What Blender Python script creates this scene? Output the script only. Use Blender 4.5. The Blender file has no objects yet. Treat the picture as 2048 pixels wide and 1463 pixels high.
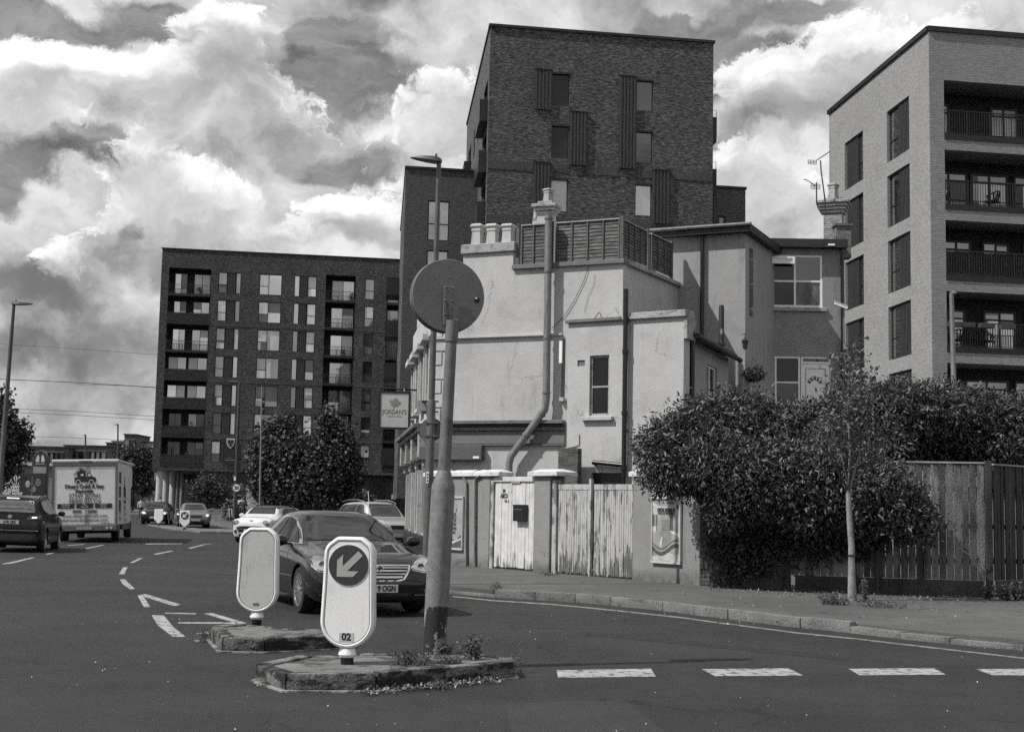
import bpy, bmesh, math, random
import numpy as np
from mathutils import Vector, Matrix
from mathutils.bvhtree import BVHTree
random.seed(7)
R = math.radians
sc = bpy.context.scene
COL = sc.collection
# ------------------------------------------------------------------ camera
FPX = 2715.0
CAMH = 1.6
PITCH = math.atan(282/2715); ROLL = R(1.18)
_f = Vector((0, math.cos(PITCH), math.sin(PITCH)))
_x0 = Vector((1, 0, 0)); _y0 = Vector((0, -math.sin(PITCH), math.cos(PITCH)))
_cx = _x0*math.cos(ROLL) + _y0*math.sin(ROLL)
_cy = -_x0*math.sin(ROLL) + _y0*math.cos(ROLL)
cd = bpy.data.cameras.new('camera'); cam = bpy.data.objects.new('camera', cd); COL.objects.link(cam)
cd.sensor_width = 36; cd.sensor_fit = 'HORIZONTAL'; cd.lens = FPX/2048*36
cd.clip_start = 0.1; cd.clip_end = 3000
M = Matrix((_cx, _cy, -_f)).transposed().to_4x4(); M.translation = (0, 0, CAMH)
cam.matrix_world = M
sc.camera = cam
def ray(u, v):
    return _cx*(u-1024) + _cy*(731.5-v) + _f*FPX
def AT(u, v, Y):
    d = ray(u, v); d = d*(Y/d.y); return Vector((d.x, Y, CAMH+d.z))
def G(u, v, z=0.0):
    d = ray(u, v); d = d*((z-CAMH)/d.z); return Vector((d.x, d.y, z))
# ------------------------------------------------------------------ sun, exposure
SAZ = Vector((-0.93, -0.37)).normalized(); SEL = R(50)
SUN = Vector((SAZ.x*math.cos(SEL), SAZ.y*math.cos(SEL), math.sin(SEL)))
ld = bpy.data.lights.new('sun', 'SUN'); ld.energy = 4.1; ld.angle = R(0.5); ld.color = (1.0, 0.985, 0.96)
lo = bpy.data.objects.new('sun', ld); COL.objects.link(lo)
lo.rotation_euler = SUN.to_track_quat('Z', 'Y').to_euler(); lo.location = (0, 0, 60)
sc.view_settings.view_transform = 'Standard'; sc.view_settings.look = 'None'
sc.view_settings.exposure = 0.12; sc.view_settings.gamma = 1.0; sc.view_settings.use_curve_mapping = False
sc.cycles.use_denoising = False
sc.cycles.use_adaptive_sampling = True; sc.cycles.adaptive_threshold = 0.02; sc.cycles.adaptive_min_samples = 12
sc.cycles.max_bounces = 6; sc.cycles.diffuse_bounces = 3; sc.cycles.glossy_bounces = 3
sc.cycles.transparent_max_bounces = 6; sc.cycles.caustics_reflective = False; sc.cycles.caustics_refractive = False
# ------------------------------------------------------------------ node helper
class NT:
    def __init__(s, tree): s.t = tree; s.n = tree.nodes; s.l = tree.links
    def new(s, typ, **k):
        n = s.n.new(typ)
        for a, b in k.items(): setattr(n, a, b)
        return n
    def put(s, sock, v):
        if hasattr(v, 'is_output'): s.l.new(v, sock)
        elif v is not None: sock.default_value = v
    def m(s, op, a, b=None, c=None, clamp=False):
        n = s.new('ShaderNodeMath', operation=op); n.use_clamp = clamp
        s.put(n.inputs[0], a)
        if b is not None: s.put(n.inputs[1], b)
        if c is not None: s.put(n.inputs[2], c)
        return n.outputs[0]
    def vm(s, op, a, b=None, out=0):
        n = s.new('ShaderNodeVectorMath', operation=op)
        s.put(n.inputs[0], a)
        if b is not None: s.put(n.inputs[3 if op == 'SCALE' else 1], b)
        return n.outputs[out]
    def noise(s, vec, scale, detail=4, rough=.5, dist=0, col=False):
        n = s.new('ShaderNodeTexNoise'); s.put(n.inputs['Vector'], vec)
        n.inputs['Scale'].default_value = scale; n.inputs['Detail'].default_value = detail
        n.inputs['Roughness'].default_value = rough; n.inputs['Distortion'].default_value = dist
        return n.outputs[1 if col else 0]
    def mr(s, v, a, b, c, d, smooth=False):
        n = s.new('ShaderNodeMapRange'); n.clamp = True
        if smooth: n.interpolation_type = 'SMOOTHSTEP'
        s.put(n.inputs[0], v)
        for i, q in enumerate((a, b, c, d)): s.put(n.inputs[i+1], q)
        return n.outputs[0]
    def mix(s, f, a, b):
        return s.m('ADD', s.m('MULTIPLY', a, s.m('SUBTRACT', 1.0, f)), s.m('MULTIPLY', b, f))
# ------------------------------------------------------------------ world: daylight sky with broken cumulus
W = bpy.data.worlds.new('World'); sc.world = W; W.use_nodes = True
w = NT(W.node_tree); w.n.clear()
tc = w.new('ShaderNodeTexCoord'); D = tc.outputs['Generated']
D = w.vm('NORMALIZE', D)
sky = w.new('ShaderNodeTexSky', sky_type='NISHITA'); sky.sun_disc = False
sky.sun_elevation = SEL; sky.sun_rotation = math.atan2(SAZ.x, SAZ.y) % (2*math.pi)
sep = w.new('ShaderNodeSeparateColor'); w.l.new(sky.outputs[0], sep.inputs[0])
skyg = w.m('ADD', w.m('MULTIPLY', sep.outputs[0], .75), w.m('MULTIPLY', sep.outputs[1], .25))
WN = w.vm('SUBTRACT', w.noise(D, 7, 7, .62, col=True), (.5, .5, .5))
WP = w.vm('ADD', D, w.vm('SCALE', WN, .13))
Q = w.vm('MULTIPLY', WP, (1, 1, 1.55))
def blobs(lst, vec):
    tot = None
    for (u, v, ru, rv, amp) in lst:
        d0 = ray(u, v).normalized()
        rx, rz = ru/FPX, rv/FPX
        t = w.vm('MULTIPLY', w.vm('SUBTRACT', vec, tuple(d0)), (1/rx, .6/rx, 1/rz))
        e = w.m('EXPONENT', w.m('MULTIPLY', w.vm('DOT_PRODUCT', t, t, out=1), -1.0))
        e = w.m('MULTIPLY', e, amp)
        tot = e if tot is None else w.m('ADD', tot, e)
    return tot
holes = [(50, 40, 70, 60, 1.5), (190, 75, 110, 30, 1.2), (175, 292, 75, 38, 1.5), (55, 330, 40, 40, .7), (660, 335, 80, 30, .85), (760, 300, 60, 40, .7), (300, 40, 70, 35, .8), (325, 95, 30, 28, .9),
         (620, 95, 80, 55, .75), (740, 150, 90, 36, .6), (700, 60, 120, 36, .55), (1450, 150, 70, 60, 1.3), (1540, 100, 110, 28, 1.0), (1530, 20, 140, 26, .9), (1620, 25, 60, 40, .7), (1330, 45, 90, 22, .8), (1800, 60, 18, 30, .9),
         (240, 450, 28, 22, .7), (5, 410, 30, 60, .7)]
dark = [(490, 190, 130, 60, .55), (590, 150, 60, 45, .25), (30, 560, 140, 50, .8), (110, 680, 110, 50, .6), (190, 660, 130, 60, .5), (40, 640, 60, 40, .3), (270, 290, 80, 50, .3),
        (640, 340, 110, 60, .4), (1560, 260, 70, 60, .25), (380, 330, 110, 30, .3), (230, 790, 200, 30, .2), (150, 130, 40, 20, .2), (700, 620, 80, 60, .2)]
lite = [(490, 70, 90, 60, .55), (120, 110, 90, 40, .5), (110, 250, 60, 60, .5), (160, 115, 40, 22, .3), (430, 395, 140, 50, .5), (690, 410, 50, 45, .6), (820, 180, 130, 80, .5), (1530, 150, 60, 35, .7), (1600, 170, 50, 60, .5),
        (1750, 140, 140, 90, .55), (1640, 420, 90, 90, .5), (100, 520, 40, 40, .6), (1000, 30, 260, 35, .45), (230, 60, 60, 24, .35), (60, 750, 120, 40, .25), (2000, 60, 100, 50, .3)]
warp = w.vm('ADD', D, w.vm('SCALE', WN, .085))
F1 = w.noise(Q, 4.2, 12, .54)
F2 = w.noise(w.vm('ADD', Q, (SUN.x*.03, SUN.y*.02, .035)), 4.2, 12, .54)
F3 = w.noise(Q, 17, 8, .6)
HB = blobs(holes, warp); DB = blobs(dark, warp); LB = blobs(lite, warp)
cov = w.m('ADD', w.m('SUBTRACT', w.m('ADD', F1, w.m('MULTIPLY', w.m('SUBTRACT', F3, .5), .16)), w.m('MULTIPLY', HB, .30)), w.m('MULTIPLY', LB, .12))
mask = w.mr(cov, .29, .44, 0, 1, True)
edge = w.m('MULTIPLY', w.mr(cov, .34, .47, 1, 0, True), mask)
rel = w.m('MULTIPLY', w.m('SUBTRACT', F1, F2), 2.3)
big = w.noise(w.vm('ADD', Q, (3.1, 1.7, .4)), 3.4, 7, .55)
br = w.m('ADD', .45, rel)
br = w.m('ADD', br, w.m('MULTIPLY', w.m('SUBTRACT', F3, .5), .22))
br = w.m('ADD', br, w.m('MULTIPLY', w.m('SUBTRACT', big, .5), 1.0))
br = w.m('SUBTRACT', br, w.m('MULTIPLY', DB, .30))
br = w.m('ADD', br, w.m('MULTIPLY', LB, .24))
br = w.m('ADD', br, w.m('MULTIPLY', edge, .10))
br = w.m('SMOOTH_MAX', br, .15, .16); br = w.m('SMOOTH_MIN', br, .80, .12)
cirr = w.m('ADD', .025, w.m('MULTIPLY', w.m('MAXIMUM', w.m('SUBTRACT', w.noise(w.vm('MULTIPLY', Q, (1, 1, 2.2)), 11, 9, .62), .25), 0.0), .62))
hole = w.m('ADD', w.m('MULTIPLY', skyg, .020), cirr)
col = w.mix(mask, hole, br)
# second layer: cumulus heads with crisp sunlit tops and shaded bases
heads = [(455, 85, 95, 80, 1.0), (360, 170, 120, 60, .8), (80, 245, 75, 60, 1.0), (160, 118, 100, 30, .9), (30, 150, 80, 50, .8), (695, 425, 62, 48, 1.0), (780, 470, 90, 50, .8), (600, 470, 80, 40, .6), (560, 250, 90, 60, .7), (420, 400, 130, 60, .75), (250, 430, 80, 50, .6),
         (1510, 175, 75, 55, 1.0), (1610, 190, 80, 70, .9), (1700, 120, 80, 90, .9), (1850, 110, 130, 90, .8), (110, 520, 70, 60, .8), (860, 200, 130, 90, .7), (1640, 430, 60, 60, .8), (1450, 330, 60, 70, .6), (300, 330, 120, 60, .6), (860, 400, 90, 80, .6), (1560, 330, 90, 90, .6)]
NZ = w.m('ADD', w.m('MULTIPLY', w.m('SUBTRACT', w.noise(Q, 13, 10, .6), .5), 1.9), w.m('MULTIPLY', w.m('SUBTRACT', w.noise(Q, 42, 7, .65), .5), .75))
warp2 = w.vm('ADD', D, w.vm('SCALE', WN, .04))
H0_ = blobs(heads, warp2); e0 = w.m('SUBTRACT', w.m('ADD', H0_, NZ), .42)
NU = w.m('MULTIPLY', w.m('SUBTRACT', w.noise(w.vm('ADD', Q, (-.006, 0, .020)), 13, 10, .6), .5), 1.9)
e1 = w.m('SUBTRACT', w.m('ADD', blobs(heads, w.vm('ADD', warp2, (-.004, 0, .016))), NU), .42)
top = w.mr(e1, -.30, .55, 1, 0, True)
a2 = w.mix(top, w.mr(e0, .05, .85, 0, 1, True), w.mr(e0, .0, .16, 0, 1, True))
b2_ = w.m('ADD', w.m('ADD', .36, w.m('MULTIPLY', top, .50)), w.m('MULTIPLY', w.m('SUBTRACT', F3, .5), .25))
b2_ = w.m('ADD', b2_, w.m('MULTIPLY', w.m('SUBTRACT', e0, e1), .30))
b2_ = w.m('SUBTRACT', b2_, w.m('MULTIPLY', DB, .18))
col = w.mix(w.m('MULTIPLY', a2, .82), col, w.m('SMOOTH_MIN', b2_, .90, .1))
# ground half of the sphere
sepd = w.new('ShaderNodeSeparateXYZ'); w.l.new(D, sepd.inputs[0])
below = w.mr(sepd.outputs[2], -.03, 0, 0, 1)
col = w.mix(below, .06, col)
bg = w.new('ShaderNodeBackground'); bg.inputs[1].default_value = 0.115
w.l.new(w.m('MULTIPLY', col, 10.0), bg.inputs[0])
wo = w.new('ShaderNodeOutputWorld'); w.l.new(bg.outputs[0], wo.inputs[0])
W.cycles.sampling_method = 'MANUAL'; W.cycles.sample_map_resolution = 512
# ------------------------------------------------------------------ materials (greys)
MATS = {}
def mat(name, g, rough=.7, var=.15, vs=2.0, bump=0.0, bs=40.0, metal=0.0, coat=0.0, spec=.5, stain=0.0, ss=(1, 1, 1), stlo=.5, sthi=.66, isl=0.0, grain=0.0, gs=60, trans=0.0, emit=0.0):
    if name in MATS: return MATS[name]
    m = bpy.data.materials.new(name); m.use_nodes = True; t = NT(m.node_tree)
    b = t.n['Principled BSDF']
    co = t.new('ShaderNodeTexCoord').outputs['Object']
    c = g
    n1 = t.noise(co, vs, 5, .6)
    c = t.m('MULTIPLY', t.mr(n1, .3, .7, 1-var, 1+var), c)
    if grain: c = t.m('MULTIPLY', c, t.mr(t.noise(co, gs, 2, .7), .3, .7, 1-grain, 1+grain))
    if stain:
        n2 = t.noise(t.vm('MULTIPLY', co, ss), 1.0, 8, .65)
        c = t.m('MULTIPLY', c, t.mr(n2, stlo, sthi, 1, 1-stain, True))
    if isl:
        ge = t.new('ShaderNodeNewGeometry')
        oi = t.new('ShaderNodeObjectInfo'); c = t.m('MULTIPLY', c, t.mr(t.m('FRACT', t.m('ADD', ge.outputs['Random Per Island'], t.m('MULTIPLY', oi.outputs['Random'], 7.31))), 0, 1, 1-isl, 1+isl))
    cc = t.new('ShaderNodeCombineColor')
    for i in range(3): t.put(cc.inputs[i], c)
    t.l.new(cc.outputs[0], b.inputs['Base Color'])
    b.inputs['Roughness'].default_value = rough; b.inputs['Metallic'].default_value = metal
    b.inputs['Coat Weight'].default_value = coat; b.inputs['Coat Roughness'].default_value = .04
    b.inputs['Specular IOR Level'].default_value = spec
    if emit:
        b.inputs['Emission Color'].default_value = (1, 1, 1, 1); b.inputs['Emission Strength'].default_value = emit
    if bump:
        bn = t.new('ShaderNodeBump'); bn.inputs['Strength'].default_value = bump; bn.inputs['Distance'].default_value = .02
        t.l.new(t.noise(co, bs, 4, .6), bn.inputs['Height']); t.l.new(bn.outputs[0], b.inputs['Normal'])
    if trans:
        out = t.n['Material Output']; tr = t.new('ShaderNodeBsdfTranslucent'); t.l.new(cc.outputs[0], tr.inputs[0])
        mx = t.new('ShaderNodeMixShader'); mx.inputs[0].default_value = trans
        t.l.new(b.outputs[0], mx.inputs[1]); t.l.new(tr.outputs[0], mx.inputs[2]); t.l.new(mx.outputs[0], out.inputs[0])
    MATS[name] = m; return m
def brick(name, c1, c2, mort, w_=.225, h=.075, rot=False, rough=.85, bump=.5, patch=.2, ms=.012, heads=0.0, var2=.3):
    if name in MATS: return MATS[name]
    m = bpy.data.materials.new(name); m.use_nodes = True; t = NT(m.node_tree); b = t.n['Principled BSDF']
    uv = t.new('ShaderNodeTexCoord').outputs['UV']
    if rot:
        s = t.new('ShaderNodeSeparateXYZ'); t.l.new(uv, s.inputs[0]); c = t.new('ShaderNodeCombineXYZ')
        t.l.new(s.outputs[1], c.inputs[0]); t.l.new(s.outputs[0], c.inputs[1]); uv = c.outputs[0]
    br_ = t.new('ShaderNodeTexBrick'); t.l.new(uv, br_.inputs['Vector'])
    br_.inputs['Scale'].default_value = 1; br_.inputs['Brick Width'].default_value = w_; br_.inputs['Row Height'].default_value = h
    br_.inputs['Mortar Size'].default_value = ms; br_.inputs['Mortar Smooth'].default_value = .2; br_.inputs['Bias'].default_value = -heads
    br_.inputs['Color1'].default_value = (c1, c1, c1, 1); br_.inputs['Color2'].default_value = (c2, c2, c2, 1); br_.inputs['Mortar'].default_value = (mort,)*3+(1,)
    se = t.new('ShaderNodeSeparateColor'); t.l.new(br_.outputs[0], se.inputs[0]); c = se.outputs[0]
    n1 = t.noise(uv, .55, 6, .65); n2 = t.noise(t.vm('MULTIPLY', uv, (3.4, 11.0, 1)), 1, 2, .6)
    c = t.m('MULTIPLY', c, t.mr(n1, .3, .7, 1-patch, 1+patch)); c = t.m('MULTIPLY', c, t.mr(n2, .36, .64, 1-var2, 1+var2))
    cc = t.new('ShaderNodeCombineColor')
    for i in range(3): t.put(cc.inputs[i], c)
    t.l.new(cc.outputs[0], b.inputs['Base Color']); b.inputs['Roughness'].default_value = rough
    bn = t.new('ShaderNodeBump'); bn.inputs['Strength'].default_value = bump; bn.inputs['Distance'].default_value = .012; bn.invert = True
    t.l.new(br_.outputs[1], bn.inputs['Height']); t.l.new(bn.outputs[0], b.inputs['Normal'])
    MATS[name] = m; return m
def glass(name, g, refl, rough=.03, var=.3, vs=1.2):
    if name in MATS: return MATS[name]
    m = bpy.data.materials.new(name); m.use_nodes = True; t = NT(m.node_tree); out = t.n['Material Output']
    t.n.remove(t.n['Principled BSDF'])
    co = t.new('ShaderNodeTexCoord').outputs['Object']
    d = t.new('ShaderNodeBsdfDiffuse'); cc = t.new('ShaderNodeCombineColor')
    c = t.m('MULTIPLY', t.mr(t.noise(t.vm('MULTIPLY', co, (1, 1, .35)), vs, 3, .5), .35, .65, 1-var, 1+var), g)
    for i in range(3): t.put(cc.inputs[i], c)
    t.l.new(cc.outputs[0], d.inputs[0])
    gl = t.new('ShaderNodeBsdfGlossy'); gl.inputs['Roughness'].default_value = rough; gl.inputs[0].default_value = (.95, .95, .95, 1)
    bn = t.new('ShaderNodeBump'); bn.inputs['Strength'].default_value = .05; bn.inputs['Distance'].default_value = .05
    t.l.new(t.noise(co, .9, 2, .5), bn.inputs['Height']); t.l.new(bn.outputs[0], gl.inputs['Normal'])
    fr = t.new('ShaderNodeFresnel'); fr.inputs[0].default_value = 1.5
    f = t.m('MAXIMUM', refl, t.m('MULTIPLY', fr.outputs[0], 1.0))
    mx = t.new('ShaderNodeMixShader'); t.l.new(f, mx.inputs[0]); t.l.new(d.outputs[0], mx.inputs[1]); t.l.new(gl.outputs[0], mx.inputs[2])
    t.l.new(mx.outputs[0], out.inputs[0])
    MATS[name] = m; return m
# ------------------------------------------------------------------ mesh helpers
class MB:
    def __init__(s): s.v = []; s.f = []; s.mi = []; s.cur = 0
    def add(s, vs, fs, M=None):
        o = len(s.v)
        s.v += [tuple(M @ Vector(p)) if M is not None else tuple(p) for p in vs]
        s.f += [tuple(i+o for i in f) for f in fs]; s.mi += [s.cur]*len(fs); return s
    def box(s, x0, x1, y0, y1, z0, z1, M=None):
        return s.add([(x0,y0,z0),(x1,y0,z0),(x1,y1,z0),(x0,y1,z0),(x0,y0,z1),(x1,y0,z1),(x1,y1,z1),(x0,y1,z1)],
                     [(0,3,2,1),(4,5,6,7),(0,1,5,4),(1,2,6,5),(2,3,7,6),(3,0,4,7)], M)
    def quad(s, a, b, c, d, M=None): return s.add([a, b, c, d], [(0, 1, 2, 3)], M)
    def prism(s, poly, z0, z1, M=None):
        n = len(poly); vs = [(p[0], p[1], z0) for p in poly] + [(p[0], p[1], z1) for p in poly]
        fs = [tuple(range(n-1, -1, -1)), tuple(range(n, 2*n))] + [(i, (i+1) % n, (i+1) % n+n, i+n) for i in range(n)]
        return s.add(vs, fs, M)
    def tube(s, pts, r, n=8, caps=True):
        pts = [Vector(p) for p in pts]; k = len(pts)
        rs = r if isinstance(r, (list, tuple)) else [r]*k
        vs = []; up = Vector((0, 0, 1))
        for i, p in enumerate(pts):
            d = (pts[min(i+1, k-1)]-pts[max(i-1, 0)]).normalized()
            if i == 0:
                a = d.cross(up)
                if a.length < .05: a = d.cross(Vector((1, 0, 0)))
            else:
                a = a - d*a.dot(d)
                if a.length < .05: a = d.cross(Vector((1, .2, .1)))
            a.normalize(); b = d.cross(a)
            for j in range(n):
                t = 2*math.pi*j/n; vs.append(p + a*math.cos(t)*rs[i] + b*math.sin(t)*rs[i])
        fs = [(i*n+j, i*n+(j+1) % n, (i+1)*n+(j+1) % n, (i+1)*n+j) for i in range(k-1) for j in range(n)]
        if caps: fs += [tuple(range(n-1, -1, -1)), tuple(range((k-1)*n, k*n))]
        return s.add(vs, fs)
    def lathe(s, prof, n=16, M=None):
        vs = [(r*math.cos(2*math.pi*j/n), r*math.sin(2*math.pi*j/n), z) for r, z in prof for j in range(n)]
        k = len(prof); fs = [(i*n+j, i*n+(j+1) % n, (i+1)*n+(j+1) % n, (i+1)*n+j) for i in range(k-1) for j in range(n)]
        fs += [tuple(range(n-1, -1, -1)), tuple(range((k-1)*n, k*n))]
        return s.add(vs, fs, M)
    def bP(s, P, s0, s1, z0, z1, d0, d1):
        return s.add([P(s0,z0,d0),P(s1,z0,d0),P(s1,z0,d1),P(s0,z0,d1),P(s0,z1,d0),P(s1,z1,d0),P(s1,z1,d1),P(s0,z1,d1)],
                     [(0,3,2,1),(4,5,6,7),(0,1,5,4),(1,2,6,5),(2,3,7,6),(3,0,4,7)])
def setuv(me):
    n = len(me.loops)
    if not n: return
    uvl = me.uv_layers.new(name='UVMap')
    co = np.empty(len(me.vertices)*3, np.float32); me.vertices.foreach_get('co', co); co = co.reshape(-1, 3)
    li = np.empty(n, np.int32); me.loops.foreach_get('vertex_index', li)
    pn = np.empty(len(me.polygons)*3, np.float32); me.polygons.foreach_get('normal', pn); pn = pn.reshape(-1, 3)
    lt = np.empty(len(me.polygons), np.int32); me.polygons.foreach_get('loop_total', lt)
    nl = np.repeat(pn, lt, axis=0); c = co[li]; a = np.abs(nl)
    uv = np.empty((n, 2), np.float32)
    hz = a[:, 2] > .75; xs = (a[:, 0] > a[:, 1]) & ~hz; ys = ~hz & ~xs
    uv[hz] = c[hz][:, :2]; uv[xs] = c[xs][:, 1:3]; uv[ys] = c[ys][:, [0, 2]]
    uvl.data.foreach_set('uv', uv.ravel())
def build(name, mb, m, parent=None, smooth=False, bevel=0, kind=None, loc=None, rot=None, label=None, seg=1):
    me = bpy.data.meshes.new(name); me.from_pydata(mb.v, [], mb.f)
    ms = m if isinstance(m, (list, tuple)) else [m]
    for q in ms: me.materials.append(q)
    if len(ms) > 1: me.polygons.foreach_set('material_index', mb.mi)
    if bevel:
        bm = bmesh.new(); bm.from_mesh(me); bmesh.ops.remove_doubles(bm, verts=bm.verts, dist=1e-5); bmesh.ops.recalc_face_normals(bm, faces=bm.faces)
        es = [e for e in bm.edges if len(e.link_faces) == 2 and e.calc_face_angle(0) > .5]
        bmesh.ops.bevel(bm, geom=es, offset=bevel, segments=seg, affect='EDGES', profile=.6); bm.to_mesh(me); bm.free()
    me.update(); setuv(me)
    if smooth:
        me.polygons.foreach_set('use_smooth', [True]*len(me.polygons))
        try: me.set_sharp_from_angle(angle=R(38))
        except Exception: pass
    o = bpy.data.objects.new(name, me); COL.objects.link(o)
    if parent: o.parent = parent
    if loc is not None: o.location = loc
    if rot is not None: o.rotation_euler = rot
    if kind: o['kind'] = kind
    if label: o['label'] = label
    return o
def tag(o, label, cat, group=None):
    o['label'] = label; o['category'] = cat
    if group: o['group'] = group
    return o
def thing(name, label, cat, loc=(0, 0, 0), rz=0, group=None):
    o = bpy.data.objects.new(name, None); COL.objects.link(o); o.location = loc; o.rotation_euler = (0, 0, rz); o.empty_display_size = .3
    return tag(o, label, cat, group)
def copy_tree(o, parent=None, loc=None, rz=None, label=None):
    c = o.copy(); COL.objects.link(c)
    if parent: c.parent = parent
    if loc is not None: c.location = loc
    if rz is not None: c.rotation_euler = (0, 0, rz)
    if label: c['label'] = label
    for ch in list(o.children): copy_tree(ch, c)
    return c
class Face:
    """vertical plane through world XY o with direction ang; d goes inward (away from viewer side); P gives coordinates local to root"""
    def __init__(s, root, o, ang, inward=1):
        s.o = Vector((o[0], o[1])); s.e = Vector((math.cos(ang), math.sin(ang))); s.n = Vector((-s.e.y, s.e.x))*inward
        s.L = root.location.copy() if root else Vector((0, 0, 0)); s.r = root.rotation_euler[2] if root else 0
        s.c, s.s_ = math.cos(-s.r), math.sin(-s.r)
    def P(s, a, z, d=0.0):
        w_ = s.o + s.e*a + s.n*d - s.L.xy
        return (s.c*w_.x - s.s_*w_.y, s.s_*w_.x + s.c*w_.y, z - s.L.z)
    def px(s, u, v, d=0.0):
        r = ray(u, v); o = s.o + s.n*d
        t = o.dot(s.n)/(r.xy.dot(s.n)); h = r*t
        return ((h.xy - o).dot(s.e), CAMH + h.z)
    def M(s, a, z, d=0.0):
        e = Vector((s.c*s.e.x - s.s_*s.e.y, s.s_*s.e.x + s.c*s.e.y, 0)); n = Vector((s.c*s.n.x - s.s_*s.n.y, s.s_*s.n.x + s.c*s.n.y, 0))
        m = Matrix((e, Vector((0, 0, 1)), -n)).transposed().to_4x4(); m.translation = Vector(s.P(a, z, d)); return m
def text(body, size, m, parent, M, sx=1.0, name='lettering', extrude=.002, bold=0.0, align='CENTER', shear=0):
    cu = bpy.data.curves.new(name, 'FONT'); cu.body = body; cu.size = size; cu.align_x = align; cu.align_y = 'CENTER'; cu.extrude = extrude
    cu.offset = bold; cu.shear = shear; cu.resolution_u = 3
    to = bpy.data.objects.new('tmp', cu); COL.objects.link(to)
    dg = bpy.context.evaluated_depsgraph_get(); me = bpy.data.meshes.new_from_object(to.evaluated_get(dg))
    bpy.data.objects.remove(to); bpy.data.curves.remove(cu)
    me.transform(Matrix.Diagonal((sx, 1, 1, 1))); me.transform(M); me.materials.clear(); me.materials.append(m); me.name = name
    o = bpy.data.objects.new(name, me); COL.objects.link(o); o.parent = parent
    return o
def holed(mb, P, s0, s1, z0, z1, holes, depth):
    S = sorted(set([s0, s1] + [h[i] for h in holes for i in (0, 1)])); Z = sorted(set([z0, z1] + [h[i] for h in holes for i in (2, 3)]))
    S = [x for x in S if s0 <= x <= s1]; Z = [x for x in Z if z0 <= x <= z1]
    for i in range(len(S)-1):
        for j in range(len(Z)-1):
            a, b = (S[i]+S[i+1])/2, (Z[j]+Z[j+1])/2
            if any(h[0] < a < h[1] and h[2] < b < h[3] for h in holes): continue
            mb.quad(P(S[i], Z[j]), P(S[i+1], Z[j]), P(S[i+1], Z[j+1]), P(S[i], Z[j+1]))
    for h in holes:
        d = h[4] if len(h) > 4 else depth; a, b, c, e = max(h[0], s0), min(h[1], s1), max(h[2], z0), min(h[3], z1)
        mb.quad(P(a, c), P(a, c, d), P(a, e, d), P(a, e)); mb.quad(P(b, c), P(b, e), P(b, e, d), P(b, c, d))
        mb.quad(P(a, e), P(a, e, d), P(b, e, d), P(b, e)); mb.quad(P(a, c), P(b, c), P(b, c, d), P(a, c, d))
def window(parent, F, s0, s1, z0, z1, d, cols, fm, panes, fw=.05, name='window', fd=.06, blinds=0):
    """cols = list of (rel x0, rel x1, [z splits rel]); one frame mesh with each pane a child"""
    mb = MB(); P = F.P; bx = lambda a, b, c, e: mb.bP(P, a, b, c, e, d-fd, d+.02)
    bx(s0, s0+fw, z0, z1); bx(s1-fw, s1, z0, z1); bx(s0+fw, s1-fw, z0, z0+fw); bx(s0+fw, s1-fw, z1-fw, z1)
    W_, H = s1-s0, z1-z0; cells = []
    for i, (a, b, sp) in enumerate(cols):
        A = s0+fw if a <= 0 else s0+a*W_+fw*.45; B = s1-fw if b >= 1 else s0+b*W_-fw*.45
        if b < 1: bx(B, B+fw*.9, z0+fw, z1-fw)
        zz = [z0+fw] + [z0+q*H for q in sp] + [z1-fw]
        for k, q in enumerate(sp): bx(A, B, z0+q*H-fw*.4, z0+q*H+fw*.4)
        for k in range(len(zz)-1): cells.append((A, B, zz[k] + (fw*.4 if k else 0), zz[k+1] - (fw*.4 if k < len(zz)-2 else 0)))
    wo_ = build(name, mb, fm, parent)
    for k, c in enumerate(cells):
        p = MB(); p.bP(P, c[0], c[1], c[2], c[3], d-fd*.45, d-fd*.3)
        build('pane', p, panes[k % len(panes)] if isinstance(panes, (list, tuple)) else panes, wo_)
        if blinds and random.random() < blinds:
            q = random.uniform(.2, .75); H_ = c[3]-c[2]; p = MB()
            if random.random() < .5: p.bP(F.P, c[0], c[1], c[3]-H_*q, c[3], d-fd*.45-.012, d-fd*.45-.004)
            else: p.bP(F.P, c[0], c[0]+(c[1]-c[0])*q*.6, c[2], c[3], d-fd*.45-.012, d-fd*.45-.004)
            build('blind', p, random.choice([g_blind, g_mid, g_dim, g_dark]), wo_)
    return wo_
def railing(parent, P, s0, s1, z0, z1, d0, step, m, r=.012, side=0, name='railing'):
    mb = MB()
    mb.bP(P, s0, s1, z1-.04, z1, d0, d0+.05); mb.bP(P, s0, s1, z0, z0+.03, d0, d0+.04)
    n = max(1, int((s1-s0)/step))
    for i in range(n+1):
        a = s0 + (s1-s0)*i/n; q = r*2.2 if i % 9 == 0 else r
        mb.bP(P, a-q, a+q, z0+.03, z1-.04, d0+.005, d0+.03)
    return build(name, mb, m, parent)
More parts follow.
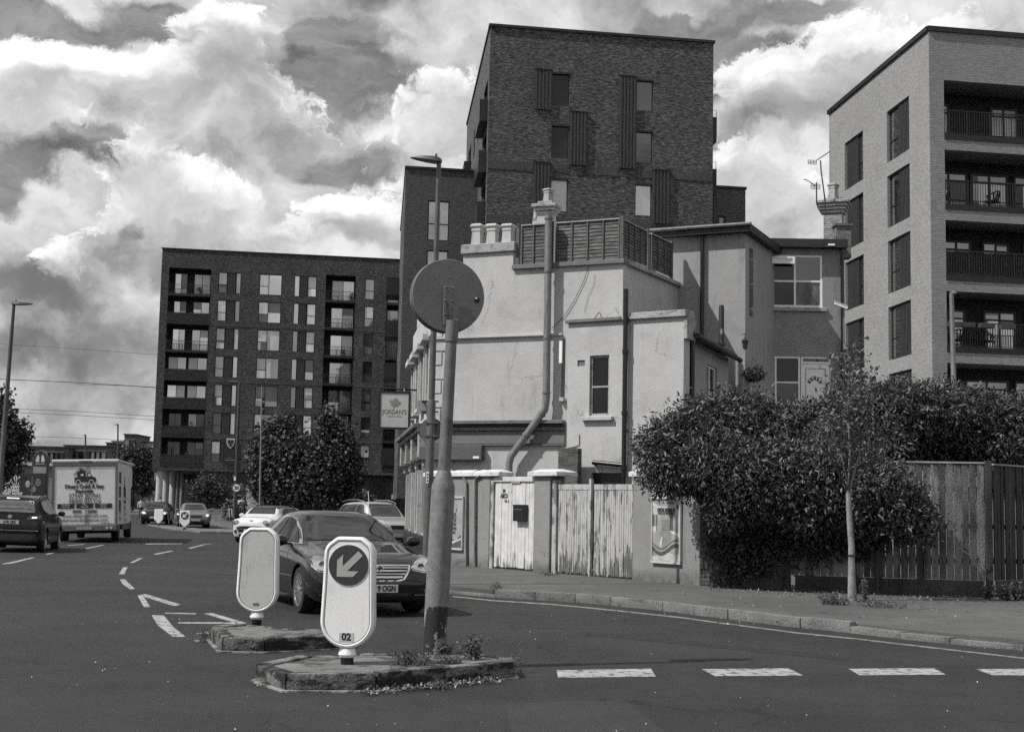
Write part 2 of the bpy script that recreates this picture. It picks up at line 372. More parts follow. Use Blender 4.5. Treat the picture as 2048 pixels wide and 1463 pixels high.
def aged(name, g, rough=.9, crack=.35, streak=.3, dirt=.3, zd=.7, bumpk=.35, bs=28, grain=.07):
    m = bpy.data.materials.new(name); m.use_nodes = True; t = NT(m.node_tree); b = t.n['Principled BSDF']; co = t.new('ShaderNodeTexCoord').outputs['Object']
    s = t.new('ShaderNodeSeparateXYZ'); t.l.new(co, s.inputs[0])
    c = t.m('MULTIPLY', g, t.mr(t.noise(co, .7, 6, .65), .3, .7, .90, 1.08)); c = t.m('MULTIPLY', c, t.mr(t.noise(co, 3.5, 6, .7), .3, .7, .94, 1.05)); c = t.m('MULTIPLY', c, t.mr(t.noise(co, 30, 3, .7), .3, .7, 1-grain, 1+grain))
    st = t.mr(t.noise(t.vm('MULTIPLY', co, (3.2, 3.2, .35)), 1, 8, .68), .55, .72, 0, 1, True); c = t.m('MULTIPLY', c, t.m('SUBTRACT', 1.0, t.m('MULTIPLY', st, streak)))
    pt = t.mr(t.noise(t.vm('ADD', co, (5, 2, 9)), .9, 3, .4), .60, .615, 0, 1); c = t.m('MULTIPLY', c, t.m('SUBTRACT', 1.0, t.m('MULTIPLY', pt, .07)))
    wv = t.vm('ADD', t.vm('MULTIPLY', co, (.55, .55, .40)), t.vm('SCALE', t.noise(co, 2.2, 6, .75, col=True), .30)); v2 = t.new('ShaderNodeTexVoronoi', feature='DISTANCE_TO_EDGE'); t.l.new(wv, v2.inputs['Vector']); v2.inputs['Scale'].default_value = 1.0
    cr_ = t.m('MULTIPLY', t.mr(v2.outputs['Distance'], .0, .008, 1, 0), t.mr(t.noise(co, .8, 2, .5), .52, .58, 0, 1)); c = t.m('MULTIPLY', c, t.m('SUBTRACT', 1.0, t.m('MULTIPLY', cr_, crack)))
    lo_ = t.m('MULTIPLY', t.mr(s.outputs[2], 0, zd, 1, 0, True), t.mr(t.noise(co, 4, 6, .7), .35, .6, .3, 1)); c = t.m('MULTIPLY', c, t.m('SUBTRACT', 1.0, t.m('MULTIPLY', lo_, dirt)))
    cc = t.new('ShaderNodeCombineColor')
    for i in range(3): t.put(cc.inputs[i], c)
    t.l.new(cc.outputs[0], b.inputs['Base Color']); b.inputs['Roughness'].default_value = rough
    bn = t.new('ShaderNodeBump'); bn.inputs['Strength'].default_value = bumpk; bn.inputs['Distance'].default_value = .02; hh_ = t.m('ADD', t.noise(co, bs, 4, .6), t.m('MULTIPLY', t.noise(co, 2.5, 4, .6), 1.5)); hh_ = t.m('SUBTRACT', hh_, t.m('MULTIPLY', cr_, .8))
    t.l.new(hh_, bn.inputs['Height']); t.l.new(bn.outputs[0], b.inputs['Normal']); MATS[name] = m; return m
# shared materials
ASPH = None
dark_metal = mat('dark_metal', .018, .45, .1)
black_paint = mat('black_paint', .010, .35, .1)
white_paint = mat('white_upvc', .85, .35, .05)
galv = mat('galvanised_steel', .16, .5, .25, 6, metal=.3, stain=.35, ss=(2, 2, .6))
g_light = glass('pane_bright', .30, .34); g_mid = glass('pane_mid', .10, .22); g_dark = glass('pane_dark', .012, .07); g_blind = glass('pane_blind', .5, .12, var=.1)
g_mir = glass('pane_sky', .05, .5); g_blk = glass('pane_black', .006, .02); g_dim = glass('pane_dim', .03, .10)
PANES = [g_light, g_mid, g_light, g_blind, g_mid, g_mir]
# ================================================================== GROUND
def asphalt(name, g, sp=.55, scale=70, bump=.6, patch=.22, lines=True):
    m = bpy.data.materials.new(name); m.use_nodes = True; t = NT(m.node_tree); b = t.n['Principled BSDF']
    co = t.new('ShaderNodeTexCoord').outputs['Object']
    n0 = t.noise(co, scale, 3, .75); n1 = t.noise(co, .35, 6, .6); n2 = t.noise(co, 2.6, 5, .65)
    vo = t.new('ShaderNodeTexVoronoi'); t.l.new(co, vo.inputs['Vector']); vo.inputs['Scale'].default_value = scale*1.3
    c = t.m('MULTIPLY', g, t.mr(n0, .3, .7, 1-sp, 1+sp))
    c = t.m('MULTIPLY', c, t.mr(n1, .3, .7, 1-patch, 1+patch)); c = t.m('MULTIPLY', c, t.mr(n2, .3, .7, .88, 1.12))
    peb = t.m('GREATER_THAN', t.noise(co, scale*.55, 2, .5), .74)
    c = t.m('ADD', c, t.m('MULTIPLY', peb, g*2.2))
    # old tar joints and cracks
    wv = t.vm('ADD', t.vm('MULTIPLY', co, (.33, .33, .33)), t.vm('SCALE', t.noise(co, 1.1, 5, .7, col=True), .35))
    v2 = t.new('ShaderNodeTexVoronoi', feature='DISTANCE_TO_EDGE'); t.l.new(wv, v2.inputs['Vector']); v2.inputs['Scale'].default_value = 1.0
    cr = t.mr(v2.outputs['Distance'], .0, .011, 1, 0); gate = t.mr(t.noise(co, .5, 2, .5), .50, .58, 0, 1)
    c = t.m('MULTIPLY', c, t.m('SUBTRACT', 1.0, t.m('MULTIPLY', t.m('MULTIPLY', cr, gate), .55)))
    cc = t.new('ShaderNodeCombineColor')
    for i in range(3): t.put(cc.inputs[i], c)
    t.l.new(cc.outputs[0], b.inputs['Base Color']); b.inputs['Roughness'].default_value = .82; b.inputs['Specular IOR Level'].default_value = .35
    bn = t.new('ShaderNodeBump'); bn.inputs['Strength'].default_value = bump; bn.inputs['Distance'].default_value = .012
    t.l.new(n0, bn.inputs['Height']); t.l.new(bn.outputs[0], b.inputs['Normal'])
    return m
m_road = asphalt('road_asphalt', .0245, sp=.7, patch=.32); m_pave = asphalt('pavement_asphalt', .092, .4, 60, .5, .25)
m_mark = mat('marking_paint', .33, .75, .2, 3, stain=.75, ss=(9, 9, 9), stlo=.50, sthi=.60, grain=.35, gs=90)
m_line = mat('worn_line_paint', .20, .8, .25, 3, stain=.7, ss=(7, 7, 7), stlo=.5, sthi=.6, grain=.3, gs=90)
m_kerb = mat('granite_kerb', .155, .85, .25, 1.4, bump=.8, bs=45, stain=.45, ss=(3, 3, 5), grain=.5, gs=55)
m_kerb2 = mat('lime_stained_kerb', .15, .9, .35, 2.5, bump=1.0, bs=30, stain=.93, ss=(4, 4, 9), stlo=.42, sthi=.56, grain=.5, gs=50)
m_conc = mat('island_concrete', .16, .9, .3, 2.2, bump=.8, bs=35, stain=.7, ss=(3, 3, 3), stlo=.47, sthi=.6, grain=.4, gs=50)
m_mort = mat('mortar_skirt', .30, .9, .3, 5, bump=.6, bs=30, stain=.8, ss=(5, 5, 5), stlo=.45, sthi=.58)
mb = MB(); mb.quad((-700, -60, 0), (700, -60, 0), (700, 1200, 0), (-700, 1200, 0)); build('road', mb, m_road, kind='structure')
def flat(name, pts, z0, z1, m, **k):
    mb = MB(); mb.prism([(p[0], p[1]) for p in pts], z0, z1); return build(name, mb, m, kind='structure', **k)
# kerb line of the pavement in front of the wall (bottom front edge)
KB = [G(u, v) for u, v in [(905, 1187), (989, 1194.5), (1070, 1199), (1150, 1204), (1220, 1210), (1325, 1221), (1455, 1237), (1600, 1255), (1700, 1265), (1800, 1277), (1900, 1287), (2048, 1301), (2250, 1325)]]
LKB = [Vector((-3.75, 50, 0)), Vector((-3.65, 42, 0)), Vector((-3.6, 34, 0)), Vector((-3.0, 29.5, 0)), Vector((-2.2, 26.8, 0))]
def offs(pts, d):
    out = []
    for i, p in enumerate(pts):
        a = pts[max(i-1, 0)]; b = pts[min(i+1, len(pts)-1)]; t = (b-a).normalized(); out.append(p + Vector((-t.y, t.x, 0))*d)
    return out
line = LKB+KB
inner = offs(line, .15)
pave = flat('pavement', [(p.x, p.y) for p in inner] + [(40, 12), (60, 40), (60, 140), (-3.0, 120), (-3.6, 60)], -.1, .12, m_pave)
def stone_run(parent, pts, h0, h1, gap, m, wd=.15, bevel=.018, name='kerb_stone'):
    for i in range(len(pts)-1):
        a, b = pts[i], pts[i+1]; t = (b-a).normalized(); n = Vector((-t.y, t.x, 0)); a = a+t*gap; b = b-t*gap
        L = (b-a).length; k = max(1, round(L/.92)); ta = a
        for j in range(k):
            p = a+t*(L*j/k+(gap if j else 0)); q = a+t*(L*(j+1)/k-(gap if j < k-1 else 0)); h = h0+(h1-h0)*((i+j/k)/(len(pts)-1)) + random.uniform(-.006, .006)
            jj = n*random.uniform(-.008, .008)
            mb = MB(); mb.prism([(p+jj)[:2], (q+jj)[:2], (q+n*wd)[:2], (p+n*wd)[:2]], -.05, h)
            build(name, mb, m, parent, bevel=bevel, seg=2, smooth=True)
stone_run(pave, KB[1:9], .15, .15, .004, m_kerb)
stone_run(pave, KB[8:], .09, .125 if 0 else .03, .004, m_kerb, bevel=.012)
stone_run(pave, LKB[2:]+KB[:2], .05, .05, .004, m_kerb, bevel=.01)
# far pavement in front of the left block
fp = [G(395, 1043), G(465, 1056), G(560, 1060), G(700, 1058)]
flat('far_pavement', [(p.x, p.y) for p in fp] + [(-13.5, 140), (-10, 200), (-70, 200), (-70, 150), (-36, 138)], -.1, .12, m_pave)
for a, b in zip(fp[:-1], fp[1:]):
    pass
stone_run(bpy.data.objects['far_pavement'], [Vector((p.x, p.y, 0)) for p in offs(fp, -.16)][:3], .13, .13, .01, m_kerb, bevel=0)
# road markings
def marking(pts, m=m_mark, z=.004):
    mb = MB(); n = len(pts); mb.add([G(u, v, z) for u, v in pts], [tuple(range(n-1, -1, -1))]); build('road_marking', mb, m, kind='structure')
for q in ([(1113,1339),(1302,1336),(1312,1352),(1116,1354)], [(1403,1337),(1578,1335),(1606,1350),(1430,1351)], [(1697,1336),(1868,1335),(1892,1348),(1718,1349)], [(1950,1337),(2060,1336),(2090,1350),(1985,1349)]): marking(q)
marking([(275,1190),(291,1187),(362,1208),(348,1211),(300,1196),(288,1193),(301,1213),(288,1213)])
marking([(303,1229),(328,1230),(346,1252),(372,1273),(345,1272),(316,1250)])
marking([(330,1224),(392,1225),(392,1227.5),(330,1226)]); marking([(408,1226),(425,1225),(494,1245),(478,1247)]); marking([(356,1243),(474,1243.5),(474,1247),(356,1245.5)])
marking([(393,1264),(418,1262),(418,1266),(394,1267)], m_line); marking([(388,1279),(408,1278),(408,1282),(390,1282)], m_line)
z1 = lambda L: [(x/3.402, 780+y/3.402) for x, y in L]
for q in ([(815,1285),(848,1283),(875,1310),(918,1350),(885,1352),(835,1318)], [(838,1203),(868,1202),(845,1250),(808,1250)], [(948,1140),(973,1140),(910,1172),(880,1174)], [(1040,1113),(1165,1090),(1180,1093),(1060,1118)],
          [(1278,1073),(1380,1048),(1455,1040),(1390,1051),(1300,1076)], [(990,1042),(1240,1039),(1240,1044),(990,1047)], [(580,1073),(700,1050),(712,1052),(590,1077)], [(310,1112),(370,1102),(374,1106),(320,1117)], [(15,1178),(60,1170),(215,1136),(238,1137),(90,1175),(20,1183)],
          [(460,1052),(570,1046),(570,1049),(462,1055)]): marking(z1(q))
# thin edge line along the kerb
el = [(905,1190.5),(989,1199),(1100,1206),(1220,1217.5),(1364,1233),(1455,1245.5),(1600,1264),(1700,1274),(1900,1297),(2048,1314)]
for a, b in zip(el[:-1], el[1:]): marking([a, (b[0], b[1]), (b[0], b[1]+2.6), (a[0], a[1]+2.4)], m_line)
m_patch = asphalt('repair_asphalt', .020, sp=.55, patch=.12); m_patch2 = asphalt('worn_asphalt', .031, sp=.8, patch=.25)
for q, mm in (([(1010, 1405), (1250, 1398), (1330, 1463), (1330, 1500), (1030, 1500)], m_patch2), ([(640, 1100), (900, 1098), (905, 1110), (640, 1113)], m_patch), ([(1180, 1262), (1700, 1312), (1690, 1320), (1170, 1268)], m_patch)):
    mb = MB(); mb.add([G(u, v, .002) for u, v in q], [tuple(range(len(q)-1, -1, -1))]); build('road_patch', mb, mm, kind='structure')
for u, v, r_ in ((463, 1147, .28),):
    p = G(u, v, 0); mb = MB(); mb.lathe([(r_, .003), (r_, .008), (r_*.9, .008), (r_*.88, .005), (r_*.1, .005)], 28); dc_ = build('drain_cover', mb, mat('cast_iron', .03, .6, .3, 20, bump=.8, bs=60), None, loc=p); tag(dc_, 'round iron drain cover in the road ' + 'left of the second island', 'drain cover')
# traffic islands
def island(label, toppx, h, skirt=True, m=m_kerb2, fill=None):
    top = [G(u, v, h) for u, v in toppx]; c = sum(top, Vector())/len(top)
    r = thing('traffic_island', label, 'traffic island', (c.x, c.y, 0), group='kerbed traffic islands')
    pts = [Vector((p.x-c.x, p.y-c.y, 0)) for p in top]
    ar = sum(pts[i].x*pts[(i+1) % len(pts)].y-pts[(i+1) % len(pts)].x*pts[i].y for i in range(len(pts)))
    if ar < 0: pts.reverse()
    n = len(pts)
    def off(d):
        out = []
        for i in range(n):
            a, p, b = pts[i-1], pts[i], pts[(i+1) % n]; t1 = (p-a).normalized(); t2 = (b-p).normalized()
            n1 = Vector((-t1.y, t1.x, 0)); n2 = Vector((-t2.y, t2.x, 0)); q = (n1+n2); q = q/max(q.length_squared/2, .6); out.append(p+q*d)
        return out
    ins = off(.14)
    for i in range(n):
        a, b, ia, ib = pts[i], pts[(i+1) % n], ins[i], ins[(i+1) % n]
        L = (b-a).length; k = max(1, round(L/.75))
        for j in range(k):
            f0, f1 = j/k, (j+1)/k; g0 = .006/L; f0 += g0; f1 -= g0; hh = h+random.uniform(-.018, .004)
            mb = MB(); mb.prism([a.lerp(b, f0)[:2], a.lerp(b, f1)[:2], ia.lerp(ib, f1)[:2], ia.lerp(ib, f0)[:2]], -.02, hh)
            build('kerb_stone', mb, m, r, bevel=.022, seg=2, smooth=True)
    mb = MB(); mb.prism([p[:2] for p in ins], -.02, h-.02); build('concrete_infill', mb, m_conc, r)
    if skirt:
        sk = off(-.05); mb = MB(); mb.prism([(p.x+random.uniform(-.015, .02), p.y+random.uniform(-.02, .01)) for p in sk], -.02, .014); build('mortar_bed', mb, m_mort, r)
    return r
island('nearest kerbed traffic island, weedy and lime stained, under the arrow bollard', [(510,1326),(571,1344),(754,1345),(890,1333),(1030,1321),(1024,1311),(928,1301),(714,1304),(605,1307)], .16)
island('smaller kerbed traffic island behind, carrying the blank faced bollard', [(420,1250),(445,1271),(531,1272.5),(690,1266),(705,1258),(600,1254),(492,1245)], .17)
island('low flat traffic island far down the road by the oncoming dark cars', [(295,1047),(345,1056),(400,1061),(520,1063),(520,1058),(400,1056),(330,1050)], .10, False, m_kerb)
# ================================================================== ESTATE BLOCKS
br_dark = brick('dark_mixed_brick', .135, .025, .07, heads=0.0, patch=.22, var2=.55)
br_sold = brick('dark_soldier_brick', .10, .07, .02, rot=True)
br_left = brick('left_block_brick', .085, .032, .04, w_=.34, h=.11, patch=.3, var2=.6)
br_wing = brick('smooth_wing_brick', .10, .085, .075, patch=.08, bump=.2)
br_pale = brick('pale_stock_brick', .33, .27, .19, patch=.10, bump=.5, var2=.12)
clad = mat('ribbed_cladding', .045, .55, .1); frame_d = mat('window_frame_dark', .012, .45, .1)
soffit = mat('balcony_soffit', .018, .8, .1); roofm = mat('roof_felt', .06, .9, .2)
EST = R(9); ESL = R(95.5)
def ribbed(parent, F, s0, s1, z0, z1, pitch, m=clad, d=-.01, dep=.05):
    mb = MB(); mb.bP(F.P, s0, s1, z0, z1, d+.02, d+.08)
    n = max(2, int((s1-s0)/pitch)); q = (s1-s0)/n
    for i in range(n): mb.bP(F.P, s0+i*q+q*.1, s0+i*q+q*.6, z0, z1, d-dep*.5, d+.018)
    return build('ribbed_panel', mb, m, parent)
def balcony(parent, F, s0, s1, z0, z1, dep, colour, cols, rail=1.05, rstep=.12, proud=.0, panes=PANES, solid=None, lowglass=0, opens=None, curt=None):
    """recess: back wall with glazed doors, slab edge, railing"""
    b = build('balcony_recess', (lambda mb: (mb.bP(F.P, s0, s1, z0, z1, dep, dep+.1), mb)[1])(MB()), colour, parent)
    rnd = random.random
    for (a, c) in cols:
        window(parent, F, s0+(s1-s0)*a, s0+(s1-s0)*c, z0+.05, z1-.35, dep-.02, [(0, .5, []), (.5, 1, [])], frame_d, [random.choice(panes), random.choice(panes)], .06, 'balcony_door', blinds=.4)
    mb = MB(); mb.bP(F.P, s0, s1, z0-.22, z0+.04, -.04-proud, dep-.003); build('balcony_slab', mb, frame_d, parent)
    railing(parent, F.P, s0+.02, s1-.02, z0+.08, z0+rail, -.02-proud, rstep, dark_metal, .014)
    if solid:
        mb = MB(); mb.bP(F.P, s0+.03, s1-.03, z0+.10, z0+rail-.06, .03-proud, .045-proud); build('privacy_screen', mb, solid, parent)
# ---------------- left block
cL = AT(325, 497, 145)
bL = thing('apartment_block', 'wide dark brick apartment block with stacked balconies behind the street trees on the left', 'apartment block', (cL.x, cL.y, 0), EST)
F = Face(bL, cL.xy, EST)
ZT = cL.z; S1 = F.px(797, 520)[0] + 9
zL = lambda x, y: F.px(300+x/2.709, 480+y/2.709)
tops = [zL(370, y)[1] for y in (172, 1088)]; pit = (tops[0]-tops[1])/6; WH = 118/2.709*145/FPX
zrow = [tops[0]-pit*i for i in range(7)]
sx = lambda x, y=230: zL(x, y)[0]
ZB = zL(500, 1255)[1]
holes = []; wins = []
c0 = (sx(100), sx(330)); c1 = (sx(370), sx(493)); c2 = (sx(593), sx(716)); c3 = (sx(783), sx(904)); c4 = (sx(953), sx(1115)); c5 = (sx(1166), sx(1218)); c6 = (sx(1286), sx(1286)+c4[1]-c4[0])
c7 = (c6[1]+1.2, c6[1]+3.2)
for i, z in enumerate(zrow):
    zt, zb = z, z-WH
    for c in (c1, c2, c3, c5, c7): holes.append((c[0], c[1], zb, zt, .22))
    for c in (c0, c4, c6): holes.append((c[0], c[1], zb-.25, zt+.25, 1.7))
mb = MB(); holed(mb, F.P, 0, S1, ZB, ZT, holes, .22)
FS = Face(bL, cL.xy, ESL, -1)
mb.quad(FS.P(0, ZB), FS.P(22, ZB), FS.P(22, ZT), FS.P(0, ZT)); mb.quad(F.P(0, ZT, 0), F.P(S1, ZT, 0), F.P(S1, ZT, 22), FS.P(22, ZT)); mb.quad(F.P(S1, 0, 0), F.P(S1, 0, 22), F.P(S1, ZT, 22), F.P(S1, ZT, 0)); mb.quad(FS.P(22, 0), FS.P(22, ZT), F.P(S1, ZT, 22), F.P(S1, 0, 22))
mb.quad(F.P(0, ZB, 0), FS.P(22, ZB), F.P(S1, ZB, 22), F.P(S1, ZB, 0))
build('brick_wall', mb, br_left, bL)
mb = MB(); mb.bP(F.P, -.08, S1, ZT, ZT+.12, -.08, .3); mb.bP(FS.P, .3, 22, ZT+.002, ZT+.12, -.08, .3); build('roof_coping', mb, frame_d, bL)
for i, z in enumerate(zrow):
    zt, zb = z, z-WH
    pl = lambda: random.choice([g_light, g_mid, g_mid, g_blind, g_mir, g_dim, g_light])
    w1 = c1[1]-c1[0]
    window(bL, F, c1[0], c1[0]+w1*.40, zb, zt, .14, [(0, 1, [.42])], frame_d, [pl(), pl()], .09, blinds=.4)
    ribbed(bL, F, c1[0]+w1*.42, c1[0]+w1*.76, zb, zt, .16, d=.08)
    window(bL, F, c1[0]+w1*.78, c1[1], zb, zt, .14, [(0, 1, [])], frame_d, pl(), .07)
    window(bL, F, c2[0], c2[1], zb, zt, .14, [(0, .42, [.42]), (.42, 1, [])], frame_d, [pl(), pl(), pl()], .09, blinds=.35)
    w3 = c3[1]-c3[0]
    window(bL, F, c3[0], c3[0]+w3*.24, zb, zt, .14, [(0, 1, [])], frame_d, pl(), .07)
    ribbed(bL, F, c3[0]+w3*.26, c3[0]+w3*.57, zb, zt, .16, d=.08)
    window(bL, F, c3[0]+w3*.59, c3[1], zb, zt, .14, [(0, 1, [.42])], frame_d, [pl(), pl()], .09, blinds=.4)
    window(bL, F, c5[0], c5[1], zb, zt, .14, [(0, 1, [.42])], frame_d, [g_mid, pl()], .09, blinds=.4)
    window(bL, F, c7[0], c7[1], zb, zt, .14, [(0, 1, [.42])], frame_d, [g_mid, pl()], .09, blinds=.4)
    dk = i >= 5
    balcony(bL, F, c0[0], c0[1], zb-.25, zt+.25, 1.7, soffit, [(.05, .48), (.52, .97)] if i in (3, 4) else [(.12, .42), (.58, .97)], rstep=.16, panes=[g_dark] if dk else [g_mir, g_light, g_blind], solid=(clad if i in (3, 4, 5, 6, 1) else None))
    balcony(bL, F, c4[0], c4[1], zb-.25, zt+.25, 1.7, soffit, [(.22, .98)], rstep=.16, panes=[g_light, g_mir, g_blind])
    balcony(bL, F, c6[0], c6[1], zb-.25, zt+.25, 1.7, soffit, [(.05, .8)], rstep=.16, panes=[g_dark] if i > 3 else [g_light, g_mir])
def potplant(label, s, z, d, hgt, seed):
    p = F.P(s, z, d); w_ = F.o+F.e*s+F.n*d; t = thing('potted_plant', label, 'plant', (w_.x, w_.y, z), 0); rr_ = random.Random(seed)
    mb = MB(); mb.lathe([(.14, 0), (.18, .3), (.16, .3), (.15, .26)], 10); build('pot', mb, mat('pot_clay', .12, .8, .2), t)
    mb = MB()
    for k in range(160):
        a, r, zz = rr_.uniform(0, 6.28), rr_.uniform(0, .3), .3+rr_.uniform(0, hgt); c = Vector((r*math.cos(a), r*math.sin(a), zz)); u_ = Vector((rr_.gauss(0, 1), rr_.gauss(0, 1), rr_.gauss(0, 1))).normalized()*.11; v_ = u_.orthogonal().normalized()*.04
        mb.add([c-v_, c+u_*.5-v_*.2, c+v_, c+u_], [(0, 1, 3), (0, 3, 2)])
    build('leaves', mb, mat('pot_foliage', .06, .6, .3, 3, isl=.5), t)
fz_ = lambda k: zrow[k]-WH-.25+.04
potplant('leafy potted plant on the top left corner balcony of the left block', c0[0]+3.3, fz_(0), .5, .55, 1)
potplant('bushy potted plant on the second highest left corner balcony', c0[0]+2.6, fz_(1), .4, .8, 2)
potplant('tall potted plant on the second lowest left corner balcony', c0[0]+3.0, fz_(5), .4, 1.2, 3)
potplant('potted plant on the topmost balcony right of centre in the left block', c4[0]+2.9, fz_(0), .5, .6, 4)
potplant('small potted plant on the third highest balcony right of centre', c4[0]+2.2, fz_(2), .5, .4, 5)
# soldier bands
for yy in (1, 3, 5):
    z = zrow[yy]-WH-.32
    for a, b in ((c0[1]+.1, c4[0]-.1), (c4[1]+.1, c6[0]-.1)):
        mb = MB(); mb.bP(F.P, a, b, z-.22, z, -.02, -.004); build('soldier_course', mb, br_sold, bL)
# ground floor: columns, undercroft, shopfront
col_m = mat('pale_concrete_column', .42, .8, .1, 2)
sl = sx(275, 1255); 
for (u, d) in ((310, .6), (323, 3.2), (337, 5.5), (345, 8.0), (354, 11.0)):
    s = F.px(u+8, 985, d)[0]; p = F.P(s, 0, d)
    mb = MB(); mb.lathe([(.36, 0), (.36, ZB)], 20); build('round_column', mb, col_m, bL, smooth=True, loc=p)
mb = MB(); mb.bP(F.P, sl+.3, S1, 0, ZB-.001, 1.0, 1.2); mb.bP(F.P, 4.5, sl+.3, 0, ZB-.001, 14, 14.2); build('ground_floor_wall', mb, mat('undercroft_wall', .03, .8, .3), bL)
mb = MB(); mb.bP(F.P, sl, F.px(560, 950)[0], ZB-1.5, ZB-.02, .3, .99); build('fascia_board', mb, mat('fascia', .025, .6, .2), bL)
a, z = F.px(455, 975, .28)
mb = MB(); mb.bP(F.P, a-2.3, a+2.45, z-.55, z+.52, .16, .29); sgn = build('letting_sign', mb, mat('letting_sign_dark', .02, .5, .1), bL)
text('COMMERCIAL SPACE', .78, mat('dull_white_lettering', .24, .6, .1), sgn, F.M(a, z-.02, .15), .66)
a2, z2 = F.px(505, 992, .10)
mb = MB(); mb.bP(F.P, a2-.68, a2+.75, z2-1.9, z2+1.45, .04, .12); s2 = build('to_let_board', mb, mat('pale_board', .38, .6, .15, 1), bL)
text('TO', .85, white_paint, s2, F.M(a2, z2+.95, .035), .9)
a3, z3 = F.px(520, 995, .10)
mb = MB(); mb.bP(F.P, a3-.25, a3+.45, z3-1.8, z3+1.1, .03, .1); s3 = build('banner_strip', mb, mat('pale_board2', .4, .6, .4, 3), bL)
mb = MB(); mb.bP(F.P, *[F.px(449, 985)[0], F.px(496, 985)[0]], F.px(470, 992)[1], F.px(470, 982)[1], .5, .6); build('shop_window_band', mb, mat('pale_band', .32, .6, .1), bL)
mb = MB(); mb.bP(F.P, *[F.px(449, 985)[0], F.px(496, 985)[0]], .1, F.px(470, 993)[1], .6, .64); build('shop_window', mb, g_dark, bL)
for k, (u0, u1, v0, v1) in enumerate(((745, 770, 950, 1008), (788, 800, 950, 1008), (645, 680, 955, 1010))):
    A, zt_ = F.px(u0, v0, .98); B_, _ = F.px(u1, v0, .98)
    mb = MB(); mb.bP(F.P, A, B_, .1, zt_, .9, .98); build('service_door', mb, black_paint, bL)
a, z = F.px(787, 993, .9); mb = MB(); mb.bP(F.P, a-.25, a+.25, z-.25, z+.25, .86, .99); build('meter_plate', mb, white_paint, bL)
# club banner with shield
a, z = F.px(460.5, 900, -.1)
ban = thing('banner', 'dark banner with a white shield crest hanging on the left brick block', 'banner', F.o.to_3d() + Vector((0, 0, 0)), EST)
FB = Face(ban, cL.xy, EST)
mb = MB(); mb.bP(FB.P, a-.62, a+.62, z-1.5, z+1.25, -.12, -.07); build('cloth', mb, mat('banner_cloth', .02, .8, .3), ban)
def poly_on(F, pts, a, z, d, sc_, m, parent, name, dep=.02):
    mb = MB(); P = [F.P(a+x*sc_, z+y*sc_, d) for x, y in pts] + [F.P(a+x*sc_, z+y*sc_, d+dep) for x, y in pts]; n = len(pts)
    mb.add(P, [tuple(range(n)), tuple(range(2*n-1, n-1, -1))] + [(i, (i+1) % n, (i+1) % n+n, i+n) for i in range(n)]); return build(name, mb, m, parent)
SH = [(-.5, .6), (.5, .6), (.5, .1), (.35, -.3), (0, -.65), (-.35, -.3), (-.5, .1)]
sh = poly_on(FB, SH, a, z+.75, -.14, .85, white_paint, ban, 'shield')
poly_on(FB, [(x*.84, y*.84) for x, y in SH], a, z+.76, -.155, .85, mat('shield_grey', .2, .7, .1), sh, 'shield_field', .012)
EG = [(-.36, .38), (-.22, .30), (-.12, .36), (0, .2), (.12, .36), (.22, .30), (.36, .38), (.34, .02), (.2, -.05), (.12, .1), (.1, -.2), (.2, -.38), (0, -.5), (-.2, -.38), (-.1, -.2), (-.12, .1), (-.2, -.05), (-.34, .02)]
poly_on(FB, EG, a, z+.78, -.17, .85, black_paint, sh, 'eagle_emblem', .012)
mb = MB(); mb.bP(FB.P, a-.3, a+.25, z-.86, z-.80, -.135, -.125); mb.bP(FB.P, a-.5, a+.5, z-1.1, z-1.0, -.135, -.125); build('banner_print', mb, mat('shield_grey', .2), ban)
# ---------------- tall middle block
cM = AT(981, 53, 77)
bM = thing('apartment_block', 'tallest dark brick apartment block with ribbed panels, rising behind the white pub', 'apartment block', (cM.x, cM.y, 0), EST)
F = Face(bM, cM.xy, EST); FS = Face(bM, cM.xy, ESL, -1)
ZT = cM.z; S1 = F.px(1427, 87)[0]
zM = lambda x, y: F.px(900+x/3.2517, 30+y/3.2517)
WR = [(665,778,375,588), (1212,1322,420,626), (658,773,714,933), (1208,1317,752,966), (652,767,1062,1280), (1203,1312,1096,1308)]
PR = [(550,662,360,617), (777,887,634,978), (1100,1210,402,1000), (540,650,962,1330), (1314,1427,1014,1358)]
def rr(q):
    a = zM(q[0], (q[2]+q[3])/2)[0]; b = zM(q[1], (q[2]+q[3])/2)[0]; t = zM((q[0]+q[1])/2, q[2])[1]; c = zM((q[0]+q[1])/2, q[3])[1]; return (a, b, c, t)
wr = [rr(q) for q in WR]; pr = [rr(q) for q in PR]
for k in range(1, 3): wr += [(wr[4][0], wr[4][1], wr[4][2]-3*k-.1, wr[4][3]-3*k-.1), (wr[5][0], wr[5][1], wr[5][2]-3*k-.1, wr[5][3]-3*k-.1)]
mb = MB(); holed(mb, F.P, 0, S1, 3, ZT, [q+(.2,) for q in wr], .2)
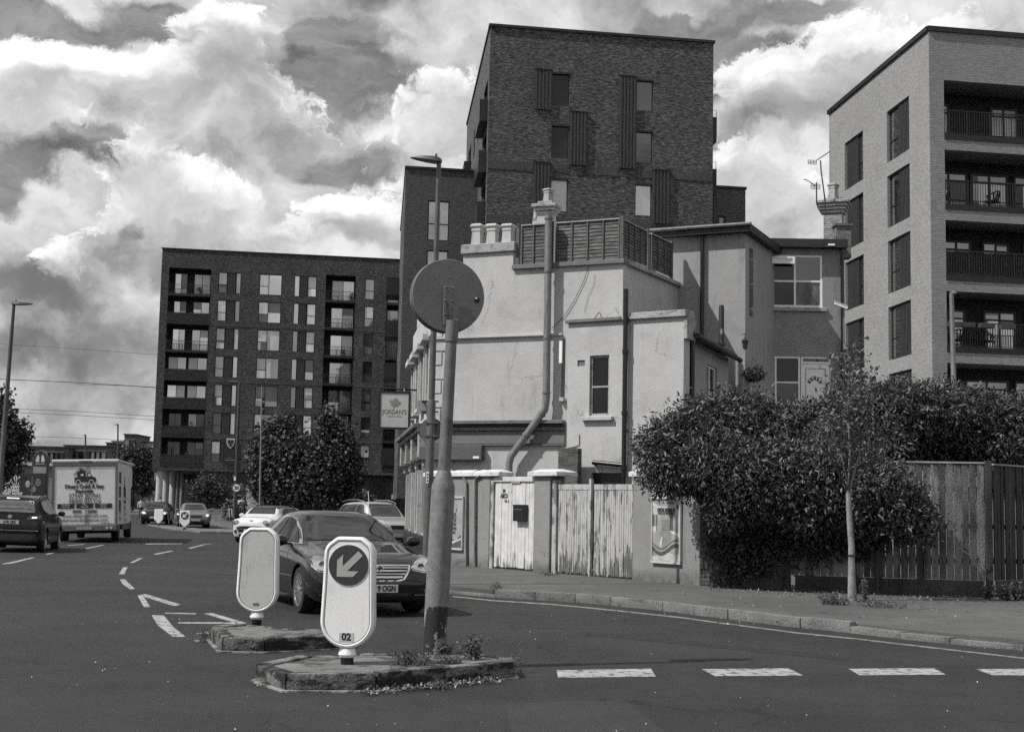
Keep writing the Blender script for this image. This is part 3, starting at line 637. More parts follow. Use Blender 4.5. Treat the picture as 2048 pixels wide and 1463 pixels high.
# left return with projecting balconies
D1 = FS.px(934, 265)[0]; D1 = 21
sholes = []
mb.quad(F.P(S1, 0, 0), F.P(S1, 0, D1), F.P(S1, ZT, D1), F.P(S1, ZT, 0)); mb.quad(F.P(0, ZT, 0), F.P(S1, ZT, 0), F.P(S1, ZT, D1), FS.P(D1, ZT)); mb.quad(FS.P(D1, 0), FS.P(D1, ZT), F.P(S1, ZT, D1), F.P(S1, 0, D1))
fl = [wr[0][2]-.8-3.05*k for k in range(7)]
for k, z in enumerate(fl):
    sholes.append((1.0, 4.2, z+.05, z+2.45, 1.2)); sholes.append((7.5, 9.0, z+.6, z+2.5, .2)); sholes.append((11.5, 13, z+.6, z+2.5, .2)); sholes.append((15.5, 18.5, z+.05, z+2.45, .2))
sholes = [h for h in sholes if h[2] > 3.2]
holed(mb, FS.P, 0, D1, 3, ZT, sholes, .2)
build('brick_wall', mb, br_dark, bM)
for h in sholes:
    window(bM, FS, h[0]+.02, h[1]-.02, h[2]+.02, h[3]-.02, h[4]-.05, [(0, .5, []), (.5, 1, [])], frame_d, [random.choice(PANES), random.choice(PANES)], .08)
    if h[4] > 1 or h[0] > 15:
        P = FS.P; mb = MB(); mb.bP(P, h[0]-.4, h[1]+.3, h[2]-.3, h[2]-.1, -.48, -.003); mb.bP(P, h[0]-.4, h[0]-.36, h[2]-.1, h[2]+1, -.48, -.003)
        mb.bP(P, h[0]-.4, h[1]+.3, h[2]-.1, h[2]+1.0, -.48, -.44); build('hanging_balcony', mb, frame_d, bM)
mb = MB(); mb.bP(F.P, -.08, S1+.08, ZT, ZT+.16, -.1, .3); mb.bP(FS.P, .3, D1, ZT+.002, ZT+.16, -.08, .3); build('roof_coping', mb, frame_d, bM)
PM = [g_blk, g_dim, g_blk, g_dim, g_blind, g_light, g_mid, g_mid, g_mid, g_mid]
for k, q in enumerate(wr):
    window(bM, F, q[0]+.01, q[1]-.01, q[2]+.01, q[3]-.01, .14, [(0, 1, [])], frame_d, PM[k], .05)
    mb = MB(); mb.bP(F.P, q[0], q[1], q[3]-.1, q[3]+.015, -.04, .09); build('lintel_cap', mb, frame_d, bM)
for k, q in enumerate(pr):
    ribbed(bM, F, q[0], q[1], q[2], q[3], .19, d=-.10, dep=.08)
    mb = MB(); mb.bP(F.P, q[0]-.02, q[1]+.02, q[3], q[3]+.05, -.17, -.01); build('panel_cap', mb, frame_d, bM)
for zz, (x, y) in ((0, (300, 940)), (1, (300, 1292))):
    zt = zM(x, y)[1]-.05; occ = sorted((q[0], q[1]) for q in pr if q[2] < zt < q[3]+.3); s = .02
    for a, b in occ+[(S1-.02, S1)]:
        if a-s > .3:
            mb = MB(); mb.bP(F.P, s, a-.03, zt-.5, zt, -.03, -.004); build('soldier_course', mb, br_sold, bM)
        s = b+.03
# small balconies poking out on the right
FR = Face(bM, (F.o+F.e*S1), EST+R(90), 1)
for v in (232, 336):
    z = F.px(1427, v)[1]
    mb = MB(); P = F.P
    mb.bP(P, S1+.003, S1+.28, z-1.55, z-1.3, .2, 3.4); mb.bP(P, S1+.26, S1+.30, z-1.3, z, .2, 3.4); mb.bP(P, S1+.003, S1+.26, z-1.3, z, .2, .24); build('hanging_balcony', mb, frame_d, bM)
    mb = MB(); mb.tube([P(S1+.02, z, .25), P(S1+.02, z+.45, .25), P(S1+.27, z+.42, .25), P(S1+.27, z, .25)], .02, 6); build('balcony_handrail', mb, dark_metal, bM)
# ---------------- lower wings (left and right of the tall block)
c2_ = AT(812, 336, 84)
bW = thing('apartment_block', 'plain lower brick wing with paired windows directly left of the tallest block', 'apartment block', (c2_.x, c2_.y, 0), EST)
F = Face(bW, c2_.xy, EST); FS = Face(bW, c2_.xy, ESL, -1)
zW = lambda x, y: F.px(780+x/6.65, 300+y/6.65)
ZT = c2_.z; S1 = F.px(962, 340)[0]
a, z = zW(508, 665); b, _ = zW(797, 665); zb = zW(508, 1200)[1]; pt = z-zW(495, 1325)[1]
hs = [(a, b, zb-pt*k, z-pt*k, .2) for k in range(6)]
mb = MB(); holed(mb, F.P, 0, S1, 2, ZT, hs, .2); sh_ = [(2+4.2*j, 3.6+4.2*j, zb-pt*k, z-pt*k, .2) for k in range(6) for j in range(4)]
holed(mb, FS.P, 0, 20, 2, ZT, sh_, .2); mb.quad(F.P(0, ZT, 0), F.P(S1, ZT, 0), F.P(S1, ZT, 20), FS.P(20, ZT)); mb.quad(F.P(S1, 0), F.P(S1, ZT), F.P(S1, ZT, 20), F.P(S1, 0, 20))
build('brick_wall', mb, br_wing, bW)
for h in hs: window(bW, F, h[0], h[1], h[2], h[3], .14, [(0, .5, [.42]), (.5, 1, [.42])], frame_d, [g_light]*4, .08)
for h in sh_: window(bW, FS, h[0], h[1], h[2], h[3], .14, [(0, 1, [.42])], frame_d, [g_light]*2, .08)
mb = MB(); mb.bP(F.P, -.06, S1, ZT, ZT+.14, -.08, .3); mb.bP(FS.P, .3, 20, ZT+.002, ZT+.14, -.06, .3); build('roof_coping', mb, frame_d, bW)
for k in range(5):
    z = zb-pt*k-.6; mb = MB(); mb.bP(FS.P, 17, 20, z-.3, z+.9, -1.0, -.01); build('hanging_balcony', mb, frame_d, bW)
c3_ = AT(1427, 375, 81)
bV = thing('apartment_block', 'low brick wing with one small window just right of the tallest block', 'apartment block', (c3_.x, c3_.y, 0), EST)
F = Face(bV, c3_.xy, EST); ZT = c3_.z; S1 = F.px(1491, 379)[0]
a, z = F.px(1436, 431); b, zb = F.px(1451, 446)
mb = MB(); holed(mb, F.P, 0, S1, 2, ZT, [(a, b, zb-1.2, z, .2)], .2); mb.quad(F.P(0, ZT, 0), F.P(S1, ZT, 0), F.P(S1, ZT, 16), F.P(0, ZT, 16)); mb.quad(F.P(S1, 0), F.P(S1, 0, 16), F.P(S1, ZT, 16), F.P(S1, ZT, 0)); build('brick_wall', mb, br_wing, bV)
window(bV, F, a, b, zb-1.2, z, .12, [(0, 1, [])], frame_d, g_blind, .1)
mb = MB(); mb.bP(F.P, 0, S1+.06, ZT, ZT+.14, -.08, .3); build('roof_coping', mb, frame_d, bV)
# ---------------- pale brick block on the right
cR = AT(1857, 62, 57.4); eR = AT(1658, 235, 70.2); angS = math.atan2(eR.y-cR.y, eR.x-cR.x)
bR = thing('apartment_block', 'pale brick apartment block with dark balcony recesses at the right edge', 'apartment block', (cR.x, cR.y, 0), EST)
F = Face(bR, cR.xy, EST); FS = Face(bR, cR.xy, angS, -1); ZT = cR.z
DL = (eR-cR).xy.length
zA = lambda x, y: (1600+x/3.6585, 40+y/3.6585)
zB_ = lambda x, y: (1600+x/3.6585, 420+y/3.6585)
n0 = FS.px(*zA(797, 552)); n1 = FS.px(*zA(637, 1050)); m0 = FS.px(*zA(460, 805)); m1 = FS.px(*zA(328, 1255))
b0 = FS.px(*zB_(815, 650)); b1 = FS.px(*zB_(650, 1105))
print('RB', n0, n1, m0, m1, b0, b1)
pitch = (n0[1]-b0[1])/4*1.0
pitch = (n0[1]-b0[1])/ round((n0[1]-b0[1])/3.0)
nz = (n0[1]-.0, n0[1]-2.3)
sh_ = []
for k in range(6):
    zt, zb = n0[1]-pitch*k, n1[1]-pitch*k
    sh_.append((n0[0], n1[0], zb, zt, .25)); sh_.append((m0[0], m1[0], zb, zt, .25))
S1 = 13
r0 = F.px(*zA(1052, 440)); r1 = F.px(*zA(1055, 835))
zS = F.px(*zA(1055, 950))[1]; rp = r0[1]-zS; rp = pitch
fh = []
for k in range(7):
    fh.append((r0[0], S1-.8, r1[1]-rp*k, r0[1]-rp*k, 1.8))
fh = [h for h in fh if h[2] > .2]
mb = MB(); holed(mb, F.P, 0, S1, 0, ZT, fh, .2); holed(mb, FS.P, 0, DL, 0, ZT, [h for h in sh_ if h[2] > .2], .2)
mb.quad(F.P(0, ZT), F.P(S1, ZT), F.P(S1, ZT, 13), FS.P(DL, ZT)); mb.quad(F.P(S1, 0), F.P(S1, 0, 13), F.P(S1, ZT, 13), F.P(S1, ZT)); mb.quad(FS.P(DL, 0), FS.P(DL, ZT), F.P(S1, ZT, 13), F.P(S1, 0, 13))
build('brick_wall', mb, br_pale, bR)
for k, h in enumerate(sh_):
    if h[2] < .2: continue
    near = k % 2 == 0; wd = h[1]-h[0]; a = h[0]
    if near:
        ribbed(bR, FS, a+wd*.02, a+wd*.55, h[2]+.02, h[3]-.02, .15, d=.12, dep=.07); window(bR, FS, a+wd*.56, h[1]-.02, h[2]+.02, h[3]-.02, .2, [(0, 1, [.4])], frame_d, [g_mid, g_mid], .07)
    else:
        window(bR, FS, a+.02, a+wd*.34, h[2]+.02, h[3]-.02, .2, [(0, 1, [.4])], frame_d, [g_dark, g_mid], .07); ribbed(bR, FS, a+wd*.35, a+wd*.97, h[2]+.02, h[3]-.02, .15, d=.12, dep=.07)
mb = MB(); mb.bP(F.P, -.05, S1, ZT, ZT+.22, -.08, .3); build('roof_coping', mb, frame_d, bR)
mb = MB(); mb.bP(FS.P, .0, DL+.05, ZT+.003, ZT+.22, -.10, .3); build('roof_coping', mb, frame_d, bR)
lay = [[(.0, .17), (.47, .68), (.74, .95)], [(.02, .30), (.32, .60), (.64, .92)], [(.10, .32), (.40, .60), (.7, .95)], [(.02, .27), (.40, .64), (.7, .95)], [(.02, .10), (.26, .58), (.62, .9)], [(.1, .4)], [(.1, .4)]]
rattan = mat('dark_rattan', .03, .8, .3)
for k, h in enumerate(fh):
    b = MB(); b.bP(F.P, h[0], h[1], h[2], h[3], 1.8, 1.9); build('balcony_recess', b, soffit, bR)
    for (x0, x1) in lay[k]:
        window(bR, F, h[0]+6.5*x0, h[0]+6.5*x1, h[2]+.05, h[3]-.5, 1.77, [(0, .5, [.78]), (.5, 1, [.78])], frame_d, [g_light, g_mid, g_light, g_mid][:4] if k % 2 else [g_mir, g_mid, g_blind, g_mid], .10, 'balcony_door', blinds=.35)
    if k != 4: 
        mb = MB(); mb.bP(F.P, h[0], h[1], h[2]-.22, h[2]+.03, -.03, 1.797); build('balcony_slab', mb, frame_d, bR)
    railing(bR, F.P, h[0]+.02, h[1]-.02, h[2]+.06, h[2]+1.1, .0, .115, dark_metal, .011)
    if k == 2:
        mb = MB(); mb.bP(F.P, h[0]+.05, h[1]-.05, h[2]+.1, h[2]+1.05, .06, .09); build('privacy_screen', mb, mat('leafy_screen', .03, .9, .7, 14, bump=1, bs=30), bR)
def armchair(F, a, z, d, rz, label, cat='chair', g='garden chairs on the right block balconies'):
    p = F.o + F.e*a + F.n*d
    t = thing('garden_chair', label, cat, (p.x, p.y, z), rz, g)
    mb = MB(); mb.box(-.3, .3, -.28, .28, .36, .42); build('seat', mb, rattan, t, bevel=.01)
    mb = MB(); n = 9
    for i in range(n):
        a0 = R(-20+220*i/(n-1)); mb.tube([(math.cos(a0)*.27, math.sin(a0)*.25, .42), (math.cos(a0)*.36, math.sin(a0)*.34, .62+.2*math.sin(max(0, a0)))], .03, 5)
    mb.tube([(math.cos(R(-20+220*i/12))*.36, math.sin(R(-20+220*i/12))*.34, .62+.2*math.sin(max(0, R(-20+220*i/12)))) for i in range(13)], .03, 6); build('backrest', mb, rattan, t)
    for sx_ in (-1, 1):
        for sy_ in (-1, 1):
            mb = MB(); mb.tube([(.24*sx_, .22*sy_, .37), (.28*sx_, .27*sy_, 0)], .018, 6); build('leg', mb, rattan, t)
    return t
h = fh[3]; z = h[2]+.03
armchair(F, F.px(1932, 683)[0], z, .9, R(200), 'dark rattan garden chair left of the little table on the second lowest right balcony')
armchair(F, F.px(1993, 683)[0], z, .9, R(120), 'dark rattan garden chair right of the little table on the second lowest right balcony')
p = F.o+F.e*F.px(1965, 690)[0]+F.n*.8
t = thing('side_table', 'small low garden table between two rattan chairs on a balcony', 'table', (p.x, p.y, z), 0)
mb = MB(); mb.lathe([(.3, .42), (.3, .46)], 16); build('tabletop', mb, rattan, t)
for q in range(3):
    mb = MB(); mb.tube([(.1*math.cos(q*2.1), .1*math.sin(q*2.1), .425), (.24*math.cos(q*2.1), .24*math.sin(q*2.1), 0)], .015, 6); build('leg', mb, rattan, t)
h = fh[1]; z = h[2]+.03
armchair(F, F.px(1900, 398)[0], z, .8, R(160), 'dark chair against the left end of the second highest right balcony')
armchair(F, F.px(2003, 398)[0], z, .8, R(230), 'slanted dark chair near the right edge of the second highest right balcony')
# planters hung on railing of floor 3
h = fh[3]
for u in (1907, 1932, 1970, 2012):
    a = F.px(u, 655)[0]; p = F.o+F.e*a+F.n*(-.12)
    mb = MB(); mb.box(-.33, .33, -.1, .1, -.2, 0); o = build('railing_planter', mb, mat('planter_brown', .05, .7, .2), None, bevel=.01, loc=(p.x, p.y, h[2]+1.05), rot=(0, 0, EST))
    tag(o, {1907: 'leftmost', 1932: 'second from left', 1970: 'third from left', 2012: 'rightmost'}[u] + ' dark planter box hooked on the railing of the second lowest right balcony', 'planter', 'planters hooked on the balcony railing')
# ---------------- distant blocks behind the supermarket signs
br_far = mat('far_brick', .10, .9, .2, .3); far_white = mat('far_render', .45, .8, .08, .2)
def farblock(label, u0, u1, vt, Y, dep, m, rows, cols, vb=1000, extra=None):
    a = AT(u0, vt, Y); b = AT(u1, vt, Y); o = thing('apartment_block', label, 'building', (a.x, a.y, 0), 0); F = Face(o, a.xy, 0); W_ = b.x-a.x; H = a.z
    hs = []; n = cols
    for r_ in range(rows):
        zt = H-.9-3*r_
        for c in range(n):
            s = W_*(c+.5)/n; hs.append((s-.6, s+.6, zt-1.5, zt, .2))
    mb = MB(); holed(mb, F.P, 0, W_, 0, H, hs, .2); mb.quad(F.P(0, H), F.P(W_, H), F.P(W_, H, dep), F.P(0, H, dep)); mb.quad(F.P(0, 0), F.P(0, 0, dep), F.P(0, H, dep), F.P(0, H)); mb.quad(F.P(W_, 0), F.P(W_, H), F.P(W_, H, dep), F.P(W_, 0, dep))
    build('wall', mb, m, o)
    for h in hs: window(o, F, h[0], h[1], h[2], h[3], .15, [(0, 1, [])], frame_d, random.choice([g_dark, g_mid]), .1)
    mb = MB(); mb.bP(F.P, -.2, W_+.2, H, H+.2, -.2, dep); build('roof', mb, roofm, o)
    return o, F
farblock('distant long brick terrace of flats with a shallow roof behind the tall store sign', 50, 128, 893, 230, 14, br_far, 3, 8)
farblock('distant brick flats seen just above the roof of the removals truck', 129, 212, 891, 235, 14, br_far, 3, 8)
farblock('distant dark stair tower standing above the far terrace', 213, 224, 886, 240, 6, br_far, 1, 1)
farblock('distant pale rendered flats beside the far tower', 225, 248, 883, 250, 12, far_white, 2, 2)
farblock('distant plain grey tower block next to the pale flats', 249, 271, 869, 245, 10, br_far, 1, 2)
farblock('distant white block with one small window at the corner of the left apartment block', 272, 312, 884, 250, 12, far_white, 3, 2)
a = AT(50, 925, 150); b = AT(108, 925, 150)
st = thing('shop_shed', 'low supermarket building with flat roof between the store sign and the truck', 'building', (a.x-6, a.y, 0), 0)
mb = MB(); mb.box(0, b.x-a.x+9, 0, 12, 0, a.z-.3); build('wall', mb, mat('store_wall', .16, .8, .15, .5), st)
mb = MB(); mb.box(-.4, b.x-a.x+9.4, -.4, 12.4, a.z-.3, a.z); build('roof', mb, far_white, st)
for i in range(3):
    mb = MB(); mb.box(1.2+i*4, 4+i*4, -.05, -.003, .4, 2.7); build('window', mb, g_dark, st)
# ================================================================== WHITE PUB AND HOUSES
stucco = aged('white_stucco', .455, streak=.32, crack=.5)
stucco_g = aged('grey_render', .23, crack=.4, streak=.35, dirt=.6, zd=.35, bumpk=.5, grain=.1)
render_k = aged('pale_render', .30, streak=.3)
render_h = aged('mid_grey_render', .27, streak=.25)
trim_g = mat('grey_painted_trim', .13, .6, .15, 3, stain=.4, ss=(5, 5, 5)); trim_d = mat('dark_gutter', .022, .6, .2)
cop_m = mat('stone_coping', .34, .85, .2, 3, bump=.6, bs=30, stain=.5, ss=(4, 4, 6)); cop_d = mat('leaded_coping', .15, .7, .2, 3, stain=.3, ss=(3, 3, 3))
wood_t = mat('weathered_timber', .10, .9, .3, 3, bump=.7, bs=30, stain=.6, ss=(2, 2, 22), stlo=.45, sthi=.6)
A0 = Vector((-2.24, 38.3)); B0 = Vector((2.93, 36.0)); C0 = Vector((4.83, 39.6)); D0 = Vector((-3.54, 48.0))
pub = thing('public_house', 'white stucco corner pub with roof terrace fence, chimney pots and grey cornice', 'pub', (A0.x, A0.y, 0), 0)
F = Face(pub, A0, math.atan2(B0.y-A0.y, B0.x-A0.x)); FT = Face(pub, B0, math.atan2(C0.y-B0.y, C0.x-B0.x)); FF = Face(pub, A0, math.atan2(D0.y-A0.y, D0.x-A0.x), -1)
WT = (B0-A0).length; zt = F.px(1245, 527)[1]; TL = (C0-B0).length; FL_ = (D0-A0).length
lp = lambda v: (v[0]-A0.x, v[1]-A0.y)
# gable window hole at far right edge
mb = MB(); gh = [(F.px(1124, 760)[0], WT-.35, F.px(1130, 795)[1], F.px(1130, 672)[1], .12)]
gs = F.px(926, 540)[0]; ge = F.px(1026, 540)[0]
holed(mb, F.P, gs, WT, 0, zt, [], .2)
mb.add([F.P(0, 0), F.P(gs, 0), F.P(gs, zt), F.P(0, F.px(866, 590)[1])], [(0, 1, 2, 3)])
mb.quad(FT.P(0, 0), FT.P(TL+.6, 0), FT.P(TL+.6, zt), FT.P(0, zt))
fz = F.px(866, 590)[1]
fhs = []
for k in range(4):
    s = .9+2.35*k; fhs.append((s, s+1.1, 4.6, 6.3, .18))
for k in range(3): fhs.append((.7+3.0*k, 3.2+3.0*k, .75, 2.9, .25))
holed(mb, FF.P, 0, FL_, 0, fz, fhs, .2)
mb.quad(FF.P(FL_, 0), FF.P(FL_, fz), (4, 12, fz), (4, 12, 0))
mb.add([(*lp(A0), fz), (*lp(B0), zt), (*lp(C0), zt), (4.2, 11, fz), (*lp(D0), fz)], [(0, 1, 2, 3, 4)])
wall = build('stucco_wall', mb, stucco, pub)
for h in fhs[:4]: window(pub, FF, h[0], h[1], h[2], h[3], .14, [(0, 1, [.5])], white_paint, [g_mid, g_mid], .06)
for h in fhs[4:]: window(pub, FF, h[0], h[1], h[2], h[3], .2, [(0, .5, []), (.5, 1, [])], trim_g, [g_dark, g_dark], .07)
for h in fhs[:4]:
    mb = MB(); mb.bP(FF.P, h[0]-.2, h[1]+.2, h[3]+.05, h[3]+.25, -.28, -.003); mb.bP(FF.P, h[0]-.12, h[1]+.12, h[3]+.25, h[3]+.34, -.18, -.003); mb.bP(FF.P, h[0]-.15, h[0], h[2], h[3]+.04, -.07, -.003); mb.bP(FF.P, h[1], h[1]+.15, h[2], h[3]+.04, -.07, -.003); mb.bP(FF.P, h[0]-.2, h[1]+.2, h[2]-.14, h[2]-.01, -.2, -.003)
    build('window_surround', mb, stucco, pub, bevel=.012)
# front parapet scroll and frieze
mb = MB(); mb.bP(FF.P, .1, FL_, fz-1.15, fz-.95, -.10, -.003); mb.bP(FF.P, 2.0, 7.8, fz+.002, fz+.55, 0, .25); mb.bP(FF.P, 3.0, 6.8, fz+.552, fz+.85, 0, .25); build('front_parapet', mb, stucco, pub, bevel=.02)
# quoins on the corner
for k in range(9):
    z = 3.95+.4*k; L = .42 if k % 2 else .28
    mb = MB(); mb.bP(F.P, .02, L, z, z+.36, -.03, -.003); mb.bP(FF.P, .0, L, z, z+.36, -.03, -.003); build('quoin', mb, stucco, pub, bevel=.008)
# shopfront cornice, fascia and pilasters on the street side
cz = FF.px(828, 862)[1]
c_top = F.px(900, 845)[1]; print('cornice z', c_top, cz, zt)
zc = c_top
mb = MB()
for (d, a, b) in ((.52, -.02, -.14), (.40, -.15, -.27), (.28, -.28, -.36)): mb.bP(FF.P, -.02, FL_+.1, zc+b, zc+a, -d, -.003)
build('street_cornice', mb, trim_g, pub, bevel=.01)
mb = MB(); mb.bP(FF.P, .0, FL_, zc-.95, zc-.37, -.12, -.003); build('street_fascia', mb, trim_g, pub)
for s in (.05, 3.3, 6.4, 9.3):
    mb = MB(); mb.bP(FF.P, s, s+.32, zc-1.0, zc-.1, -.36, -.122); mb.bP(FF.P, s+.04, s+.28, zc-1.25, zc-1.0, -.22, -.122); build('corbel', mb, cop_m, pub, bevel=.03)
    mb = MB(); mb.bP(FF.P, s+.04, s+.16, .75, zc-1.26, -.13, -.004); mb.bP(FF.P, s+.2, s+.3, .75, zc-1.26, -.10, -.004); build('pilaster', mb, stucco, pub, bevel=.01)
mb = MB(); mb.bP(FF.P, 0, FL_, .0, .72, -.16, -.003); build('plinth', mb, black_paint, pub)
# cornice on the gable
def band(u0, u1, v0, v1, d, m, name='moulding', parent=pub, F=F, uu=None, dd=-.003, bev=.008):
    uu = uu or (u0+u1)/2; a = F.px(u0, v0)[0]; b = F.px(u1, v0)[0]; z1_ = F.px(uu, v0)[1]; z0_ = F.px(uu, v1)[1]
    mb = MB(); mb.bP(F.P, a, b, z0_, z1_, -d, dd); return build(name, mb, m, parent, bevel=bev)
band(867, 1131, 841, 848, .24, trim_g, 'cornice'); band(867, 1131, 849, 853, .16, trim_d, 'cornice'); band(867, 1131, 854, 861, .12, trim_g, 'cornice')
band(867, 1131, 862, 887, .05, mat('grey_fascia', .15, .7, .1), 'fascia'); band(867, 1131, 888, 891, .09, trim_g, 'fascia')
band(868, 1126, 671, 675, .09, stucco, 'string_course'); 
sb = band(846, 970, 892, 920, .22, mat('sign_box_grey', .09, .5, .1), 'sign_box', bev=.015)
a, z = F.px(952, 914, -.22); mb = MB(); mb.bP(F.P, a-.09, a+.09, z-.03, z+.03, -.228, -.222); build('maker_plate', mb, white_paint, sb)
band(1022, 1124, 889, 891, .05, trim_g, 'pipe_run', bev=.004)
# terrace coping
mb = MB(); mb.bP(F.P, ge+.0, WT+.06, zt, zt+.12, -.10, .22); build('terrace_coping', mb, cop_d, pub, bevel=.01)
mb = MB(); mb.bP(FT.P, .23, TL+.05, zt+.001, zt+.12, -.10, .2); build('terrace_coping', mb, cop_m, pub, bevel=.01)
# chimney stack with pots
st_t = F.px(975, 506)[1]; sl_t = F.px(975, 487)[1]
mb = MB(); mb.bP(F.P, gs, ge, zt, st_t, 0, .75); stack = build('chimney_stack', mb, stucco, pub)
mb = MB(); mb.bP(F.P, gs-.05, ge+.07, st_t, sl_t, -.08, .82); build('chimney_cap', mb, cop_m, stack, bevel=.02)
def sqpot(mb, c, w, h, M=None):
    q = math.sqrt(2)/2; mb.lathe([(w*.54*q*1.5, 0), (w*.46*q*1.5, h*.62), (w*.52*q*1.5, h*.66), (w*.50*q*1.5, h*.8), (w*.62*q*1.5, h*.86), (w*.62*q*1.5, h*.92), (w*.50*q*1.5, h), (w*.36*q*1.5, h), (w*.36*q*1.5, h*.9)], 4, Matrix.Translation(c) @ Matrix.Rotation(R(45-24), 4, 'Z'))
for u in (955, 985, 1016):
    a = F.px(u, 480, .2)[0]; p = F.P(a, sl_t, .22); mb = MB(); sqpot(mb, Vector(p), .37, F.px(u, 448)[1]-sl_t+.04); build('chimney_pot', mb, stucco, stack, bevel=.008)
# big ventilation duct
dp = [F.px(u, v, -.24) for u, v in ((1097.5, 430), (1092.5, 800), (1090, 818), (1022, 912), (1018, 928), (1017, 985))]
dp = [Vector(F.P(a, z, -.24)) for a, z in dp]
duct_m = mat('painted_duct', .20, .5, .15, 4, stain=.35, ss=(6, 6, 1.2), metal=.2)
mb = MB(); mb.tube(dp, .10, 16); dk = build('ventilation_duct', mb, duct_m, pub, smooth=True)
for f_, i in ((.02, 0), (.31, 0), (.67, 0), (.96, 0), (.1, 2), (.55, 2), (.6, 4)):
    p = dp[i].lerp(dp[i+1], f_); t_ = (dp[i+1]-dp[i]).normalized()*.025; mb = MB(); mb.tube([p-t_, p+t_], .118, 16); build('duct_collar', mb, galv, dk, smooth=True)
p = F.P(F.px(1104, 480, .1)[0], zt+.1, .1); mb = MB(); mb.bP(F.P, F.px(1099, 480)[0], F.px(1109, 480)[0], zt+.13, F.px(1104, 444)[1], -.1, -.05); build('timber_batten', mb, wood_t, pub)
# loose cable on the wall
cb = [F.P(*F.px(u, v, -.03), -.03) for u, v in ((1192, 523), (1178, 530), (1168, 560), (1150, 598), (1130, 630), (1103, 657))]
mb = MB(); mb.tube(cb, .008, 5); build('cable', mb, trim_d, pub)
cb = [F.P(*F.px(u, v, -.02), -.02) for u, v in ((1190, 548), (1187, 570), (1176, 592), (1168, 625))]
mb = MB(); mb.tube(cb, .004, 4); build('cable', mb, galv, pub)
# window at the end of the gable
band(1122, 1131, 795, 803, .14, stucco, 'window_sill'); band(1124.5, 1130.5, 678, 794, .015, g_dark, 'window', bev=0)
mb = MB(); a, z = F.px(1127, 705, -.1); mb.bP(F.P, a-.05, a+.03, z-.3, z+.3, -.3, -.25); build('open_casement', mb, white_paint, pub)
# terrace fence (two runs of waney-lap panels)
tf = thing('roof_terrace_fence', 'weathered lap board fence panels round the roof terrace on top of the white pub', 'fence', (B0.x, B0.y, zt+.12), 0)
lap_m = mat('lap_board', .135, .9, .35, 2.5, bump=.8, bs=26, stain=.55, ss=(3, 3, 26), stlo=.45, sthi=.62, isl=.2)
pst = mat('fence_post_timber', .12, .9, .25, 3, bump=.6, bs=30, stain=.5, ss=(3, 3, 12))
def lap_panel(Fc, s0, s1, z0, z1, nb, d=.08):
    H = z1-z0; n = 11; r = random.random
    for i in range(n):
        zz = z0+H*i/n; mb = MB(); k = 6
        vs = []; fs = []
        for j in range(k+1):
            s = s0+(s1-s0)*j/k; w1 = r()*.02-.01; vs += [Fc.P(s, zz+w1-.01, d-.012), Fc.P(s, zz+H/n*1.15+w1*.3, d+.012), Fc.P(s, zz+H/n*1.15+w1*.3, d+.024), Fc.P(s, zz+w1-.01, d+.012)]
        for j in range(k):
            for q in range(4): fs.append((j*4+q, j*4+(q+1) % 4, j*4+4+(q+1) % 4, j*4+4+q))
        mb.add(vs, fs); build('slat', mb, lap_m, tf)
    for i in range(nb+1):
        s = s0+.02+(s1-s0-.04)*i/nb; mb = MB(); mb.bP(Fc.P, s-.02, s+.02, z0, z1, d-.04, d-.013); build('batten', mb, pst, tf)
    mb = MB(); mb.bP(Fc.P, s0, s1, z1, z1+.035, d-.05, d+.04); build('capping', mb, mat('worn_capping', .3, .8, .3, 3), tf)
Ff = Face(tf, A0, math.atan2(B0.y-A0.y, B0.x-A0.x)); Fg = Face(tf, B0, math.atan2(C0.y-B0.y, C0.x-B0.x))
fz1 = Ff.px(1243, 437)[1]; z0_ = zt+.16
s_ = [Ff.px(u, 500, .1)[0] for u in (1043, 1093, 1112, 1240)]
lap_panel(Ff, s_[0], s_[1], z0_, fz1, 2); lap_panel(Ff, s_[2], s_[3], z0_, fz1, 4)
g_ = [Fg.px(u, 500)[0] for u in (1250, 1297, 1306, 1340)]
lap_panel(Fg, .12, g_[1], z0_+.08, fz1-.02, 4); lap_panel(Fg, g_[2], TL-.35, z0_+.08, fz1-.02, 3)
for Fc, s in ((Ff, s_[0]-.1), (Ff, s_[1]+.12), (Ff, s_[3]+.06), (Fg, g_[1]+.12), (Fg, TL-.3)):
    mb = MB(); mb.bP(Fc.P, s-.045, s+.045, zt+.13, fz1+.08, .04, .12); build('post', mb, pst, tf)
# back chimney seen over the terrace
def chimney(label, u, vb, vt, Y, wpx, pots, m, m2, tiers):
    base = AT(u, vb, Y); top = AT(u, vt, Y); s = Y/FPX; w_ = wpx*s/2
    t = thing('chimney', label, 'chimney', (base.x, base.y, base.z-2.5), R(-20))
    h = top.z-base.z+2.5
    mb = MB(); mb.box(-w_, w_, -w_*.8, w_*.8, 0, h-tiers*.1); build('stack', mb, m, t)
    for k in range(tiers):
        e = .05*(k+1) if k < tiers-1 else .0; mb = MB(); mb.box(-w_-e, w_+e, -w_*.8-e, w_*.8+e, h-(tiers-k)*.1, h-(tiers-k-1)*.1-.002); build('corbel_course', mb, m2, t, bevel=.012)
    for (du, pw, ph) in pots:
        mb = MB(); sqpot(mb, Vector((du*s, 0, h)), pw*s, ph*s); build('chimney_pot', mb, m2, t, bevel=.008)
    return t
chimney('ornate white chimney with one tall pot rising behind the terrace fence', 1093, 445, 404, 40.5, 32, [(3, 20, 27)], stucco, cop_m, 4)
chimney('small white chimney pot stub just left of the ornate chimney', 1072, 448, 436, 41.5, 12, [(0, 11, 28)], stucco, cop_m, 1)
chs = brick('pale_chimney_brick', .30, .24, .2)
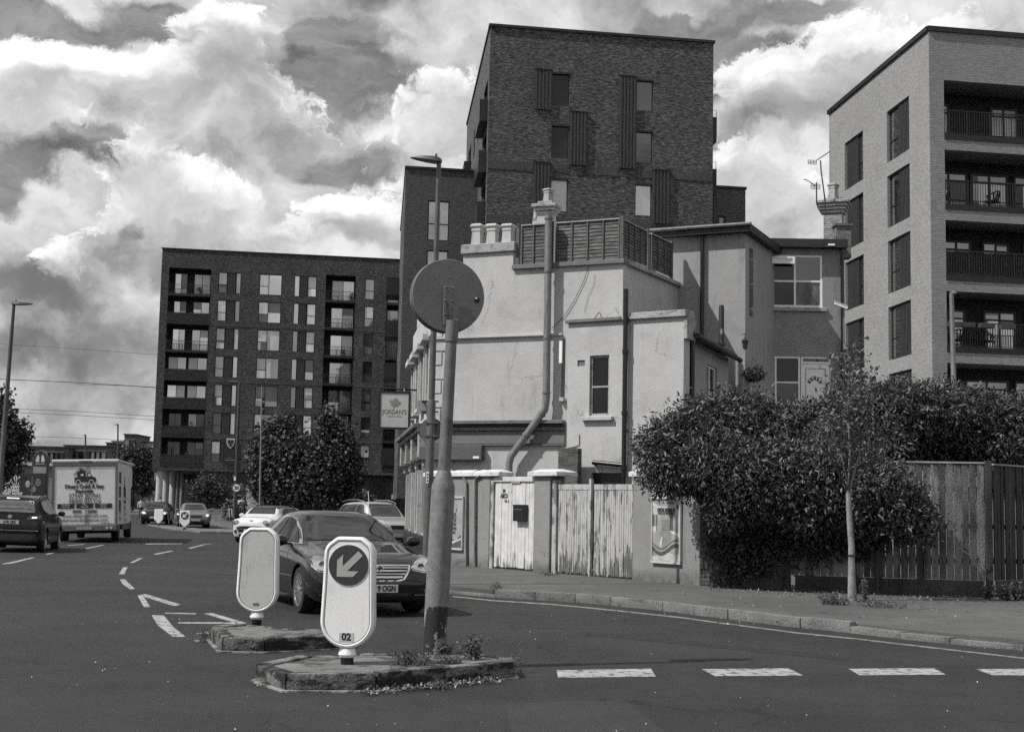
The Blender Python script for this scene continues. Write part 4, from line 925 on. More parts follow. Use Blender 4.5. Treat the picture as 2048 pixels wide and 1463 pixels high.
ch = chimney('tall pale brick chimney with aerials beside the pale apartment block', 1668, 476, 398, 43, 38, [(-1, 20, 32)], chs, cop_m, 5)
base = AT(1684, 480, 42.5); pr_ = thing('parapet_pier', 'stubby rendered parapet pier in front of the brick chimney', 'pier', (base.x, base.y, base.z-.6), 0)
mb = MB(); mb.box(-.24, .24, -.2, .2, 0, 1.02); build('pier_body', mb, mat('stained_render', .16, .9, .4, 4, stain=.6, ss=(6, 6, 6)), pr_); mb = MB(); mb.box(-.29, .29, -.25, .25, 1.022, 1.1); build('pier_cap', mb, trim_g, pr_)
# aerials
def aerial(label, pts, Y, reflector, boom, nel):
    P3 = [AT(u, v, Y) for u, v in pts]; b = P3[-1]; t = thing('tv_aerial', label, 'aerial', b, 0, 'television aerials strapped to the brick chimney')
    L = lambda p: p-b
    mb = MB(); mb.tube([L(p) for p in P3], .022, 6); build('mast', mb, trim_d, t)
    mb = MB(); bp = [L(AT(u, v, Y)) for u, v in boom]; mb.tube(bp, .014, 5); build('boom', mb, trim_d, t)
    for i in range(nel):
        p = bp[0].lerp(bp[-1], i/(nel-1)); mb = MB(); mb.tube([p-Vector((.02, .14, -.0)), p+Vector((.02, .14, 0))], .006, 4); build('element', mb, trim_d, t)
    u0, u1, v0, v1 = reflector; mb = MB()
    for k in range(4): mb.tube([L(AT(u0, v0+(v1-v0)*k/3, Y)), L(AT(u1, v0+(v1-v0)*k/3+1, Y))], .009, 4)
    for k in range(4): mb.tube([L(AT(u0+(u1-u0)*k/3, v0, Y)), L(AT(u0+(u1-u0)*k/3, v1, Y))], .008, 4)
    build('reflector', mb, trim_d, t)
aerial('taller television aerial with its boom reaching to the pale block', [(1641, 321), (1642, 340), (1650, 400), (1652, 430)], 42.4, (1616, 1633, 320, 328), [(1634, 320), (1648, 311), (1660, 303)], 7)
aerial('shorter bent television aerial left of the taller one', [(1633, 365), (1633, 405), (1636, 415), (1645, 430)], 42.3, (1622, 1640, 368, 377), [(1608, 359), (1614, 360), (1630, 371)], 5)
# ---------------- narrow outhouse block in front of the gable
E0 = AT(1133, 900, 34.6).xy; E1 = AT(1366, 900, 32.9).xy
oh = thing('outhouse_block', 'white rendered outhouse block with narrow sash window and black soil pipe', 'outhouse', (E0.x, E0.y, 0), 0)
FE = Face(oh, E0, math.atan2(E1.y-E0.y, E1.x-E0.x)); WE = (E1-E0).length; zE = FE.px(1250, 640)[1]
w0 = FE.px(1180, 711); w1 = FE.px(1218, 830); w1 = (FE.px(1218, 770)[0], w1[1]); w0 = (FE.px(1179, 770)[0], w0[1])
hs = [(w0[0], w1[0], w1[1], w0[1], .14), (FE.px(1182, 960)[0], FE.px(1243, 960)[0], .12, FE.px(1210, 945)[1], .2), (FE.px(1155, 720)[0], FE.px(1170, 720)[0], FE.px(1160, 732)[1], FE.px(1160, 720)[1], .05)]
mb = MB(); holed(mb, FE.P, 0, WE, 0, zE, hs, .14)
dE = 2.8; mb.quad(FE.P(0, 0), FE.P(0, zE), FE.P(0, zE, dE), FE.P(0, 0, dE)); bq = (B0.x-.02-E0.x, B0.y-.1-E0.y); mb.quad(FE.P(WE, 0), FE.P(WE, 0, .35), FE.P(WE, zE, .35), FE.P(WE, zE)); mb.quad(FE.P(WE, 0, .35), (*bq, 0), (*bq, zE), FE.P(WE, zE, .35)); mb.add([FE.P(0, zE), FE.P(WE, zE), FE.P(WE, zE, .35), (*bq, zE), FE.P(0, zE, dE)], [(0, 1, 2, 3, 4)])
build('rendered_wall', mb, stucco, oh)
h = hs[0]; window(oh, FE, h[0], h[1], h[2], h[3], .12, [(0, 1, [.48])], cop_m, [g_blk, g_blk], .055, 'sash_window')
h = hs[1]; mb = MB(); mb.bP(FE.P, h[0], h[1], h[2], h[3], .12, .18); build('dark_doorway', mb, black_paint, oh)
h = hs[2]; mb = MB(); mb.bP(FE.P, h[0], h[1], h[2], h[3], .03, .06); ab = build('air_brick', mb, trim_g, oh)
mb = MB(); mb.bP(FE.P, w0[0]-.18, w1[0]+.14, w1[1]-.13, w1[1]-.03, -.11, -.003); build('window_sill', mb, stucco, oh, bevel=.01)
sp = FE.px(1246, 640)[0]
mb = MB(); mb.bP(FE.P, -.06, sp-.02, zE, zE+.09, -.09, .5); build('coping', mb, cop_d, oh, bevel=.01)
mb = MB(); mb.bP(FE.P, sp, WE+.09, zE, zE+.08, -.09, .5); mb.bP(FE.P, sp+.2, WE+.06, zE+.082, zE+.17, -.06, .5); build('coping', mb, cop_m, oh, bevel=.01)
mb = MB(); mb.bP(FE.P, WE+.002, WE+.1, zE-.55, zE-.003, -.02, .5); build('coping_end', mb, cop_m, oh, bevel=.01)
a, z1_ = FE.px(1252, 578, -.12); _, z2_ = FE.px(1249, 965, -.12)
mb = MB(); mb.tube([FE.P(a, z1_, -.12), FE.P(a, .1, -.12)], .062, 12); sp_ = build('soil_pipe', mb, black_paint, oh, smooth=True)
for v in (703, 826, 935): z = FE.px(1250, v, -.12)[1]; mb = MB(); mb.tube([FE.P(a, z-.05, -.12), FE.P(a, z+.05, -.12)], .078, 12); build('pipe_collar', mb, black_paint, sp_, smooth=True)
b_, zb_ = FE.px(1186, 924, -.12); _, zc_ = FE.px(1249, 930, -.12)
mb = MB(); mb.tube([FE.P(b_, zb_, .0), FE.P(b_, zb_, -.12), FE.P(a, zc_, -.12)], .06, 12); build('branch_pipe', mb, black_paint, sp_, smooth=True)
mb = MB(); mb.bP(FE.P, FE.px(1124, 930, -.3)[0], FE.px(1163, 930, -.3)[0], .1, FE.px(1143, 897, -.3)[1], -.5, -.3); build('timber_box', mb, wood_t, oh)
cb = [FE.P(*FE.px(u, v, -.02), -.02) for u, v in ((1158, 868), (1158, 888), (1150, 892), (1130, 896))]; mb = MB(); mb.tube(cb, .012, 5); build('thin_pipe', mb, cop_m, oh)
# wire hoop on top of the coping
cb = [FE.P(*FE.px(u, v, .1), .1) for u, v in ((1189, 637), (1198, 624), (1206, 637))]; mb = MB(); mb.tube(cb, .012, 5); build('wire_bracket', mb, trim_d, oh)
# ---------------- lean-to behind the outhouse
L0 = AT(1371, 900, 33.3).xy; L1 = AT(1456, 900, 37.8).xy
lt = thing('lean_to', 'low grey rendered lean-to with black gutter between outhouse and hedge', 'lean-to', (L0.x, L0.y, 0), 0)
Fl = Face(lt, L0, math.atan2(L1.y-L0.y, L1.x-L0.x)); WL = (L1-L0).length; zl = Fl.px(1456, 716)[1]
a, z = Fl.px(1413, 727); b, zz = Fl.px(1434, 800)
mb = MB(); holed(mb, Fl.P, 0, WL, 0, zl, [(a, b, zz, z, .14)], .14); mb.quad(Fl.P(WL, 0), Fl.P(WL, 0, 1.0), Fl.P(WL, zl, 1.0), Fl.P(WL, zl)); mb.quad(Fl.P(0, 0), Fl.P(0, zl), Fl.P(0, zl, .6), Fl.P(0, 0, .6)); build('rendered_wall', mb, render_k, lt)
window(lt, Fl, a, b, zz, z, .12, [(0, .5, []), (.5, 1, [])], white_paint, [g_mid, g_dark], .05)
mb = MB(); mb.add([Fl.P(-.1, zl, -.22), Fl.P(WL+.15, zl, -.22), Fl.P(WL+.15, zl+.28, 1.0), Fl.P(.1, zl+.28, .8), Fl.P(-.1, zl+.12, -.22), Fl.P(WL+.15, zl+.12, -.22), Fl.P(WL+.15, zl+.48, 1.0), Fl.P(.1, zl+.48, .8)], [(0, 3, 2, 1), (4, 5, 6, 7), (0, 1, 5, 4), (1, 2, 6, 5), (2, 3, 7, 6), (3, 0, 4, 7)]); build('roof', mb, mat('wet_roof_felt', .03, .6, .3), lt)
mb = MB(); mb.tube([Fl.P(-.1, zl+.02, -.3), Fl.P(WL+.2, zl-.04, -.3)], .07, 10); build('gutter', mb, trim_d, lt, smooth=True)
mb = MB(); mb.tube([Fl.P(.12, zl-.05, -.12), Fl.P(.12, 0.1, -.12)], .07, 10); build('downpipe', mb, black_paint, lt, smooth=True)
# ---------------- projecting house and recessed house
K0 = AT(1309, 800, 39.95).xy; K1 = AT(1490, 800, 38.8).xy
kh = thing('terraced_house', 'pale rendered projecting house with black downpipe behind the lean-to', 'house', (K0.x, K0.y, 0), 0)
FK = Face(kh, K0, math.atan2(K1.y-K0.y, K1.x-K0.x)); WK = (K1-K0).length; zk = FK.px(1490, 466)[1]
mb = MB(); holed(mb, FK.P, 0, WK, 0, zk, [], .1); mb.quad(FK.P(WK, 0), FK.P(WK, 0, 7), FK.P(WK, zk, 7), FK.P(WK, zk)); mb.quad(FK.P(0, zk), FK.P(WK, zk), FK.P(WK, zk, 7), FK.P(0, zk, 7)); mb.quad(FK.P(0, 0), FK.P(0, zk), FK.P(0, zk, 7), FK.P(0, 0, 7)); build('rendered_wall', mb, render_k, kh)
mb = MB(); mb.bP(FK.P, -.1, WK+.22, zk, zk+.22, -.28, 7.1); build('roof', mb, trim_d, kh)
mb = MB(); mb.tube([FK.P(-.15, zk+.2, -.33), FK.P(WK+.26, zk+.2, -.33)], .055, 8); build('gutter', mb, trim_g, kh, smooth=True)
a = FK.px(1404, 560, -.1)[0]; mb = MB(); mb.tube([FK.P(a, zk+.02, -.1), FK.P(a, .1, -.1)], .055, 10); build('downpipe', mb, black_paint, kh, smooth=True)
mb = MB(); mb.bP(FK.P, WK+.004, WK+.03, FK.px(1490, 625)[1], FK.px(1490, 490)[1], .45, .75); build('side_window', mb, g_mid, kh)
# rusted flue with drips on the lean-to roof
pz = AT(1443, 610, 37.2); fl_ = thing('flue_pipe', 'rusty streaked flue pipe standing on the lean-to roof', 'flue', (pz.x, pz.y, pz.z-1.3), 0)
mb = MB(); mb.lathe([(.075, 0), (.075, 1.22), (.055, 1.3)], 12); build('pipe', mb, mat('drip_stained_pipe', .35, .6, .2, 3, stain=.95, ss=(5, 5, 2.4), stlo=.30, sthi=.42), fl_, smooth=True)
mb = MB(); mb.box(-.1, .1, -.1, .1, .18, .24); build('flue_collar', mb, trim_d, fl_)
H0 = AT(1494, 800, 41.9).xy; H1 = AT(1688, 800, 41.8).xy
hh = thing('terraced_house', 'mid grey rendered house with white upper window and white front door above the hedge', 'house', (H0.x, H0.y, 0), 0)
FH = Face(hh, H0, math.atan2(H1.y-H0.y, H1.x-H0.x)); WHs = (H1-H0).length; zh = FH.px(1600, 497)[1]
a0, t0 = FH.px(1535, 509); a1, t1 = FH.px(1645, 615)
d0, u0 = FH.px(1513, 711); d1, _ = FH.px(1661, 711); dz = FH.px(1600, 850)[1]
mb = MB(); holed(mb, FH.P, -.2, WHs, 0, zh, [(a0, a1, t1, t0, .12), (d0, d1, dz, u0, .12)], .12); mb.quad(FH.P(WHs, 0), FH.P(WHs, 0, 8), FH.P(WHs, zh, 8), FH.P(WHs, zh)); build('rendered_wall', mb, render_h, hh)
mb = MB(); mb.bP(FH.P, -.2, WHs+.08, zh, zh+.26, -.3, 8); build('roof', mb, trim_d, hh)
curt = mat('net_curtain', .22, .9, .35, 5)
mid = FH.px(1590, 560)[0]; hz = FH.px(1590, 562)[1]; W_ = a1-a0; Hh = t0-t1
window(hh, FH, a0, a1, t1, t0, .08, [(0, (mid-a0)/W_, [(hz-t1)/Hh]), ((mid-a0)/W_, 1, [(hz-t1)/Hh])], white_paint, [g_blk, g_blk, glass('curtained_pane', .07, .05, var=.9, vs=4), g_dim], .07)
mb = MB(); mb.bP(FH.P, a0-.12, a1+.12, t1-.13, t1-.01, -.09, -.003); build('window_sill', mb, cop_m, hh, bevel=.01)
x0, z0a = FH.px(1536, 516); x1, z1a = FH.px(1587, 527)
mb = MB()
for (p0, p1, q0, q1) in ((x0, x1, z0a-.035, z0a+.02), (x0, x1, z1a-.04, z1a+.02), (x0, x0+.06, z1a+.02, z0a-.035), (x1-.06, x1, z1a+.02, z0a-.035)): mb.bP(FH.P, p0, p1, q0, q1, -.22, -.16)
oc = build('open_top_light', mb, white_paint, hh); mb = MB(); mb.bP(FH.P, x0+.06, x1-.06, z1a+.02, z0a-.035, -.2, -.18); build('pane', mb, g_mid, oc)
# door with fan light, side windows
ds = FH.px(1602, 740)[0]; tz = FH.px(1630, 727)[1]
window(hh, FH, d0, ds-.02, dz, u0, .08, [(0, .44, [.62]), (.44, 1, [.62])], white_paint, [g_blk, g_blk, g_dark, g_blk], .06)
window(hh, FH, ds, d1, tz, u0, .08, [(0, 1, [])], white_paint, g_dark, .06, 'door_transom')
mb = MB(); mb.bP(FH.P, ds+.03, d1-.03, dz, tz-.01, .03, .09); dr = build('front_door', mb, white_paint, hh, bevel=.01)
mb = MB(); 
for (q0, q1) in ((ds, ds+.028), (d1-.028, d1)): mb.bP(FH.P, q0, q1, dz, tz-.005, .01, .08)
build('door_frame', mb, white_paint, dr)
cx_, cz_ = FH.px(1630, 768); 
for k in range(5):
    t0_, t1_ = R(12+34*k-2), R(12+34*k+22); pts = [(math.cos(t0_)*.13, math.sin(t0_)*.13), (math.cos(t0_)*.24, math.sin(t0_)*.24), (math.cos(t1_)*.24, math.sin(t1_)*.24), (math.cos(t1_)*.13, math.sin(t1_)*.13)]
    poly_on(FH, pts, cx_, cz_, .022, 1, g_dark, dr, 'fan_pane', .006)
mb = MB(); cpts = [FH.P(cx_+math.cos(R(t_))*.28, cz_+math.sin(R(t_))*.28, .02) for t_ in range(0, 181, 15)]; mb.tube(cpts, .014, 5); build('fan_moulding', mb, white_paint, dr)
mb = MB(); a_, b_ = ds+.14, d1-.14; z_a = cz_+.48
for (p0, p1, q0, q1) in ((a_, b_, z_a, z_a+.02), (a_, a_+.02, cz_-1, z_a), (b_-.02, b_, cz_-1, z_a)): mb.bP(FH.P, p0, p1, q0, q1, .018, .029)
build('door_panel_moulding', mb, cop_m, dr)
mb = MB(); mb.bP(FH.P, d1-.12, d1-.09, cz_-.25, cz_-.05, -.02, .029); build('door_handle', mb, galv, dr)
a = FH.px(1684, 560, -.1)[0]; mb = MB(); mb.tube([FH.P(a, zh+.1, -.12), FH.P(a, .1, -.12)], .05, 10); build('downpipe', mb, black_paint, hh, smooth=True)
pp = [FH.P(*FH.px(u, v, -.15), -.15) for u, v in ((1515, 654), (1508, 653), (1505, 657), (1500, 700), (1498, 745), (1496, 900))]
mb = MB(); mb.tube(pp, .055, 10); build('bent_waste_pipe', mb, black_paint, hh, smooth=True)
# floodlight
a, z = FH.px(1662, 492, -.2); mb = MB(); mb.bP(FH.P, a-.12, a+.08, z-.03, z+.03, -.42, -.31); build('soffit_light', mb, white_paint, hh, bevel=.01)
# lantern and hanging basket
lz = AT(1490, 690, 38.6); la = thing('wall_lantern', 'black coach lantern on a bracket at the corner of the projecting house', 'lantern', lz, 0)
mb = MB(); mb.lathe([(.02, -.12), (.06, -.1), (.09, .1), (.11, .12), (.03, .2), (.01, .24)], 6); build('lamp_body', mb, trim_d, la); mb = MB(); mb.tube([(0, 0, .24), (0, 0, .34), (-.1, .12, .30)], .012, 5); build('bracket', mb, trim_d, la)
# ================================================================== GARDEN WALL, GATES, FENCE
W0 = G(905, 1129, .12).xy; W1 = G(1400, 1170, .12).xy
aW = math.atan2(W1.y-W0.y, W1.x-W0.x)
gw = thing('garden_wall', 'grey rendered yard wall with pale copings, piers and a wooden door opening', 'wall', (W0.x, W0.y, .12), 0)
F = Face(gw, W0, aW)
sU = lambda u, v=1050: F.px(u, v)[0]
zw = F.px(1000, 951)[1]; print('wall top', zw, F.px(1095, 950)[1], F.px(1268, 953)[1])
zw2 = F.px(1095, 951)[1]
def wbox(u0, u1, z0, z1, d0, d1, name, m, bev=.01, s0=None, s1=None, parent=gw):
    mb = MB(); mb.bP(F.P, s0 if s0 is not None else sU(u0), s1 if s1 is not None else sU(u1), z0, z1, d0, d1); return build(name, mb, m, parent, bevel=bev)
wbox(850, 978, .1, zw, 0, .3, 'wall_section', stucco_g, s0=sU(850))
wbox(1068, 1100, .1, zw2, -.02, .42, 'wall_pier', stucco_g)
wbox(1265, 1400, .1, zw2-.03, 0, .3, 'wall_section', stucco_g)
def coping(s0, s1, z, d0=-.07, d1=.37, h=.09, rise=.07):
    mb = MB(); P = F.P; m_ = (d0+d1)/2; e = .12
    mb.add([P(s0,z,d0),P(s1,z,d0),P(s1,z,d1),P(s0,z,d1),P(s0,z+h,d0),P(s1,z+h,d0),P(s1,z+h,d1),P(s0,z+h,d1),P(s0+e,z+h+rise,m_),P(s1-e,z+h+rise,m_)],
           [(0,3,2,1),(0,1,5,4),(1,2,6,5),(2,3,7,6),(3,0,4,7),(4,5,9,8),(6,7,8,9),(5,6,9),(7,4,8)]); build('coping_stone', mb, cop_w, gw)
cop_w = mat('white_coping', .62, .8, .15, 3, bump=.5, bs=30, stain=.4, ss=(4, 4, 6))
se = sU(1003, 945); L = (se-(sU(850)-.06))/3
for k in range(3): coping(se-L*(k+1)+.008, se-L*k, zw)
coping(sU(1063, 945), sU(1128, 945)-.12, zw2, -.12, .5); coping(sU(1262, 945), sU(1400)+.05, zw2-.03)
wbox(1400, 1441, .1, 1.3, .005, .32, 'mortar_core', mat('old_mortar', .05, .95, .2), 0)
obm = mat('old_dark_brick', .055, .9, .3, 6, bump=.6, bs=40, isl=.5); s_a, s_b = sU(1400)+.004, sU(1441)
for r_ in range(15):
    e_ = [s_a, (s_a+s_b)/2, s_b] if r_ % 2 else [s_a, s_a+(s_b-s_a)*.25, s_a+(s_b-s_a)*.75, s_b]
    for k in range(len(e_)-1):
        mb = MB(); q = random.uniform(-.004, .004); mb.bP(F.P, e_[k]+.005, e_[k+1]-.005, .14+r_*.077, .205+r_*.077, -.008+q, .004); build('brick', mb, obm, gw)
# posts beside the openings
post_m = mat('painted_post', .36, .8, .2, 3, stain=.6, ss=(5, 5, 3), stlo=.48, sthi=.6)
wbox(978, 984, .1, zw-.05, .02, .14, 'gate_post', post_m); wbox(1102, 1110, .1, zw2-.1, .02, .16, 'gate_post', post_m)
# downpipes on the left wall
for pts in (((931, 1135), (933, 1128), (933, 965), (927, 955)), ((950, 1135), (950, 1080), (951, 957), (962, 950))):
    mb = MB(); mb.tube([F.P(*F.px(u, v, -.05), -.05) for u, v in pts], .03, 8); build('conduit_pipe', mb, trim_g, gw, smooth=True)
# peeling paint
def peel(name, g, under, amt, low):
    m = bpy.data.materials.new(name); m.use_nodes = True; t = NT(m.node_tree); b = t.n['Principled BSDF']
    co = t.new('ShaderNodeTexCoord').outputs['Object']; ge_ = t.new('ShaderNodeNewGeometry')
    s = t.new('ShaderNodeSeparateXYZ'); t.l.new(co, s.inputs[0])
    n = t.noise(t.vm('MULTIPLY', co, (11, 11, 1.3)), 1, 8, .7); n2 = t.noise(co, 1.5, 4, .6)
    low_ = t.mr(s.outputs[2], 0, low, .16, 0); v = t.m('ADD', t.m('ADD', n, low_), t.m('MULTIPLY', t.m('SUBTRACT', n2, .5), .45))
    v = t.m('ADD', v, t.m('MULTIPLY', t.m('SUBTRACT', ge_.outputs['Random Per Island'], .5), .06))
    mk = t.mr(v, amt, amt+.05, 0, 1)
    c = t.mix(mk, t.m('MULTIPLY', g, t.mr(t.noise(co, 4, 5, .6), .3, .7, .8, 1.15)), t.m('MULTIPLY', under, t.mr(t.noise(t.vm('MULTIPLY', co, (30, 30, 3)), 1, 4, .6), .3, .7, .5, 1.5)))
    cc = t.new('ShaderNodeCombineColor')
    for i in range(3): t.put(cc.inputs[i], c)
    t.l.new(cc.outputs[0], b.inputs['Base Color']); b.inputs['Roughness'].default_value = .75
    bn = t.new('ShaderNodeBump'); bn.inputs['Strength'].default_value = .6; bn.inputs['Distance'].default_value = .004; bn.invert = True; t.l.new(mk, bn.inputs['Height']); t.l.new(bn.outputs[0], b.inputs['Normal'])
    return m
p_gate = peel('peeling_gate_paint', .40, .11, .575, .7); p_door = peel('peeling_door_paint', .56, .13, .66, .5)
# wooden door
dd = thing('yard_door', 'tall white boarded yard door marked 99 ABCD with a black letterbox', 'door', (W0.x, W0.y, .12), 0)
F2 = Face(dd, W0, aW)
s0, s1 = sU(985), sU(1067.5); zt_ = F.px(1027, 958)[1]; n = 12
for i in range(n):
    a = s0+(s1-s0)*i/n; b = s0+(s1-s0)*(i+1)/n
    mb = MB(); dz_ = random.uniform(0, .03); q = random.uniform(-.004, .004); mb.bP(F2.P, a+.004, b-.004, .15+dz_, zt_-.06, .06+q, .085+q); build('board', mb, p_door, dd, bevel=.004)
mb = MB(); mb.bP(F2.P, s0, s1, .2, zt_-.1, .086, .1); build('backing', mb, wood_t, dd)
mb = MB(); mb.bP(F2.P, s0-.02, s1+.02, zt_-.055, zt_+.06, .02, .15); build('door_head', mb, p_door, dd, bevel=.008)
mb = MB(); a = sU(1027, 965); mb.bP(F2.P, a-.14, a+.22, zt_-.09, zt_-.06, .03, .055); build('closer_bar', mb, cop_m, dd)
blk = mat('black_print', .02, .7, .05)
for (tx, u, v, sz) in (('99', 1008, 982, .14), ('ABCD', 1008, 991.5, .14), ('94- 4', 1013, 1002, .10)):
    a, z = F2.px(u, v, .05); text(tx, sz, blk, dd, F2.M(a, z, .054), .8, bold=.004)
lb = thing('letterbox', 'black metal letterbox screwed onto the white yard door', 'letterbox', (0, 0, 0), 0)
a0, z1_ = F.px(1027, 1010, -.05); a1, z0_ = F.px(1048, 1042, -.05); c = F.P((a0+a1)/2, z0_, -.03); lb.location = (c[0]+W0.x, c[1]+W0.y, c[2]+.12); lb.rotation_euler = (0, 0, aW)
w_, h_ = (a1-a0)/2, z1_-z0_
mb = MB(); mb.box(-w_, w_, -.04, .085, 0, h_); build('box_body', mb, black_paint, lb, bevel=.008); mb = MB(); mb.box(-w_-.01, w_+.01, -.05, .085, h_, h_+.02); build('lid', mb, black_paint, lb); mb = MB(); mb.box(-w_*.7, w_*.7, -.046, -.041, h_-.1, h_-.085); build('slot', mb, galv, lb)
# double gates
def gate(label, u0, u1, n):
    t = thing('wooden_gate', label, 'gate', (W0.x, W0.y, .12), 0, 'pair of peeling yard gates'); f = Face(t, W0, aW); s0, s1 = sU(u0), sU(u1); zt_ = F.px(u0, 968)[1]
    for i in range(n):
        a = s0+(s1-s0)*i/n; b = s0+(s1-s0)*(i+1)/n; q = random.uniform(-.006, .006)
        mb = MB(); mb.bP(f.P, a+.003, b-.005, .13+random.uniform(0, .05), zt_-.13, .05+q, .075+q); build('board', mb, p_gate, t, bevel=.004)
    mb = MB(); mb.bP(f.P, s0, s1, zt_-.125, zt_, .04, .09); build('top_rail', mb, p_gate, t, bevel=.006)
    mb = MB(); mb.bP(f.P, s0, s1, .2, zt_-.2, .083, .1); build('backing', mb, wood_t, t)
gate('left leaf of the double yard gates, paint peeling to grey wood', 1113, 1174, 15); gate('right leaf of the double yard gates, narrow boards rotten along the bottom', 1184, 1262, 18)
t = thing('gate_stile', 'tall narrow post standing between the two yard gate leaves', 'post', (W0.x, W0.y, .12), 0); f = Face(t, W0, aW)
mb = MB(); mb.bP(f.P, sU(1175), sU(1179), .1, zt_, .03, .1); build('stile', mb, p_gate, t)
# framed posters
def frame(label, u0, u1, v0, v1, builder, dep=-.05):
    f = Face(None, W0, aW); s0, s1 = f.px(u0, (v0+v1)/2, dep)[0], f.px(u1, (v0+v1)/2, dep)[0]; z1_ = f.px((u0+u1)/2, v0, dep)[1]; z0_ = f.px((u0+u1)/2, v1, dep)[1]
    p = f.P((s0+s1)/2, z0_, dep); t = thing('poster_frame', label, 'poster', p, aW); w_, h_ = (s1-s0)/2, z1_-z0_
    al = mat('aluminium_frame', .62, .35, .1, metal=.4)
    for nm, q in (('frame_rail', (-w_, w_, -.02, .045, 0, .05)), ('frame_rail', (-w_, w_, -.02, .045, h_-.05, h_)), ('frame_stile', (-w_, -w_+.03, -.012, .045, .052, h_-.052)), ('frame_stile', (w_-.03, w_, -.012, .045, .052, h_-.052))):
        mb = MB(); mb.box(*q); build(nm, mb, al, t, bevel=.006)
    mb = MB(); mb.box(-w_+.03, w_-.03, .012, .04, .05, h_-.05); pp = build('poster_sheet', mb, mat('poster_paper', .30, .35, .35, 2.2, coat=.2), t); builder(t, pp, w_, h_); return t
def fl(t, pp, pts, g, y=.008, nm='poster_print', dep=.003):
    mb = MB(); n = len(pts); mb.add([(x, y, z) for x, z in pts]+[(x, y+dep, z) for x, z in pts], [tuple(range(n)), tuple(range(2*n-1, n-1, -1))]+[(i, (i+1) % n, (i+1) % n+n, i+n) for i in range(n)]); build(nm, mb, mat('print_%03d' % int(g*100), g, .4, .3, 6), pp)
RX = lambda x, z, y=.008: Matrix.Translation((x, y, z)) @ Matrix.Rotation(R(90), 4, 'X')
def art1(t, pp, w, h):
    I = w-.03
    text('OFFICIAL RETAILER OF', .105, mat('print_002', .02), pp, RX(0, h*.80, .004), .50, bold=.003)
    text('PROTEK CLICK VINYL FLOORING', .07, mat('print_002', .02), pp, RX(0, h*.752, .004), .47)
    fl(t, pp, [(.02, h*.895), (I*.55, h*.895), (I*.55, h*.93), (.02, h*.93)], .06)
    fl(t, pp, [(-I, h*.93), (-I*.6, h*.86), (-I*.3, h*.83), (-I*.5, h*.83), (-I, h*.87)], .55)
    for x, w2, g, a, b in ((-I, .05, .1, .55, .73), (-I+.09, .05, .12, .5, .73), (.12, .08, .10, .50, .73), (I-.05, .05, .5, .45, .73), (-.14, .28, .2, .5, .66)): fl(t, pp, [(x, h*a), (x+w2, h*a), (x+w2, h*b), (x, h*b)], g)
    fl(t, pp, [(-.16, h*.46), (.12, h*.48), (.16, h*.3), (.02, h*.2), (-.12, h*.22), (-.2, h*.3)], .22, .0075); fl(t, pp, [(-.1, h*.42), (-.2, h*.3), (-.14, h*.24)], .6, .007)
    fl(t, pp, [(-I, h*.79-.075), (I, h*.79-.075), (I, h*.79+.10), (-I, h*.79+.10)], .42, .0102)
    for off, g, y in ((0, .08, .006), (.035, .3, .0055), (.06, .13, .005)):
        n = 14; up = []; dn = []
        for i in range(n+1):
            x = -I+2*I*i/n; z = h*(.21+off+.07*math.sin(i/n*5.6+2.9)); up.append((x, z+.045)); dn.append((x, z-.035 if off == 0 else z-.002))
        fl(t, pp, dn+up[::-1], g, y)
    fl(t, pp, [(-I, .06), (I, .06), (I, h*.14), (-.02, h*.17), (-I, h*.10)], .45, .0078)
    fl(t, pp, [(.12, h*.5), (I, h*.46), (I, h*.40), (.2, h*.45)], .6, .0078); fl(t, pp, [(-I, h*.55), (-I+.12, h*.56), (-I+.1, h*.46), (-I, h*.48)], .5, .0078)
frame('framed flooring poster reading OFFICIAL RETAILER OF on the grey wall by the hedge', 1302.5, 1361, 993, 1127, art1)
def art2(t, pp, w, h):
    I = w-.03; k = mat('print_002', .02)
    text('40', .34, k, pp, RX(I*.1, h*.60, .004), .7); text('MORE\nSTORES\nSALE', .10, k, pp, RX(I*.2, h*.40, .004), .6); text('E', .1, k, pp, RX(I*.4, h*.74, .004), .8)
    n = 12; fl(t, pp, [(-I, .06), (I, .06)]+[(I-2*I*i/n, h*(.26-.16*i/n+.03*math.sin(i*1.3))) for i in range(n+1)], .09)
    fl(t, pp, [(-I*.2, h*.1), (I, h*.2), (I, h*.24), (-I*.1, h*.15)], .5, .006)
frame('framed sale poster half hidden behind the near post on the grey wall', 884, 925, 992, 1099, art2)
